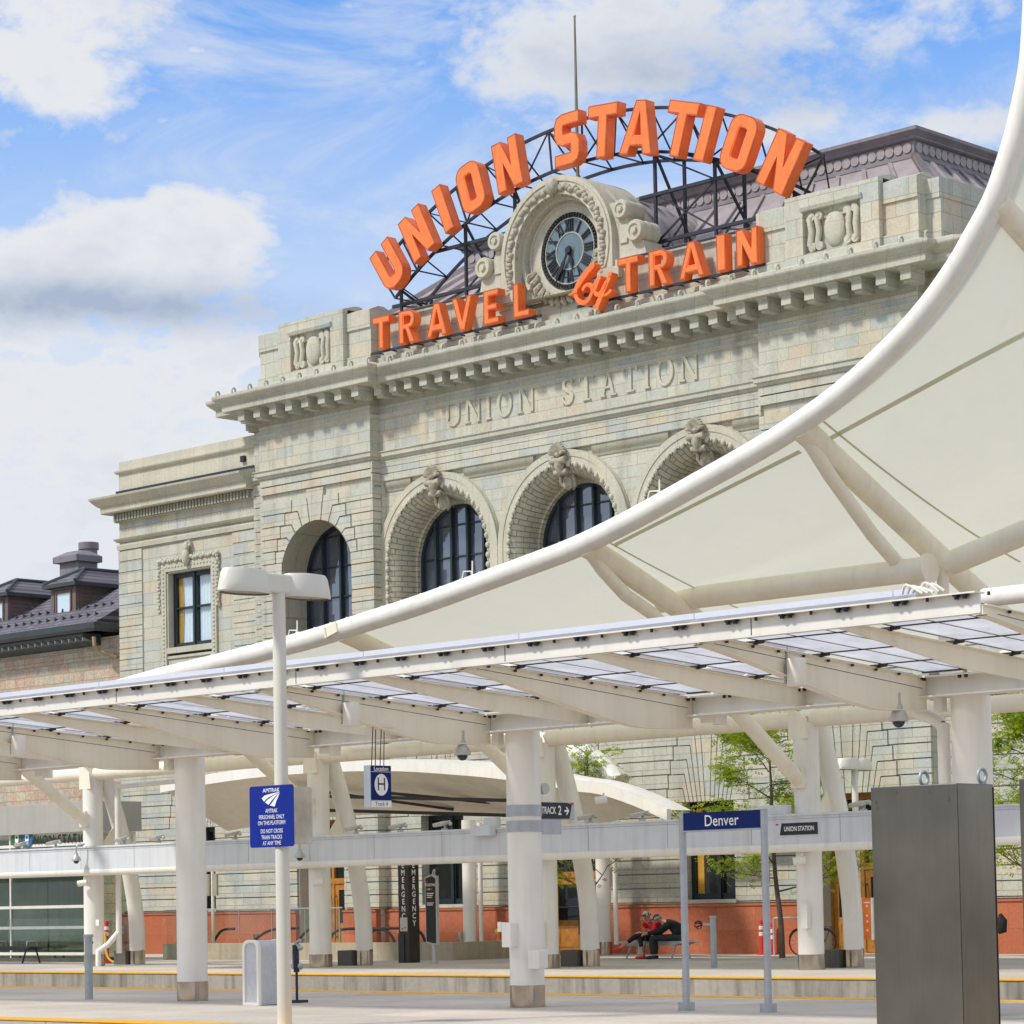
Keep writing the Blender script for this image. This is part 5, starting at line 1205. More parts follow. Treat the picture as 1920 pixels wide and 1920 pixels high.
p = at(1612, 1512, BY+.1); floodlight((p.x, BY+.1, 3.37), 'floodlight next to the distant white twin lamp post')
bx_ = MB(); p = at(1455, 1525, BY+.1); bx_.box(p.x-.45, p.x+.35, BY+.02, BY+.2, 3.37, 3.58); tag(bx_.build('junction_box', panel_white, bevel=.01), 'long white junction box on the beam above the destination sign', 'box')
bx_ = MB(); p = at(917, 1545, BY+.1); bx_.box(p.x-.30, p.x+.35, BY-.25, BY-.03, 3.18, 3.42); bx_.box(p.x-.12, p.x+.30, BY+.02, BY+.2, 3.37, 3.62); tag(bx_.build('junction_box', panel_white, bevel=.01), 'white stepped junction box left of the banded column', 'box')
def dome(p, label, arm=None, beam=False):
    t = thing('dome_camera', label, 'camera', p, 'dome security cameras'); x, y, z = p
    m = MB(); m.lathe([(.02, .20), (.05, .19), (.06, .12), (.10, .08), (.13, 0), (.13, -.03), (.10, -.035)], p, 18); m.build('housing', silver, t, smooth=40)
    m = MB(); m.ball((x, y, z-.03), (.085, .085, .085), 14, 8); m.build('smoked_dome', lens_m, t, smooth=60)
    m = MB()
    if beam: m.tube(smoothpts([V(x, y, z+.18), V(x, y, z+.30), V(x+.04, y+.02, z+.40), V(x+.12, y+.2, z+.43)], 3), .028, 8)
    else: m.tube([(x, y, z+.18), (x, y, z+.34)], .035, 8)
    m.build('bracket', silver, t, smooth=50)
p = at(143, 1612, BY-.28); dome((p.x, BY-.28, p.z), 'dome camera on a hooked arm fixed to the left part of the white beam', beam=True)
p = at(562, 1606, BY-.28); dome((p.x, BY-.28, p.z), 'dome camera hanging by the beam below the metal edge of the blue warning sign', beam=True)
def spotcan(px_, py_, Y, label):
    p = at(px_, py_, Y); t = thing('beam_spotlight', label, 'spotlight', p, 'small spotlights on the train hall columns')
    m = MB(); m.tube([p+V(-.14, -.10, -.01), p+V(.08, .06, .02)], .085, 12); m.build('barrel', white, t, smooth=50)
    m = MB(); m.tube([p+V(.0, 0, .05), p+V(.04, 0, .16)], .025, 8); m.build('bracket', white, t)
spotcan(600, 1655, 45.95, 'white spotlight barrel on the column right of the lamp post'); spotcan(157, 1656, 45.95, 'white spotlight barrel on the leftmost train hall column'); spotcan(1502, 1614, 45.95, 'white spotlight barrel on the column by the small tree')
spotcan(1130, 1500, 45.9, 'white spotlight barrel above the black track sign')
us = thing('station_name_sign', 'small black sign lettered UNION STATION on the white beam', 'sign', (-38, BY, 3))
p = at(1496, 1562, BY-.02)
m = MB(); m.box(p.x-.62, p.x+.56, BY-.018, BY-.001, 2.885, 3.20); m.build('backing', panel_white, us)
m = MB(); m.prism([(p.x-.49, 2.915), (p.x+.54, 2.915), (p.x+.54, 3.175), (p.x-.44, 3.175)], [], XZ(BY-.026), .008); m.build('face', blackm, us)
m = MB(); m.text('UNION STATION', lambda u, v, d: V(p.x+.04+u, BY-.028+d, 3.045+v), .142, .003, sx=.74, bold=.003); m.build('lettering', lett_white, us)
m = MB(); m.cbox((p.x-.56, BY-.02, 3.15), (.07, .006, .03)); m.build('logo', redp, us)
m = MB(); p = at(381, 1604, BY-.01); m.box(p.x-.03, p.x+.03, BY-.012, BY-.001, p.z-.09, p.z+.09); tag(m.build('warning_sticker', redp), 'small red sticker on the white beam beside the big column', 'sticker')
# ------------------------------------------------------------------ low white canopy at the station entrance
EC = thing('entrance_canopy', 'low arched white canopy shell in front of the station entrance doors', 'canopy', (-52, 55, 0))
top = [at(x, y, 52) for x, y in ((300, 1468), (400, 1450), (500, 1437), (621, 1428), (742, 1426), (848, 1432), (928, 1439), (1010, 1450), (1074, 1462), (1124, 1468), (1190, 1490), (1250, 1517))]
tp = [(p.x, p.z) for p in smoothpts(top, 3)]; th = .30
m = MB(); m.prism(tp+[(x, z-th) for x, z in tp[::-1]], [], XZ(52), .16); m.build('fascia', white, EC, smooth=30)
m = MB(); n = len(tp)-1
def shellfn(k): return lambda u, v: V(tp[round(u*n)][0], 52.16+v*(2.5-1.7*max(0, min(1, (u-.42)/.2))), tp[round(u*n)][1]-k+(.10*math.sin(math.pi*v*.75)*min(1, 5*u*(1-u)) if k < .1 else -1.25*v*min(1, 3*(1-u))))
m.grid(shellfn(.02), n, 8); m.build('shell_roof', white, EC, smooth=60)
m = MB(); m.grid(shellfn(.22), n, 8); m.build('shell_soffit', cream, EC, smooth=60)
def tpz(x): return min(tp, key=lambda q: abs(q[0]-x))[1]
tr = MB()
for y, dz in ((52.9, .80), (53.9, 1.22)):
    tr.bar((-61.0, y, tpz(-61)-dz), (-50.5, y, tpz(-53)-dz-.30), .10)
tr.bar((-56.5, 52.6, tpz(-56)-.85), (-52.0, 54.2, tpz(-52)-1.1), .09); tr.bar((-60, 52.6, tpz(-60)-.65), (-55, 54.3, tpz(-55)-1.35), .08)
tr.build('roof_truss', brown, EC)
m = MB(); m.box(-57.5, -45.6, 57.7, 58.0, 3.4, 3.7); m.build('rear_beam', cream, EC)
for px_ in (921, 1172):
    p = atz(px_, 1789); m = MB(); m.tube([V(p.x, 57.9, .38), V(p.x, 57.9, 4.1)], .215, 18); c_ = m.build('column', white, EC, smooth=50)
    m = MB(); m.tube([V(p.x, 57.9, -.01), V(p.x, 57.9, .38)], .225, 18); m.build('base_collar', stainless, c_, smooth=50)
    m = MB(); m.tube([V(p.x+.42, 57.95, .3), V(p.x+.42, 57.95, 4.0)], .07, 10); m.build('drain_pipe', white, c_, smooth=50)
m = MB(); a = at(1010, 1395, 55.5); m.tube(smoothpts([at(930, 1385, 55.5), a, at(1080, 1412, 55.5), at(1130, 1440, 55.5), at(1160, 1470, 55.5)], 3), .36, 18); m.build('ridge_tube', white, EC, smooth=60)
m = MB()
for x, y in ((640, 1418), (700, 1414), (760, 1411), (820, 1412)): p = at(x, y, 54.5); m.tube([p+V(0, 0, -.4), p, p+V(.9, 0, .02)], .015, 6)
m.build('safety_rail', steelgrey, EC)
# ------------------------------------------------------------------ near platform canopy
PC = thing('platform_canopy', 'white steel and glass butterfly canopy on round columns along the near platform', 'canopy', (-28, 29.3, 0))
CY = 29.42; CX0 = -28.27; CPX = [-44.25, -36.25, -28.27, -20.12]
RX = [-36.83+4.04*k for k in range(-5, 6)]; XE = RX[-1]
FY = 24.55
def ztop(y): return 4.76-(y-FY)*(4.76-4.46)/(29.2-FY)
for i, x in enumerate(CPX):
    m = MB(); m.tube([(x, CY, .335), (x, CY, 4.17)], .262, 32); c_ = m.build('column', white, PC, smooth=50)
    m = MB(); m.tube([(x, CY, -.01), (x, CY, .335)], .270, 32); m.build('base_collar', stainless, c_, smooth=50)
    b = MB(); b.box(x-.42, x-.30, CY-.24, CY-.1, 3.98, 4.19); b.build('bracket', white, c_, bevel=.006)
sp = MB(); sp.box(-58, XE, 29.2, 29.225, 4.19, 4.43); sp.box(-58, XE, 29.02, 29.42, 4.43, 4.45); sp.box(-58, XE, 29.02, 29.42, 4.17, 4.19); sp.build('spine_beam', white, PC)
fs = MB(); fs.box(-58, XE, FY, FY+.02, 4.665, 4.865); fs.box(-58, XE, FY-.10, FY+.10, 4.865, 4.882); fs.box(-58, XE, FY-.001, FY+.12, 4.648, 4.664)
fsc = fs.build('fascia_beam', white, PC)
bt = MB(); x = -57.4
while x < XE-.1:
    for dx in (0, .11): bt.lathe([(.012, -.05), (.03, -.05), (.03, -.02), (.05, -.02), (.05, 0)], (x+dx, FY-.05, 4.864), 6)
    bt.lathe([(.008, -.04), (.02, -.04), (.02, 0)], (x+.42, FY-.05, 4.864), 6); x += .81
bt.build('fascia_bolts', blackm, fsc)
bt = MB(); x = -57.0
while x < XE: bt.lathe([(.012, -.04), (.025, -.04), (.03, 0)], (x, 29.07, 4.43), 6); bt.lathe([(.012, -.04), (.025, -.04), (.03, 0)], (x+.1, 29.07, 4.43), 6); x += .66
bt.build('spine_bolts', blackm, PC)
jt = MB()
for k in range(len(RX)-1): jt.box(RX[k]+.83, RX[k]+.842, FY-.003, FY, 4.665, 4.865)
jt.build('fascia_joints', blackm, fsc)
def rib(x, main=True):
    n = 24; tpp, btm = [], []
    for i in range(n+1):
        s_ = i/n; y = FY+.02+(29.19-FY-.02)*s_
        if main: d = .10+.42*math.sin(min(1, s_*1.18)*math.pi/2)**1.5-.10*max(0, s_-.75)/.25
        else: d = .06+.19*min(1, s_*1.8)
        tpp.append((y, ztop(y)-.03)); btm.append((y, ztop(y)-.03-d))
    m = MB(); m.prism(tpp+btm[::-1], [], YZ(x-.02), .04)
    f = lambda off, w, t_: m.add([V(x+a, y, z+off+b) for y, z in (tpp[0], tpp[-1]) for a, b in ((-w, 0), (w, 0), (w, t_), (-w, t_))], [(0, 1, 2, 3), (7, 6, 5, 4), (0, 4, 5, 1), (1, 5, 6, 2), (2, 6, 7, 3), (3, 7, 4, 0)])
    f(0, .075, .014)
    if main:
        k = len(m.v); m.add([V(x+a, y, z) for y, z in btm for a in (-.075, .075)]+[V(x+a, y, z-.014) for y, z in btm for a in (-.075, .075)], [(2*i, 2*i+1, 2*i+3, 2*i+2) for i in range(n)]+[(2*(n+1)+2*i, 2*(n+1)+2*i+2, 2*(n+1)+2*i+3, 2*(n+1)+2*i+1) for i in range(n)]+[(2*i+1, 2*(n+1)+2*i+1, 2*(n+1)+2*i+3, 2*i+3) for i in range(n)]+[(2*i, 2*i+2, 2*(n+1)+2*i+2, 2*(n+1)+2*i) for i in range(n)])
    r_ = m.build('main_rib' if main else 'intermediate_rib', cream, PC)
    if main:
        j = MB(); j.add([V(x+.0215, FY+.3, ztop(FY)-.115), V(x+.0215, 29.1, ztop(29.1)-.175), V(x+.0215, 29.1, ztop(29.1)-.167), V(x+.0215, FY+.3, ztop(FY)-.107)], [(0, 1, 2, 3)]); j.build('seam_line', brown, r_)
        c_ = MB()
        for i in range(9): y = FY+.5+i*.5; c_.lathe([(.01, -.03), (.02, -.03), (.024, 0)], (x+.05, y, ztop(y)-.03), 6)
        c_.build('rib_bolts', brown, r_)
    cl = MB()
    for y in (FY+1.0, FY+2.3, FY+3.5): cl.box(x-.03, x+.10, y-.03, y+.03, ztop(y)-.028, ztop(y)+.02); cl.tube([(x+.05, y, ztop(y)-.005), (x+.22, y, ztop(y)+.005)], .022, 6)
    cl.build('glass_clamps', brown, r_)
for k, x in enumerate(RX):
    rib(x, True)
    if k < len(RX)-1: rib(x+2.02, False)
for k in range(len(RX)-1):
    for h_ in (0, 1):
        a = RX[k]+2.02*h_+.10; b = a+1.82
        m = MB(); m.add([V(a, FY+.12, ztop(FY+.12)+.035), V(b, FY+.12, ztop(FY+.12)+.035), V(b, 29.05, ztop(29.05)+.035), V(a, 29.05, ztop(29.05)+.035)], [(0, 1, 2, 3)]); g_ = m.build('roof_glass', canglass, PC)
        m = MB()
        for i in range(4):
            x = a+.02+(b-a-.04)*i/3; w = .06 if (i == 0) else .04
            m.add([V(x-w/2, FY+.12, ztop(FY+.12)+.028), V(x+w/2, FY+.12, ztop(FY+.12)+.028), V(x+w/2, 29.05, ztop(29.05)+.028), V(x-w/2, 29.05, ztop(29.05)+.028)], [(0, 1, 2, 3)])
        for y in (FY+1.0, FY+2.3, FY+3.5): m.box(a, b, y-.016, y+.016, ztop(y)+.012, ztop(y)+.027)
        m.box(a, b, 28.98, 29.06, ztop(29)+.01, ztop(29)+.03); m.build('glazing_frame', brown, g_)
# far wing of the butterfly roof
WY = 34.0; q1 = at(1716, 1104, WY); zb0 = at(1300, 1163, WY).z; zb1 = at(1300, 1150, WY).z; XW = q1.x
m = MB(); m.box(-62, XW, WY, WY+.06, zb0-.01, zb1); m.build('rear_gutter', paint('pale_blue_white_metal', (.66, .68, .74), .35, 0, .03, 2, .1), PC)
m = MB(); m.add([V(-62, 29.45, 4.52), V(XW, 29.45, 4.52), V(XW, WY, zb0+.02), V(-62, WY, zb0+.02)], [(0, 1, 2, 3)]); m.build('rear_roof_glass', canglass, PC)
m = MB()
x = -60.9
while x < XW: m.bar((x, 29.45, 4.50), (x, WY, zb0-.04), .05, .06); x += 2.02
for t in (.3, .6, .9): m.bar((-62, 29.45+(WY-29.45)*t, 4.53+(zb0-4.5)*t), (XW, 29.45+(WY-29.45)*t, 4.53+(zb0-4.5)*t), .03, .05)
m.build('rear_rafters', white, PC)
m = MB()
x = -61
while x < XW: m.box(x, x+.012, WY-.003, WY, zb0, zb1); x += 4.04
m.build('gutter_joints', steelgrey, PC)
m = MB()
for k in range(5): m.tube(smoothpts([V(XW-.1+.10*k, WY-.2, zb1-.1), V(XW+.05+.12*k, WY-.3, zb1+.02-.03*(k % 3)), V(XW+.35+.10*k, WY-.3, zb1-.14)], 3), .022, 6)
m.build('cable_bundle', white, PC, smooth=60)
p = at(1845, 1121, 33.5); m = MB(); m.tube([V(p.x, 33.5, p.z), V(p.x+6, 33.5, p.z+.0)], .14, 14); m.build('end_gutter', white, PC, smooth=50)
m = MB(); x = CPX[3]-.62; m.tube(smoothpts([V(x-.25, CY, 4.15), V(x-.22, CY, 4.0), V(x, CY, 3.92), V(x+.16, CY, 3.8), V(x+.18, CY, 3.5), V(x+.18, CY, 0)], 3), .085, 12); m.build('rain_pipe', white, PC, smooth=60)
# things hung from the canopy
def speaker(px_, py_, X, label):
    p = atx(px_, py_, X); t = thing('canopy_speaker', label, 'speaker', p, 'white cylinder speakers on the canopy ribs')
    m = MB(); m.lathe([(.02, -.17), (.115, -.17), (.12, -.16), (.12, .16), (.115, .17), (.02, .17)], p+V(.16, 0, 0), 20); m.build('housing', white, t, smooth=40)
    m = MB(); m.tube([p+V(.03, -.02, .42), p+V(.03, -.02, -.02)], .016, 8); m.cbox(p+V(.035, -.02, -.03), (.03, .1, .2)); m.tube([p+V(.03, 0, .0), p+V(.1, 0, 0)], .03, 8); m.build('bracket', steelgrey, t)
speaker(1474, 1262, RX[-2], 'white cylinder speaker on the rib just left of the rightmost column')
speaker(644, 1341, RX[-4], 'white cylinder speaker on the rib above the hanging H sign'); speaker(24, 1400, RX[-6], 'white cylinder speaker at the left edge of the photo')
def jlight(px_, py_, X, label):
    p = atx(px_, py_, X); t = thing('canopy_downlight', label, 'lamp', p, 'white box downlights under the canopy spine')
    m = MB(); m.lathe([(.02, -.09), (.10, -.09), (.10, .09), (.02, .09)], p+V(.18, .02, 0), 18); m.build('lamp_body', white, t, smooth=40)
    m = MB(); m.cbox(p, (.26, .09, .10)); m.build('driver_box', white, t, bevel=.008)
jlight(1330, 1348, RX[-3]+.25, 'white downlight under the spine between the two right columns'); jlight(612, 1407, RX[-5]+.25, 'white downlight under the spine right of the lamp post'); jlight(76, 1450, RX[-7]+.25, 'white downlight under the spine at far left')
p = atx(867, 1412, RX[-4]); dome((p.x, p.y, p.z), 'dome camera hanging under the canopy left of the banded column'); p = atx(1685, 1348, RX[-2]); dome((p.x, p.y, p.z), 'dome camera hanging under the canopy beside the rightmost column')
HS = thing('location_sign', 'hanging blue and white sign with a circled H, Location and Track 4', 'sign', (-28.7, 27, 3))
p = atx(715, 1476, RX[-4]-.02); hx, hy, hz = p
m = MB(); m.box(hx-.14, hx, hy-.22, hy+.20, hz-.30, hz+.32); m.build('sign_box', paint('pale_sign_case', (.55, .62, .68), .4), HS, bevel=.006)
f = YZ(hx+.004, 1)
def hpt(u, v, d): return V(hx+.006+d*-1, hy-.01+u, hz+v)
m = MB(); m.prism(rect(-.2, .2, -.19, .315), [], lambda u, v, d: hpt(u, v, d*-1), .004); m.build('sign_face', navyd, HS)
m = MB(); m.prism(rect(-.2, .2, -.295, -.20), [], lambda u, v, d: hpt(u, v, -d), .004); m.build('track_strip', lett_white, HS)
m = MB(); m.prism([(.135*math.cos(R(i*12)), .035+.16*math.sin(R(i*12))) for i in range(30)], [], lambda u, v, d: hpt(u, v, -.005-d), .002); m.prism(rect(-.2, .2, .222, .228), [], lambda u, v, d: hpt(u, v, -.005-d), .002)
m.text('Location', lambda u, v, d: hpt(u, .268+v, -.006), .088, .002, sx=.95, bold=.0015); m.build('white_marks', lett_white, HS)
m = MB(); m.text('H', lambda u, v, d: hpt(u, .035+v, -.009), .27, .002, sx=.95); m.text('Track 4', lambda u, v, d: hpt(u, -.248+v, -.006), .085, .002, sx=.95); m.build('dark_marks', lett_dark, HS)
m = MB(); zt = ztop(hy)-.42
for dy in (-.17, .0): m.tube([V(hx-.02, hy+dy, hz+.32), V(hx+.0, hy+dy+.02, zt)], .007, 6); m.tube([V(hx-.10, hy+dy+.15, hz+.32), V(hx-.1, hy+dy+.17, zt)], .007, 6)
m.build('hanger_rods', darksteel, HS)
m = MB(); m.box(hx-.16, hx+.06, hy-.22, hy+.22, zt, zt+.03); m.build('hanger_plate', cream, HS)
# column B: bands, track sign, boxes
xb, rb = CPX[2], .262
TKS = thing('track_sign', 'black flag sign lettered TRACK 2 with arrow, strapped to the middle column', 'sign', (xb, CY, 3))
za = at(972, 1521, CY).z; zb = at(972, 1550, CY).z
for z in (za, zb): m = MB(); m.lathe([(rb, -.085), (rb+.012, -.085), (rb+.012, .085), (rb, .085)], (xb, CY, z), 32); m.build('steel_band', alu, TKS, smooth=40)
xs = xb+.10
m = MB(); m.box(xs-.03, xs, CY+.15, CY+1.02, za-.13, za+.14); m.build('sign_panel', alu, TKS, bevel=.004)
m = MB(); m.prism([(CY+.15, za-.115), (CY+.90, za-.115), (CY+.96, za+.10), (CY+.86, za+.13), (CY+.15, za+.13)], [], lambda u, v, d: V(xs+.004-d, u, v), .003); m.build('sign_face', blackm, TKS)
m = MB(); m.text('TRACK', lambda u, v, d: V(xs+.007, CY+.275+u, za+.005+v), .15, .002, sx=.66, align='LEFT', bold=.003); m.text('2', lambda u, v, d: V(xs+.007, CY+.68+u, za+.005+v), .20, .002, sx=.8, bold=.004)
ay = CY+.83; m.prism([(ay-.045, za-.01), (ay+.02, za-.01), (ay-.01, za-.05), (ay+.012, za-.06), (ay+.065, za+.005), (ay+.012, za+.07), (ay-.01, za+.06), (ay+.02, za+.02), (ay-.045, za+.02)], [], lambda u, v, d: V(xs+.007-d, u, v), .002)
m.build('sign_lettering', lett_white, TKS)
m = MB(); m.cbox((xs+.002, CY+.965, za+.115), (.006, .06, .035)); m.build('logo', redp, TKS)
m = MB(); m.box(xs-.03, xs, CY+.12, CY+.72, zb-.12, zb+.12); m.build('blank_panel', alu, TKS, bevel=.004)
m = MB(); m.lathe([(.03, -.08), (.085, -.08), (.085, .06), (.03, .06)], (xs, CY+.32, za+.34), 16, 'X'); m.build('speaker_cap', silver, TKS)
def ebox(px_, py_, Y, w, h, d, label):
    p = at(px_, py_, Y); m = MB(); m.box(p.x-w/2, p.x+w/2, Y, Y+d, p.z-h/2, p.z+h/2); o = m.build('electrical_box', white, bevel=.012); tag(o, label, 'electrical box', 'white electrical boxes on columns')
    l = MB(); l.box(p.x-w/2-.006, p.x+w/2+.006, Y-.012, Y, p.z-h/2-.006, p.z+h/2+.006); ll = l.build('cover', white, o, bevel=.006)
ebox(950, 1753, CY-.40, .18, .36, .2, 'tall white electrical box left on the banded column'); ebox(1001, 1799, CY-.25, .21, .27, .2, 'squarish white electrical box at lower right of the banded column')
ebox(937, 1738, CY-.36, .07, .14, .1, 'tiny white switch box on the left flank of the banded column'); ebox(1013, 1752, 46.0, .1, .6, .12, 'slim white electrical box hidden partly behind the banded column')
ebox(1508, 1718, 46.0, .16, .52, .12, 'narrow upright white box on the column by the bicycle'); ebox(183, 1730, 46.0, .14, .16, .12, 'small white box on the leftmost train hall column')
# ------------------------------------------------------------------ lamp post and warning signs
LX, LY = -27.16, 23.6
LP = thing('lamp_post', 'tall cream lamp post with two drum lamp heads in the left foreground', 'lamp post', (LX, LY, 0))
zl = at(516, 1112, LY).z
m = MB(); m.tube([(LX, LY, -.01), (LX, LY, zl)], [.098, .088], 24); m.build('pole', lampcream, LP, smooth=50)
def lamphead(par, c, sgn, s_=1.0):
    prof = [(.36, -.17), (.375, -.15), (.36, -.05), (.33, .10), (.30, .15), (.16, .165)]
    m = MB(); n = 28; vs = []
    for (r, h) in prof:
        for j in range(n): a = 2*math.pi*j/n; vs.append(c+V(r*.62*math.cos(a), r*1.12*math.sin(a), h)*s_)
    k = len(prof); m.add(vs, [(i*n+j, i*n+(j+1) % n, (i+1)*n+(j+1) % n, (i+1)*n+j) for i in range(k-1) for j in range(n)]+[tuple((k-1)*n+j for j in range(n))])
    h_ = m.build('lamp_head', lampcream if par is LP else white, par, smooth=45)
    m = MB(); m.add([c+V(.34*.62*math.cos(2*math.pi*j/n), .34*1.12*math.sin(2*math.pi*j/n), -.155)*s_ for j in range(n)], [tuple(range(n))]); m.add([c+V(.34*.62*math.cos(2*math.pi*j/n), .34*1.12*math.sin(2*math.pi*j/n), z)*s_ for z in (-.168, -.155) for j in range(n)], [(j, (j+1) % n, n+(j+1) % n, n+j) for j in range(n)])
    m.build('lens', paint('amber_lens', (.22, .17, .09), .25), h_)
zc = zl+.10
pa, pb = atx(458, 1090, LX), atx(572, 1102, LX)
lamphead(LP, V(LX, pa.y, zl+.12), -1); lamphead(LP, V(LX, pb.y, zl+.12), 1)
m = MB(); m.box(LX-.10, LX+.10, pa.y+.22, pb.y-.22, zl-.02, zl+.24); m.build('cross_arm', lampcream, LP, bevel=.03)
d2 = thing('lamp_post', 'small distant white twin lamp post behind the white beam at right', 'lamp post', (0, 0, 0)); p = at(1602, 1440, 56.5)
m = MB(); m.tube([(p.x, 56.5, 0), (p.x, 56.5, p.z)], .085, 14); m.build('pole', white, d2, smooth=50); lamphead(d2, V(p.x, 56.5-.32, p.z+.1), 1, .9); lamphead(d2, V(p.x, 56.5+.32, p.z+.1), 1, .9); m = MB(); m.box(p.x-.1, p.x+.1, 56.2, 56.8, p.z, p.z+.24); m.build('cross_arm', white, d2)
d3 = thing('lamp_post', 'white twin lamp post half hidden behind the strut right of the banded column', 'lamp post', (0, 0, 0)); p = at(1088, 1475, 53.5)
m = MB(); m.tube([(p.x, 53.5, 0), (p.x, 53.5, p.z)], .085, 14); m.build('pole', white, d3, smooth=50); lamphead(d3, V(p.x, 53.5-.32, p.z+.05), 1, .9); lamphead(d3, V(p.x, 53.5+.32, p.z+.05), 1, .9); m = MB(); m.box(p.x-.1, p.x+.1, 53.2, 53.8, p.z, p.z+.22); m.build('cross_arm', white, d3)
WS = thing('warning_sign', 'blue sign on the lamp post reading personnel only on this platform', 'sign', (LX, LY-.1, 2.2))
YS = LY-.115; a = at(469, 1590, YS); b = at(550, 1470, YS); sw, sh = b.x-a.x, b.z-a.z; cx_, cz_ = (a.x+b.x)/2, (a.z+b.z)/2
m = MB(); m.prism([(cx_+u, cz_+v) for u, v in rounded(-sw/2, sw/2, -sh/2, sh/2, .04)], [], XZ(YS), .006); m.build('panel', navy, WS)
def wt(s_, dz, size, sx=.82, bold=.0012):
    t_.text(s_, lambda u, v, d: V(cx_+u, YS-.002, cz_+dz+v), size, .001, sx=sx, bold=bold)
t_ = MB(); k = sh/120
wt('AMTRAK', k*50.5, k*11, 1.15, .0008)
for s_, y in (('AMTRAK', 10.5), ('PERSONNEL ONLY', -1.5), ('ON THIS PLATFORM', -13), ('DO NOT CROSS', -29), ('TRAIN TRACKS', -41), ('AT ANY TIME', -52.5)): wt(s_, k*y, k*11.2, .80, .0003)
def swoosh(l): t_.prism([(cx_+k*u, cz_+k*v) for u, v in l], [], lambda u, v, d: V(u, YS-.002-d, v), .001)
swoosh([(-28, 36), (-20, 41), (-8, 43), (10, 45), (25, 47), (6, 41), (-8, 37), (-16, 33), (-21, 29)]); swoosh([(-18, 27.5), (-12, 32), (-2, 36.5), (10, 41), (25, 46.5), (12, 38), (2, 31), (-8, 22.5)]); swoosh([(-4, 21), (4, 28), (14, 37), (26, 46), (20, 36), (14, 27), (10, 18.5)])
t_.build('lettering', lett_white, WS)
bs = MB(); bs.prism(rounded(LY-.02, LY+.42, cz_-sh/2+.03, cz_+sh/2-.02, .05), [], lambda u, v, d: V(LX+.13+d, u, v), .012); tag(bs.build('sign_back', stainless, bevel=.003), 'bare metal back of a rounded sign plate on the lamp post', 'sign')
# destination sign
DS = thing('destination_sign', 'navy Denver name board between two aluminium posts', 'sign', (-24.3, 29.28, 0))
X1_, X2_ = -25.0, -23.51
zt1 = at(1275, 1524, 29.28).z
for x in (X1_, X2_):
    m = MB(); m.tube([(x, 29.28, 0), (x, 29.28, zt1)], .052, 16); q = m.build('post', alu, DS, smooth=50)
    m = MB(); m.tube([(x, 29.28, -.01), (x, 29.28, .12)], .118, 20); m.build('base_cap', alu, q, smooth=40)
m = MB(); m.box(X1_+.03, X2_-.03, 29.25, 29.31, zt1-.26, zt1-.01); m.build('name_board', navyd, DS)
m = MB(); m.box(X1_+.03, X2_-.03, 29.245, 29.315, zt1-.285, zt1-.261); m.build('lower_trim', alu, DS)
m = MB(); m.text('Denver', lambda u, v, d: V((X1_+X2_)/2+u, 29.247, zt1-.14+v), .225, .001, sx=.92, bold=.001); m.build('lettering', lett_white, DS)
# ------------------------------------------------------------------ platform furniture
BN = thing('litter_bin', 'white arched litter bin of perforated metal beside the lamp post', 'litter bin', (-33.3, 28.4, 0))
m = MB(); o = [(-.20, 0), (.20, 0)]+arc(.20-.14, .92, .14, 0, math.pi/2, 6)+arc(-.20+.14, .92, .14, math.pi/2, math.pi, 6)
inn = [(-.15, .05), (.15, .05)]+arc(.15-.10, .91, .10, 0, math.pi/2, 6)+arc(-.15+.10, .91, .10, math.pi/2, math.pi, 6)
bx0 = atz(481, 1885).x; by0 = 28.3
m.prism([(bx0+u, v) for u, v in o], [[(bx0+u, v) for u, v in inn]], XZ(by0), .06); m.prism([(bx0+u, v) for u, v in o], [[(bx0+u, v) for u, v in inn]], XZ(by0+.55), .06); m.build('hoop_frame', white, BN, bevel=.01)
m = MB(); m.prism([(bx0+u*.96, v*.98+.01) for u, v in o], [], XZ(by0+.03), .55); m.build('perforated_body', mesh_white, BN)
SPI = thing('standpipe', 'thin dark standpipe with a valve head on the near platform', 'standpipe', (-33, 28.9, 0))
p = atz(557, 1880); x, y = p.x, p.y
m = MB(); m.cbox((x, y, .02), (.26, .26, .05)); m.tube([(x, y, 0), (x, y, .55)], .022, 10); m.tube([(x-.0, y, .50), (x-.02, y, .95)], [.05, .055], 10); m.build('pipe', darksteel, SPI, smooth=40)
m = MB(); m.tube([(x-.06, y, .55), (x-.06, y, .85), (x, y, .98), (x+.08, y, .92)], .035, 8); m.ball((x+.10, y, .90), (.05, .05, .045), 8, 6); m.ball((x+.10, y, .60), (.05, .05, .06), 8, 6); m.tube([(x, y, .98), (x+.10, y, 1.03)], .03, 8); m.build('valve', steelgrey, SPI, smooth=50)
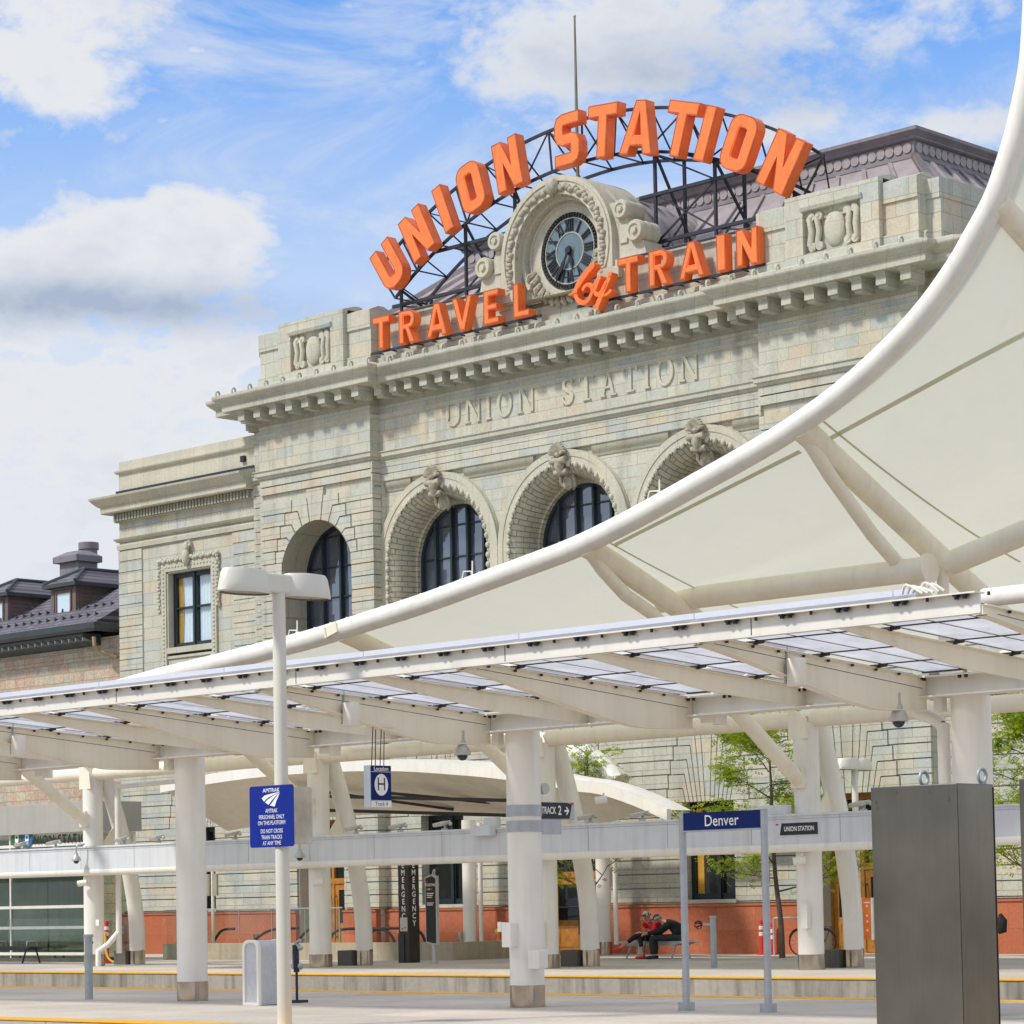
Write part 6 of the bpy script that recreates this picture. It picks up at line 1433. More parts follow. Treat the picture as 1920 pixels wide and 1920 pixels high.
def gpost(px_, ybot, ytop, label, nozzle=False):
    p = atz(px_, ybot); x, y = p.x, p.y; zt = at(px_, ytop, y).z; t = thing('galvanised_post', label, 'post', (x, y, 0), 'grey hydrant posts')
    m = MB(); m.tube([(x, y, -.01), (x, y, zt-.04)], .072, 16); m.build('shaft', steelgrey, t, smooth=50)
    m = MB(); m.tube([(x, y, zt-.05), (x, y, zt)], .09, 16); m.build('cap', steelgrey, t, smooth=50)
    m = MB(); m.tube([(x-.03, y-.03, zt-.2), (x-.22, y-.1, zt-.19)], .03, 8)
    if nozzle: m.build('outlet', steelgrey, t)
    else: m.v = []; m.f = []; m.tube([(x-.03, y+.03, zt-.13), (x-.25, y+.25, zt-.15)], .04, 8); m.build('outlet', brown, t)
    m = MB()
    for i in range(12): a = rnd.uniform(0, 6.28); m.tube([V(x-.22, y-.1, zt-.19), V(x-.32+.1*math.cos(a), y-.14, zt-.21+.09*math.sin(a)), V(x-.36+.12*math.cos(a+1), y-.1, zt-.2+.1*math.sin(a+1))], .012, 5)
    if nozzle: m.build('coiled_chain', darksteel, t)
gpost(167, 1874, 1752, 'grey galvanised post at left near the tall white column'); gpost(1339, 1815, 1717, 'grey galvanised post with a coiled outlet right of the seated couple', True)
# dark steel cabinets in the right foreground
def cabinet(pl, pm, pr, Y, label, dp=None):
    zt = at(*pm, Y).z; x0 = at(*pl, Y).x; x1 = at(*pm, Y).x; y1 = atx(*pr, x1).y if pr else Y+dp
    t = thing('equipment_cabinet', label, 'cabinet', ((x0+x1)/2, Y, 0), 'steel cabinets in the right foreground')
    m = MB(); m.box(x0, x1, Y, y1, 0, zt); m.build('cabinet_body', cabinetm, t, bevel=.006)
    m = MB()
    for fx, fz in ((.06, .10), (.30, .045), (.68, .05), (.90, .10), (.07, .14)): m.lathe([(.004, -.004), (.010, -.004), (.012, 0)], (x0+(x1-x0)*fx, Y, zt-fz), 10, 'Y')
    m.build('rivets', cabinetm, t)
    m = MB(); m.box(x1-.002, x1+.004, y1-.012, y1-.004, .02, zt-.02); m.build('door_seam', blackm, t)
    for u, yy in ((.36, (Y+y1)/2+.05), (.95, y1-.08)):
        m = MB(); xx = x0+(x1-x0)*u; m.tube([V(xx+.0*math.cos(a), yy+.045*math.cos(a), zt+.055+.045*math.sin(a)) for a in [R(i*20) for i in range(19)]], .012, 8, cap=False); m.box(xx-.02, xx+.02, yy-.02, yy+.02, zt, zt+.012); m.build('lifting_eye', steelgrey, t, smooth=60)
    return t
cabinet((1632, 1480), (1794, 1468), (1863, 1470), 14.4, 'tall brushed dark steel cabinet with two lifting eyes in the right foreground')
t_ = cabinet((1910, 1463), (2060, 1452), None, 14.4, 'second steel cabinet cut off by the right edge of the photo', .42)
# emergency pillar and ticketing totem
EM = thing('emergency_pillar', 'dark square pillar lettered EMERGENCY down two sides', 'pillar', (-52.8, 50.3, 0))
ex_, ey_ = -52.72, 50.3; w = .20
m = MB(); m.box(ex_-w, ex_+w, ey_-w, ey_+w, -.01, 3.1); m.build('shaft', brown, EM, bevel=.01)
t1 = MB()
for i, ch_ in enumerate('EMERGENCY'):
    z = 2.62-.195*i
    t1.text(ch_, lambda u, v, d: V(ex_-.0+u, ey_-w-.004, z+v), .21, .001, sx=.95, bold=.004); t1.text(ch_, lambda u, v, d: V(ex_+w+.004, ey_+u, z+v), .21, .001, sx=.95, bold=.004)
t1.build('lettering', lett_white, EM)
m = MB(); m.box(ex_-.12, ex_+.16, ey_-w-.03, ey_-w, .85, 1.22); cb = m.build('call_box', silver, EM, bevel=.008); m = MB(); m.lathe([(.005, -.01), (.025, -.01), (.025, 0)], (ex_-.03, ey_-w-.03, .92), 10, 'Y'); m.lathe([(.005, -.01), (.025, -.01), (.025, 0)], (ex_+.08, ey_-w-.03, .95), 10, 'Y'); m.build('button', redp, cb)
m = MB(); m.box(ex_-w-.01, ex_+.02, ey_-w-.02, ey_-w, 0, .80); m.build('access_panel', blackm, EM)
TT = thing('ticketing_totem', 'black ticketing totem in a white frame on a pole by the emergency pillar', 'totem', (-50.5, 49.1, 0))
p = atz(813, 1808); x, y = p.x, p.y; z0, z1 = at(813, 1772, y).z, at(813, 1640, y).z
m = MB(); m.prism([(x-.23, z0+.06), (x+.05, z0), (x+.20, z0+.0), (x+.20, z1-.02), (x+.05, z1+.02), (x-.23, z1-.06)], [], XZ(y-.05), .10); m.build('frame', silver, TT, bevel=.01)
m = MB(); m.prism([(x-.195, z0+.10), (x+.05, z0+.05), (x+.165, z0+.05), (x+.165, z1-.10), (x+.03, z1-.035), (x-.195, z1-.10)], [], XZ(y-.056), .008); m.build('face', blackm, TT)
m = MB(); m.tube([(x+.02, y, 0), (x+.02, y, z0+.05)], .055, 14); m.tube([(x+.02, y, -.01), (x+.02, y, .10)], .11, 16); m.build('pole', silver, TT, smooth=50)
m = MB(); m.text('TICKETING', lambda u, v, d: V(x-.02+u, y-.060, z1-.27+v), .095, .001, sx=.8, bold=.002)
for r_ in range(5): m.box(x-.15, x+.1-.03*(r_ % 3), y-.060, y-.058, z1-.50-.05*r_-(.1 if r_ > 2 else 0), z1-.478-.05*r_-(.1 if r_ > 2 else 0))
m.build('lettering', lett_white, TT)
m = MB(); m.lathe([(.01, -.03), (.13, -.03), (.13, .03), (.01, .03)], (x+.12, y, z1+.07), 20, 'Y'); dd = m.build('route_disc', blackm, TT); m = MB(); m.tube([(x+.06, y-.035, z1), (x+.08, y-.035, z1+.1), (x+.12, y-.035, z1+.14)], .012, 6); m.tube([(x+.13, y-.035, z1+.0), (x+.15, y-.035, z1+.14)], .012, 6); m.build('disc_mark', lett_white, dd)
for i, c_ in enumerate(((.05, .35, .75), (.8, .65, .05), (.75, .06, .05))):
    m = MB(); m.lathe([(.005, -.003), (.028, -.003), (.028, 0)], (x-.13+.07*i, y-.058, z1-.38), 12, 'Y'); m.build('line_dot', paint('line_dot_'+['blue', 'yellow', 'red'][i], c_), TT)
m = MB(); m.cbox((x-.13, y-.058, z1-.18), (.05, .004, .04)); m.build('logo', redp, TT)
def bollard(px_, label, ytop=1748):
    p = atz(px_, 1791); m = MB(); zt = at(px_, ytop, p.y).z; m.tube([(p.x, p.y, -.01), (p.x, p.y, zt)], .085, 16); o = m.build('bollard', stainless, smooth=50); tag(o, label, 'bollard', 'stainless bollards in front of the station'); c_ = MB(); c_.tube([(p.x, p.y, zt-.0), (p.x, p.y, zt+.012)], .07, 16); c_.build('cap', stainless, o, smooth=40)
bollard(863, 'stainless bollard standing alone in front of the red granite, left of the white column'); bollard(1199, 'stainless bollard behind the seated couple')
bollard(480, 'stainless bollard seen between the litter bin and the low wall', 1752); bollard(566, 'stainless bollard above the standpipe behind the low wall', 1762)
def delineator(px_, yb, yt, label):
    p = atz(px_, yb); zt = at(px_, yt, p.y).z; t = thing('delineator_post', label, 'delineator', (p.x, p.y, 0), 'red delineator posts'); x, y = p.x, p.y
    m = MB(); m.lathe([(.15, 0), (.15, .04), (.075, .06), (.07, zt-.14), (.055, zt-.12), (.07, zt-.1), (.06, zt-.02), (.02, zt)], (x, y, 0), 14); m.build('post', redp, t, smooth=40)
    for z in (zt-.28, zt-.45): m = MB(); m.lathe([(.073, 0), (.078, .005), (.078, .095), (.073, .1)], (x, y, z), 14); m.build('reflective_band', reflec, t)
delineator(1429, 1790, 1724, 'red delineator post left of the slim tree trunk'); delineator(1449, 1790, 1730, 'red delineator post half behind the right sign post')
delineator(228, 1789, 1727, 'red delineator post with white bands right of the drain pipe'); delineator(200, 1806, 1726, 'red delineator post tight behind the drain pipe, with yellow chain')
m = MB(); p = atz(203, 1806); m.tube(smoothpts([V(p.x, p.y-.1, .9), V(p.x+.05, p.y-.1, .3), V(p.x+.3, p.y-.1, .06), V(p.x+.8, p.y-.1, .03), V(p.x+.9, p.y-.1, .1)], 4), .035, 8); tag(m.build('barrier_chain', yelp, smooth=50), 'yellow plastic chain drooping from the red delineator', 'chain')
CN = thing('traffic_cone', 'tall orange traffic cone beside the white column left of the banded column', 'cone', (0, 0, 0)); p = atz(936, 1792)
m = MB(); m.lathe([(.17, 0), (.17, .04), (.12, .05), (.03, .78), (.02, .8)], (p.x, p.y, 0), 16); m.build('cone_body', conem, CN, smooth=40); m = MB(); m.ball((p.x-.06, p.y, .72), (.08, .06, .10), 8, 6); m.build('yellow_flag', yelp, CN)
BNR = thing('banner_sign', 'orange upright banner board beside the oak doors at right', 'sign', (0, 0, 0)); p = at(1625, 1724, 57.3)
m = MB(); m.box(p.x-.5, p.x+.16, 57.3, 57.33, p.z-.52, p.z+.57); m.build('panel', poster, BNR); m = MB(); m.box(p.x+.16, p.x+.22, 57.28, 57.34, p.z-.54, p.z+.57); m.tube([(p.x-.15, 57.32, 0), (p.x-.15, 57.32, p.z-.5)], .03, 8); m.build('frame', lett_white, BNR)
m = MB()
for dz in (.35, .1, -.05, -.28): m.cbox((p.x+.02, 57.298, p.z+dz), (.05, .004, .05))
m.box(p.x-.08, p.x+.12, 57.297, 57.3, p.z+.43, p.z+.46); m.build('white_marks', lett_white, BNR)
# ------------------------------------------------------------------ benches, bicycle, rack
def bench(x0, x1, y, z, mat_, label, arms):
    t = thing('bench', label, 'bench', ((x0+x1)/2, y, 0), 'slatted metal benches'); w = .26
    m = MB()
    for j in range(5): yy = y-w+j*2*w/4; m.prism([(x0-.10, z), (x0-.02, z-.03), (x0+.25, z-.10), (x1-.25, z-.10), (x1+.02, z-.03), (x1+.10, z), (x1-.05, z+.02), (x0+.05, z+.02)], [], XZ(yy-.045), .09)
    m.build('seat', mat_, t, bevel=.005)
    n = 2 if x1-x0 < 2.4 else 3
    for i in range(n):
        xx = x0+.3+(x1-x0-.6)*i/(n-1)
        for s_ in (-1, 1): m = MB(); m.bar((xx, y+s_*.18, z-.08), (xx+s_*.12, y+s_*.24, 0), .06, .03); m.build('leg', mat_, t)
    if arms:
        for i in range(4): xx = x0+.25+(x1-x0-.5)*i/3; m = MB(); m.tube([V(xx-.0, y-.2, z+.01), V(xx, y-.18, z+.16), V(xx, y+.15, z+.16), V(xx, y+.2, z+.01)], .022, 8); m.build('armrest', steelgrey, t)
    return t
BYY = 54.45
bench(-48.55, -46.35, BYY, .45, steelgrey, 'grey metal bench under the seated couple in front of the red granite', False)
bench(-72.6, -67.3, 48.6, .50, blackm, 'black metal bench with small armrests in front of the glass kiosk', True)
BK = thing('bicycle', 'city bicycle with rear rack leaning behind the column by the small tree', 'bicycle', (-46, 58, 0))
w1, w2 = atz(1498, 1789), atz(1545, 1789); by_ = 57.9; xa, xb_ = at(1499, 1770, by_).x, at(1548, 1770, by_).x; zr = .34
for x in (xa, xb_):
    m = MB(); m.tube([V(x+.34*math.cos(R(i*15)), by_, zr+.34*math.sin(R(i*15))) for i in range(25)], .022, 7, cap=False); wh = m.build('wheel', rubber, BK, smooth=60)
    m = MB()
    for i in range(12): a = R(i*30); m.tube([V(x, by_, zr), V(x+.32*math.cos(a), by_, zr+.32*math.sin(a))], .004, 4)
    m.tube([V(x, by_-.04, zr), V(x, by_+.04, zr)], .02, 8); m.build('spokes', steelgrey, wh)
    m = MB(); m.tube([V(x+.375*math.cos(R(20+i*14)), by_, zr+.375*math.sin(R(20+i*14))) for i in range(11)], .018, 6); m.build('mudguard', blackm, wh)
bbx = (xa+xb_)/2-.03
m = MB(); hd = V(xa+.22, by_, .82); st_ = V(bbx+.18, by_, .80)
for a, b in ((hd, V(xa, by_, zr)), (hd, V(bbx, by_, .30)), (hd, st_), (V(bbx, by_, .30), st_), (V(bbx, by_, .30), V(xb_, by_, zr)), (st_, V(xb_, by_, zr))): m.tube([a, b], .018, 8)
m.build('frame', brown, BK)
m = MB(); m.tube([hd, hd+V(.02, 0, .18), hd+V(.02, -.25, .22), hd+V(.18, -.27, .20)], .013, 7); m.tube([hd+V(.02, 0, .18), hd+V(.02, .25, .22), hd+V(.18, .27, .2)], .013, 7); m.build('handlebar', steelgrey, BK)
m = MB(); m.ball(st_+V(.03, 0, .13), (.13, .08, .04), 10, 6); m.tube([st_, st_+V(.02, 0, .12)], .014, 6); m.build('saddle', blackm, BK, smooth=60)
m = MB()
for s_ in (-.06, 0, .06): m.tube([V(xb_-.22, by_+s_, .76), V(xb_+.22, by_+s_, .76)], .010, 5)
m.tube([V(xb_+.2, by_, .76), V(xb_, by_-.06, zr)], .008, 5); m.build('rear_rack', blackm, BK)
m = MB(); m.tube([V(bbx, by_-.06, .30), V(bbx+.12, by_-.06, .2)], .014, 6); m.tube([V(bbx, by_+.06, .30), V(bbx-.12, by_+.06, .4)], .014, 6); m.lathe([(.09, -.06), (.1, -.05), (.09, -.04)], (bbx, by_, .30), 16, 'Y'); m.build('crank', steelgrey, BK)
rk = MB(); a, b = at(1452, 1789, 57.6), at(1512, 1789, 57.6); zt = at(1475, 1721, 57.6).z
rk.tube(smoothpts([V(a.x, 57.6, -.01), V(a.x, 57.6, zt-.12), V(a.x+.03, 57.6, zt-.03), V(a.x+.12, 57.6, zt), V(b.x-.12, 57.6, zt), V(b.x-.03, 57.6, zt-.03), V(b.x, 57.6, zt-.12), V(b.x, 57.6, -.01)], 3), .028, 10); tag(rk.build('bike_rack', silver, smooth=60), 'silver hoop bike rack by the slim tree trunk', 'bike rack')
# ------------------------------------------------------------------ people
def skinmesh(name, joints, edges, mat_, parent, root, sub=2):
    ks = list(joints); me = D.meshes.new(name); me.from_pydata([tuple(joints[k][0]) for k in ks], [(ks.index(a), ks.index(b)) for a, b in edges], [])
    bm = bmesh.new(); bm.from_mesh(me); sl_ = bm.verts.layers.skin.verify(); bm.verts.ensure_lookup_table()
    for i, k in enumerate(ks):
        r_ = joints[k][1]; bm.verts[i][sl_].radius = r_ if isinstance(r_, tuple) else (r_, r_); bm.verts[i][sl_].use_root = (k == root)
    bm.to_mesh(me); bm.free(); o = D.objects.new('tmp', me); COL.objects.link(o)
    s_ = o.modifiers.new('skin', 'SKIN'); s_.use_smooth_shade = True; q = o.modifiers.new('sub', 'SUBSURF'); q.levels = sub; q.render_levels = sub
    dg = bpy.context.evaluated_depsgraph_get(); m2 = D.meshes.new_from_object(o.evaluated_get(dg)); D.objects.remove(o); D.meshes.remove(me)
    m2.name = name; m2.materials.clear(); m2.materials.append(mat_); m2.polygons.foreach_set('use_smooth', [True]*len(m2.polygons))
    o = D.objects.new(name, m2); COL.objects.link(o)
    if parent: o.parent = parent; o.location = -ABS[parent.name]
    return o
def headmesh(m, c, fwd, up, r=.105):
    f = Vector(fwd).normalized(); u = (Vector(up)-f*f.dot(Vector(up))).normalized(); s_ = f.cross(u)
    c = Vector(c)
    def e(o, ra, rb, rc, n=14, k=10):
        vs = []
        for i in range(k+1):
            t = math.pi*i/k
            for j in range(n):
                a = 2*math.pi*j/n; vs.append(c+o[0]*f+o[1]*s_+o[2]*u+f*ra*math.sin(t)*math.cos(a)+s_*rb*math.sin(t)*math.sin(a)+u*rc*math.cos(t))
        m.add(vs, [(i*n+j, i*n+(j+1) % n, (i+1)*n+(j+1) % n, (i+1)*n+j) for i in range(k) for j in range(n)])
    return e
def person(label, H, pel, fwd, J, skinparts):
    pass
bulk = True
def seated(name_label, base, fd, headc, hfwd, hands, knees, feet, shoulders, chest, hip, cloth, legs, hat, hair):
    P_ = thing('person', name_label, 'person', base)
    hipv = Vector(hip); ch = Vector(chest); hc = Vector(headc); sl_, sr = map(Vector, shoulders); kl, kr = map(Vector, knees); fl, fr_ = map(Vector, feet); hl, hr_ = map(Vector, hands)
    el = [(s0.lerp(h0, .5)+V(0, 0, -.10)) for s0, h0 in ((sl_, hl), (sr, hr_))]
    side = (sr-sl_).normalized(); neck = ch.lerp(hc, .55)
    hipl, hipr = hipv-side*.09, hipv+side*.09
    f = Vector(hfwd).normalized()
    J = {'pel': (hipv, (.13, .11)), 'waist': (hipv.lerp(ch, .5)+Vector(fd)*-.09+V(0, 0, .02), (.13, .11)), 'chest': (ch, (.18, .13)), 'neck': (neck, .05), 'head': (hc, (.075, .085)), 'crown': (hc+V(0, 0, .09)-f*.02, (.06, .07)), 'sl': (sl_, .055), 'sr': (sr, .055), 'el': (el[0], .042), 'er': (el[1], .042), 'hl': (hl, .03), 'hr': (hr_, .03), 'hipl': (hipl, .095), 'hipr': (hipr, .095), 'kl': (kl, .062), 'kr': (kr, .062), 'al': (fl+V(0, 0, .08), .036), 'ar': (fr_+V(0, 0, .08), .036), 'tl': (fl+Vector(fd)*.16+V(0, 0, .03), .03), 'tr': (fr_+Vector(fd)*.16+V(0, 0, .03), .03)}
    E_ = [('pel', 'waist'), ('waist', 'chest'), ('chest', 'neck'), ('neck', 'head'), ('head', 'crown'), ('chest', 'sl'), ('chest', 'sr'), ('sl', 'el'), ('sr', 'er'), ('el', 'hl'), ('er', 'hr'), ('pel', 'hipl'), ('pel', 'hipr'), ('hipl', 'kl'), ('hipr', 'kr'), ('kl', 'al'), ('kr', 'ar'), ('al', 'tl'), ('ar', 'tr')]
    # hands: palm and five fingers of unequal length rooted in the wrist joint
    for tag_, h0, e0 in (('l', hl, el[0]), ('r', hr_, el[1])):
        d = (h0-e0).normalized(); n = d.cross(V(0, 0, 1)).normalized(); dn_ = V(0, 0, -1)
        J['p'+tag_] = (h0+d*.06, (.036, .018)); E_.append(('h'+tag_, 'p'+tag_))
        for k, (o, ln) in enumerate(((-.030, .062), (-.010, .078), (.010, .074), (.028, .058))):
            J['f%s%d' % (tag_, k)] = (h0+d*(.06+ln*.55)+n*o*1.1, .009); J['g%s%d' % (tag_, k)] = (h0+d*(.06+ln*.85)+n*o*1.1+dn_*.03, .008)
            E_ += [('p'+tag_, 'f%s%d' % (tag_, k)), ('f%s%d' % (tag_, k), 'g%s%d' % (tag_, k))]
        J['t'+tag_+'h'] = (h0+d*.05-n*.055, .010); E_.append(('h'+tag_, 't'+tag_+'h'))
    body = skinmesh('body', J, E_, skin, P_, 'pel', 1)
    # face
    m = MB(); u = V(0, 0, 1); s_ = f.cross(u).normalized(); u2 = s_.cross(f)
    m.ball(hc+f*.095-u2*.005, (.018, .018, .024), 8, 6)
    for k in (-1, 1): m.ball(hc+s_*.088*k-f*.0, (.014, .02, .032), 7, 5)
    m.build('nose_and_ears', skin, body, smooth=70)
    m = MB()
    for k in (-1, 1): m.ball(hc+f*.082+s_*.034*k+u2*.02, .013, 8, 6)
    m.ball(hc+f*.080-u2*.048, (.02, .02, .006), 8, 4); m.build('eyes_and_mouth', lett_dark, body)
    # clothing follows the same joints, a little larger
    up = {k: (J[k][0], tuple(x+(.045 if bulk else .03) for x in (J[k][1] if isinstance(J[k][1], tuple) else (J[k][1],)*2))) for k in ('pel', 'waist', 'chest', 'sl', 'sr', 'el', 'er')}
    up['pel'] = (hipv+V(0, 0, .04), (.235, .20) if bulk else (.19, .16)); up['waist'] = (up['waist'][0]+V(0, 0, .04), (.235, .20) if bulk else (.175, .15)); up['nk'] = (ch.lerp(neck, .75), .08)
    up['wl'] = (el[0].lerp(hl, .86), .045); up['wr'] = (el[1].lerp(hr_, .86), .045)
    skinmesh('jacket', up, [('pel', 'waist'), ('waist', 'chest'), ('chest', 'nk'), ('chest', 'sl'), ('chest', 'sr'), ('sl', 'el'), ('sr', 'er'), ('el', 'wl'), ('er', 'wr')], cloth, P_, 'pel', 2)
    lo = {'pel': (hipv-V(0, 0, .01), (.155, .13)), 'hipl': (hipl, .115), 'hipr': (hipr, .115), 'kl': (kl, .082), 'kr': (kr, .082), 'al': (kl.lerp(fl+V(0, 0, .08), legs[1]), .058), 'ar': (kr.lerp(fr_+V(0, 0, .08), legs[1]), .058)}
    skinmesh('trousers', lo, [('pel', 'hipl'), ('pel', 'hipr'), ('hipl', 'kl'), ('hipr', 'kr'), ('kl', 'al'), ('kr', 'ar')], legs[0], P_, 'pel', 2)
    for ft_, in ((fl,), (fr_,)):
        m = MB(); d = Vector(fd).normalized(); m.tube([ft_-d*.07+V(0, 0, .045), ft_+V(0, 0, .055), ft_+d*.12+V(0, 0, .04), ft_+d*.21+V(0, 0, .03)], [.042, .05, .046, .025], 10); m.build('shoe', shoe if legs[2] else redp, P_, smooth=60)
    if hat:
        m = MB(); c0 = hc+u2*.05-f*.01; vs = []; n = 16
        for i in range(6):
            t = math.pi/2*i/5
            for j in range(n): a = 2*math.pi*j/n; vs.append(c0+(f*math.cos(a)*.112+s_*math.sin(a)*.10)*math.sin(t)+u2*.095*math.cos(t))
        m.add(vs, [(i*n+j, i*n+(j+1) % n, (i+1)*n+(j+1) % n, (i+1)*n+j) for i in range(5) for j in range(n)]); m.obox(c0+f*.145+u2*.005, f*.055, s_*.075, u2*.008); m.build('cap', capm, P_, smooth=60)
    m = MB()
    for k in range(70 if hair > 1 else 26):
        a = rnd.uniform(0, 6.28); t = rnd.uniform(0, 1.7) if hair > 1 else rnd.uniform(1.2, 1.9); d = (f*math.cos(a)+s_*math.sin(a))*math.sin(t)+u2*math.cos(t)
        if d.dot(f) > .45 and d.dot(u2) < .7: continue
        m.ball(hc+V(0, 0, .02)+d*.095, .034, 6, 4)
    m.build('hair', hairg, P_, smooth=70); return P_
def W_(px_, py_, Y): return at(px_, py_, Y)
fdm = (-.80, -.60, 0); Ym = 54.35
hipM = V(-46.62, Ym+.02, .56); chM = V(-46.80, Ym-.10, .93); sM = V(.60, -.80, 0)
man = seated('person in a black coat and navy cap bent forward on the grey bench', (-46.9, Ym, 0), fdm, (-47.12, Ym-.28, 1.05), (-.80, -.40, -.40), ((-47.42, Ym-.42, .68), (-47.40, Ym-.30, .66)),
    ((-47.20, Ym-.46, .56), (-47.26, Ym-.16, .57)), ((-47.12, Ym-.50, 0), (-47.22, Ym-.26, 0)), (chM+sM*.19+V(0, 0, .03), chM-sM*.19+V(0, 0, .03)), chM, hipM, coat, (trouser, .95, True), True, 1)
bulk = False
hipW = V(-47.50, Ym+.05, .56); chW = V(-47.42, Ym-.12, .90)
woman = seated('person in a red top with grey hair resting chin on hand, beside the black coat', (-47.6, Ym, 0), (-.85, -.5, 0), (-47.50, Ym-.26, 1.14), (-.25, -.85, -.40), ((-47.56, Ym-.38, 1.0), (-47.40, Ym-.44, .66)),
    ((-47.84, Ym-.32, .62), (-47.62, Ym-.42, .55)), ((-48.22, Ym-.56, .22), (-47.50, Ym-.46, 0)), (chW-V(.17, 0, -.03), chW+V(.17, 0, .03)), chW, hipW, redshirt, (coat, .55, False), False, 2)
m = MB(); hh = V(-47.50, Ym-.26, 1.14); m.obox(hh+V(-.03, -.095, .015), V(.075, -.01, 0), V(0, .012, 0), V(0, 0, .018)); m.build('sunglasses', blackm, woman)
m = MB(); m.ball((-47.92, Ym-.1, .60), (.16, .14, .13), 12, 8); tag(m.build('shoulder_bag', plaid, smooth=60), 'red plaid bag lying on the bench beside the person in red', 'bag')
st = MB(); st.tube([V(-47.42, Ym-.50, .0), V(-47.40, Ym-.45, .66)], .012, 7); tag(st.build('walking_stick', brown), 'dark walking stick held between the knees of the person in the black coat', 'stick')
def standing(base, label):
    x, y = base; P_ = thing('person', label, 'person', (x, y, 0)); b = lambda a, c, d: V(x+a, y+c, d)
    J = {'pel': (b(0, 0, .95), (.14, .11)), 'waist': (b(0, 0, 1.12), (.13, .095)), 'chest': (b(0, 0, 1.34), (.155, .105)), 'neck': (b(0, 0, 1.52), .052), 'head': (b(-.02, 0, 1.66), (.08, .09)), 'crown': (b(0, 0, 1.74), (.06, .07)), 'sl': (b(0, -.19, 1.43), .055), 'sr': (b(0, .19, 1.43), .055), 'el': (b(.02, -.25, 1.15), .042), 'er': (b(.02, .25, 1.15), .042), 'hl': (b(-.05, -.26, .90), .03), 'hr': (b(-.05, .26, .9), .03), 'hipl': (b(0, -.09, .9), .1), 'hipr': (b(0, .09, .9), .1), 'kl': (b(-.02, -.1, .5), .065), 'kr': (b(-.02, .1, .5), .065), 'al': (b(.03, -.1, .09), .038), 'ar': (b(.03, .1, .09), .038), 'tl': (b(-.13, -.11, .03), .03), 'tr': (b(-.13, .11, .03), .03)}
    E_ = [('pel', 'waist'), ('waist', 'chest'), ('chest', 'neck'), ('neck', 'head'), ('head', 'crown'), ('chest', 'sl'), ('chest', 'sr'), ('sl', 'el'), ('sr', 'er'), ('el', 'hl'), ('er', 'hr'), ('pel', 'hipl'), ('pel', 'hipr'), ('hipl', 'kl'), ('hipr', 'kr'), ('kl', 'al'), ('kr', 'ar'), ('al', 'tl'), ('ar', 'tr')]
    for t__ in 'lr':
        h0 = J['h'+t__][0]
        for k in range(4): J['f%s%d' % (t__, k)] = (h0+V(-.03+.02*k, 0, -.15+.008*abs(k-1.5)), .009); E_.append(('h'+t__, 'f%s%d' % (t__, k)))
        J['t%sx' % t__] = (h0+V(-.06, 0, -.07), .01); E_.append(('h'+t__, 't%sx' % t__))
    skinmesh('body', J, E_, skin, P_, 'pel', 1)
    up = {k: (J[k][0], tuple(q+.02 for q in (J[k][1] if isinstance(J[k][1], tuple) else (J[k][1],)*2))) for k in ('pel', 'waist', 'chest', 'sl', 'sr', 'el', 'er')}; up['wl'] = (b(-.03, -.26, .98), .045); up['wr'] = (b(-.03, .26, .98), .045)
    skinmesh('jacket', up, [('pel', 'waist'), ('waist', 'chest'), ('chest', 'sl'), ('chest', 'sr'), ('sl', 'el'), ('sr', 'er'), ('el', 'wl'), ('er', 'wr')], coat, P_, 'pel')
    lo = {k: (J[k][0], (J[k][1] if not isinstance(J[k][1], tuple) else J[k][1][0])+.02) for k in ('pel', 'hipl', 'hipr', 'kl', 'kr', 'al', 'ar')}
    skinmesh('trousers', lo, [('pel', 'hipl'), ('pel', 'hipr'), ('hipl', 'kl'), ('hipr', 'kr'), ('kl', 'al'), ('kr', 'ar')], trouser, P_, 'pel')
    m = MB(); m.ball(b(.02, 0, 1.69), (.11, .095, .10), 12, 8); m.build('hair', hairg, P_, smooth=60)
    for s_ in (-1, 1): m = MB(); m.tube([b(.08, s_*.1, .045), b(-.02, s_*.1, .055), b(-.18, s_*.11, .03)], [.042, .05, .026], 10); m.build('shoe', shoe, P_, smooth=60)
p = at(1876, 1730, 56.5)
standing((p.x-.42, 56.5), 'person in dark clothes almost wholly hidden behind the right steel cabinet')
m = MB(); m.tube([(p.x-.0, 56.5, p.z+.22), (p.x+.05, 56.5, p.z+.05), (p.x+.04, 56.5, p.z-.2), (p.x-.05, 56.5, p.z-.24)], [.04, .13, .12, .05], 12); tag(m.build('shoulder_bag', coat, smooth=60), 'black bag peeking out behind the right edge of the tall steel cabinet', 'bag')
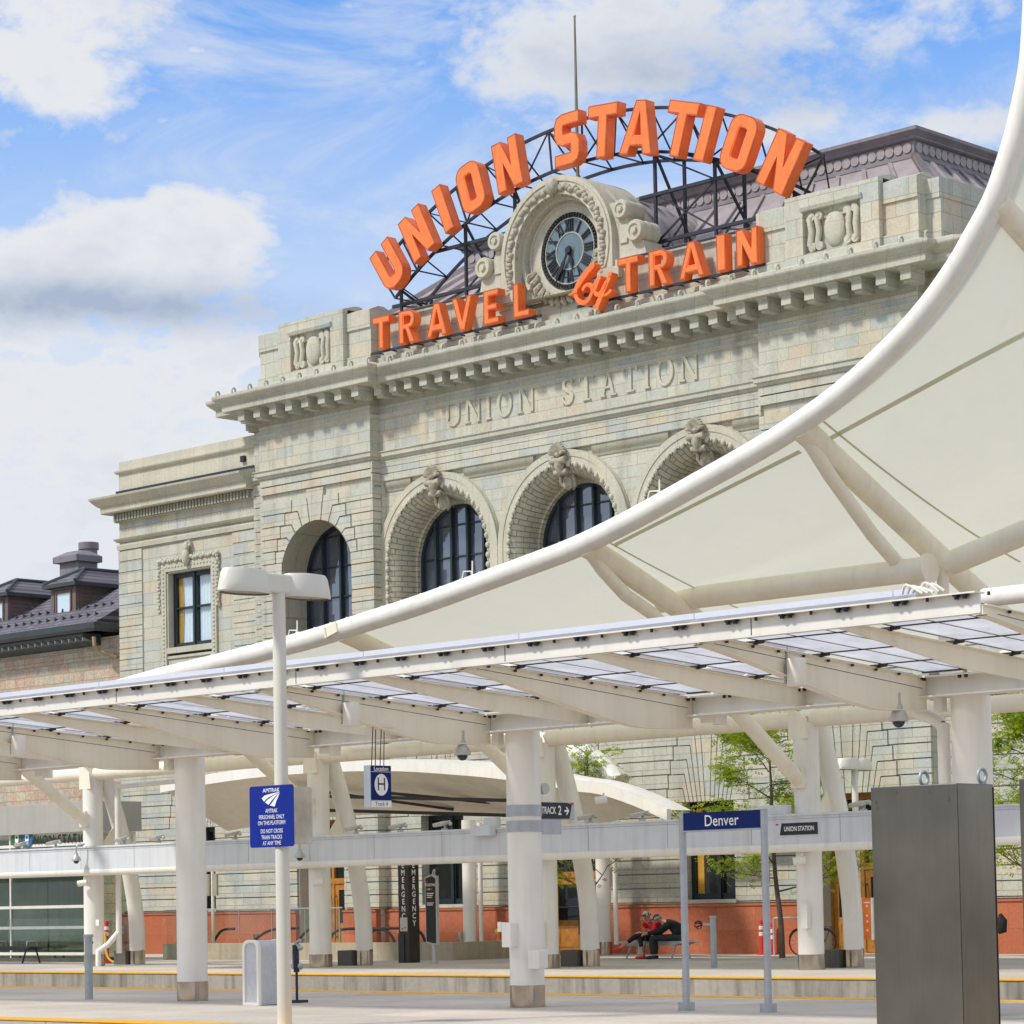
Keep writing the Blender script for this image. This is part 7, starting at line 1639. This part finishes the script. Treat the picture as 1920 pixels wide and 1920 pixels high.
# ------------------------------------------------------------------ trees
def tree(base, H, spread, seed, label, lean=0, nleaf=4300, low=.27):
    r_ = random.Random(seed); x, y = base; T = thing('tree', label, 'tree', (x, y, 0), 'young honey locust trees')
    tr_ = MB(); tips = []
    def limb(p, d, ln, rad, depth):
        pts = [p]; q = p; dd = d
        for i in range(4): dd = (dd+V(r_.uniform(-.16, .16), r_.uniform(-.16, .16), r_.uniform(-.05, .14))).normalized(); q = q+dd*ln/4; pts.append(q)
        tr_.tube(pts, [rad*(1-.17*i) for i in range(5)], 6)
        if depth >= 1: tips.extend([(pts[k], depth) for k in (2, 3, 4)])
        if depth < 3:
            for k in range(r_.choice((3, 4)) if depth else 3):
                a = r_.uniform(0, 6.28); nd_ = (dd*.55+V(math.cos(a), math.sin(a), r_.uniform(-.05, .55))*.75).normalized(); limb(pts[r_.choice((2, 3, 4))], nd_, ln*r_.uniform(.5, .72), rad*.5, depth+1)
    trunk = [V(x, y, -.02), V(x-.02, y, H*.15), V(x-.06+lean*.3, y, H*.34), V(x-.04+lean*.5, y, H*.55), V(x+lean*.8, y+.04, H*.78), V(x+lean, y, H*.93)]
    tr_.tube(smoothpts(trunk, 3), [.085-.0045*i for i in range(16)], 9)
    for k in range(13):
        t = low+(.93-low)*k/12; z = H*t; a = k*2.4+r_.uniform(-.4, .4); L_ = spread*(1.05-.72*t)*r_.uniform(.8, 1.2)
        limb(V(x+lean*t-.04, y, z), V(math.cos(a), math.sin(a), r_.uniform(-.10, .70)).normalized(), L_, .028*(1.15-t*.6), 1)
    tr_.build('trunk', bark, T, smooth=60)
    lv = MB(); per = max(1, nleaf//max(1, len(tips)))
    for p, dpt in tips:
        cl_ = r_.uniform(.3, 1.7)
        for k in range(int(per*cl_)):
            c0 = p+V(r_.gauss(0, .17), r_.gauss(0, .17), r_.gauss(-.05, .13)); a = r_.uniform(0, 6.28); d = V(math.cos(a), math.sin(a), r_.uniform(-.9, .25)).normalized(); n = d.cross(V(r_.uniform(-1, 1), r_.uniform(-1, 1), 1)).normalized(); ln = r_.uniform(.10, .20)
            for j in range(3):
                q = c0+d*ln*(j/2.2); w_ = n*.055; e_ = d*.022
                lv.add([q-w_, q-w_*.5+e_*2+V(0, 0, .006), q+V(0, 0, .0), q-w_*.5-e_], [(0, 1, 2, 3)]); lv.add([q+w_, q+w_*.5+e_*2+V(0, 0, .006), q, q+w_*.5-e_], [(0, 1, 2, 3)])
    lv.build('crown', leaf, T)
p = atz(1455, 1797); tree((p.x, 55.0), 6.35, 2.1, 3, 'slim young locust tree left of the column with the bicycle', -.35)
tree((at(1094, 1700, 54.8).x, 54.8), 6.1, 1.5, 11, 'young locust tree glimpsed around the strut right of the banded column', .25, 1500)
tree((at(1948, 1700, 55.0).x, 55.0), 6.4, 1.5, 23, 'young locust tree at the right edge beyond the steel cabinet', -.2)
# ------------------------------------------------------------------ glass kiosk, low wall, balustrade
GK = thing('glass_kiosk', 'glass station kiosk with white roof band and black UNION STATION lettering at left', 'kiosk', (-72, 50, 0))
gx = at(158, 1600, 50).x+.6
m = MB(); m.box(-95, gx+.2, 49.8, 49.92, 3.98, 4.90); m.box(gx+.08, gx+.2, 49.92, 51.6, 3.98, 4.90); m.build('roof_band', paint('grey_beige_panel', (.40, .385, .345), .55, 0, .05, 1.5, .3), GK, bevel=.01)
m = MB(); m.add([(-95, 49.92, 4.4), (gx+.08, 49.92, 4.4), (gx+.08, 51.6, 4.5), (-95, 51.6, 4.5)], [(0, 1, 2, 3)]); m.build('added_roof_glass', canglass, GK)  # unseen glass roof, added to let daylight into the kiosk interior
m = MB()
for z in (.25, 1.06, 1.70, 3.62): m.box(-95, gx, 49.93, 50.03, z-.045, z+.045)
x = gx
while x > -95: m.box(x-.04, x+.02, 49.95, 50.05, .1, 3.98); m.box(x-.04, x+.02, 51.4, 51.5, .1, 3.98); x -= 4.4
m.box(gx-.05, gx, 50, 51.5, 3.55, 3.65); m.build('mullions', white, GK)
m = MB(); m.add([(-95, 49.99, .1), (gx-.01, 49.99, .1), (gx-.01, 49.99, 3.98), (-95, 49.99, 3.98)], [(0, 1, 2, 3)]); m.add([(gx-.02, 50, .1), (gx-.02, 51.5, .1), (gx-.02, 51.5, 3.98), (gx-.02, 50, 3.98)], [(0, 1, 2, 3)]); m.build('glazing', pavglass, GK)
m = MB(); m.box(-95, gx+.05, 49.85, 51.5, -.01, .12); m.build('kerb', darkconc, GK)
m = MB(); m.box(-95, gx-2.2, 51.4, 51.45, .1, 3.9); m.build('back_wall', paint('kiosk_wall', (.34, .38, .27), .8, 0, .3, .8, .5), GK)
m = MB(); m.box(-78, -74.5, 50.6, 51.2, .1, 3.2); m.build('lift_core', darkconc, GK)
m = MB(); p = at(48, 1537, 51.5); m.bar((p.x-.7, 51.5, p.z), (p.x+.6, 51.5, p.z), .08, .05); m.build('ceiling_light', lit, GK)
m = MB(); p = at(106, 1574, 49.9); m.text('UNION STATION', lambda u, v, d: V(p.x+.18+u, 49.90, p.z+v), .36, .01, sx=1.0, space=1.25, bold=.012); m.build('lettering', blackm, GK)
for px_, c_, nm in ((32, (.05, .14, .05), 'green'), (51, (.02, .14, .34), 'blue')):
    p = at(px_, 1573, 49.9); m = MB(); m.lathe([(.01, -.02), (.29, -.02), (.29, 0), (.01, 0)], (p.x, 49.92, p.z), 24, 'Y'); d_ = m.build('icon_disc', paint('icon_'+nm, c_), GK)
    m = MB(); m.prism(rounded(p.x-.09, p.x+.09, p.z-.12, p.z+.15, .05), [rect(p.x-.06, p.x+.06, p.z+.0, p.z+.08)], XZ(49.885), .01); m.bar((p.x-.1, 49.89, p.z-.2), (p.x-.04, 49.89, p.z-.12), .025); m.bar((p.x+.1, 49.89, p.z-.2), (p.x+.04, 49.89, p.z-.12), .025); m.build('vehicle_icon', lett_white, d_)
LW = thing('stair_parapet', 'low buff concrete parapet with glass balustrade round the escalator opening', 'parapet', (-58, 52, 0))
xr = at(853, 1790, 52.5).x
m = MB(); m.box(-66, xr, 52.4, 52.7, -.01, .50); m.box(xr-.3, xr, 52.7, 56.5, -.01, .50); m.build('concrete_wall', lowwall, LW, bevel=.01)
m = MB(); xg = at(645, 1740, 52.6).x; m.add([(-66, 52.55, .5), (xg, 52.55, .5), (xg, 52.55, 1.52), (-66, 52.55, 1.52)], [(0, 1, 2, 3)]); m.build('glass_balustrade', balglass, LW)
m = MB(); m.box(-66, xg, 52.52, 52.575, 1.50, 1.535)
x = -65.5
while x < xg: m.box(x, x+.02, 52.535, 52.56, .5, 1.52); x += 1.5
m.build('top_rail', steelgrey, LW)
m = MB(); xq = gx+.3; m.add([(xq-3.5, 49.0, .35), (xq+3.2, 49.0, .35), (xq+3.2, 49.0, 1.35), (xq-3.5, 49.0, 1.35)], [(0, 1, 2, 3)]) ; m.build('kiosk_screen', balglass, LW)
for px0, px1, flip in ((385, 440, 1), (440, 560, 1), (538, 610, 1), (620, 742, -1), (690, 800, -1)):
    a, b = at(px0, 1770, 53.6).x, at(px1, 1770, 53.6).x
    P3 = [V(a, 53.6, .05), V(a+.35*(b-a), 53.6, .62), V(a+.6*(b-a), 53.6, .88), V(b, 53.6, .92)]
    if flip < 0: P3 = [V(a, 53.6, .62), V(a+.15*(b-a), 53.6, .86), V(a+.7*(b-a), 53.6, .88), V(a+.9*(b-a), 53.6, .76), V(b, 53.6, .40)]
    m = MB(); m.tube(smoothpts(P3, 4), .042, 8); tag(m.build('escalator_handrail', rubber, smooth=60), {385: 'black escalator handrail starting left of the lamp post by the big column', 440: 'black escalator handrail sloping down left behind the litter bin', 538: 'black handrail rising above the standpipe', 620: 'black curved handrail between the column and its bowed strut', 690: 'black curved handrail beside the emergency pillar'}[px0], 'handrail', 'escalator handrails behind the low parapet')
WP_ = thing('wayfinding_post', 'slim post with two tan sign blades seen between the big column and lamp post', 'sign post', (0, 0, 0)); p = at(399, 1680, 53.2)
m = MB(); m.tube([(p.x, 53.2, 0), (p.x, 53.2, 2.9)], .05, 10); m.build('pole', cream, WP_)
for dx in (-.24, .14): m = MB(); m.box(p.x+dx-.11, p.x+dx+.11, 53.15, 53.22, 1.95, 2.62); m.build('sign_blade', brass, WP_)
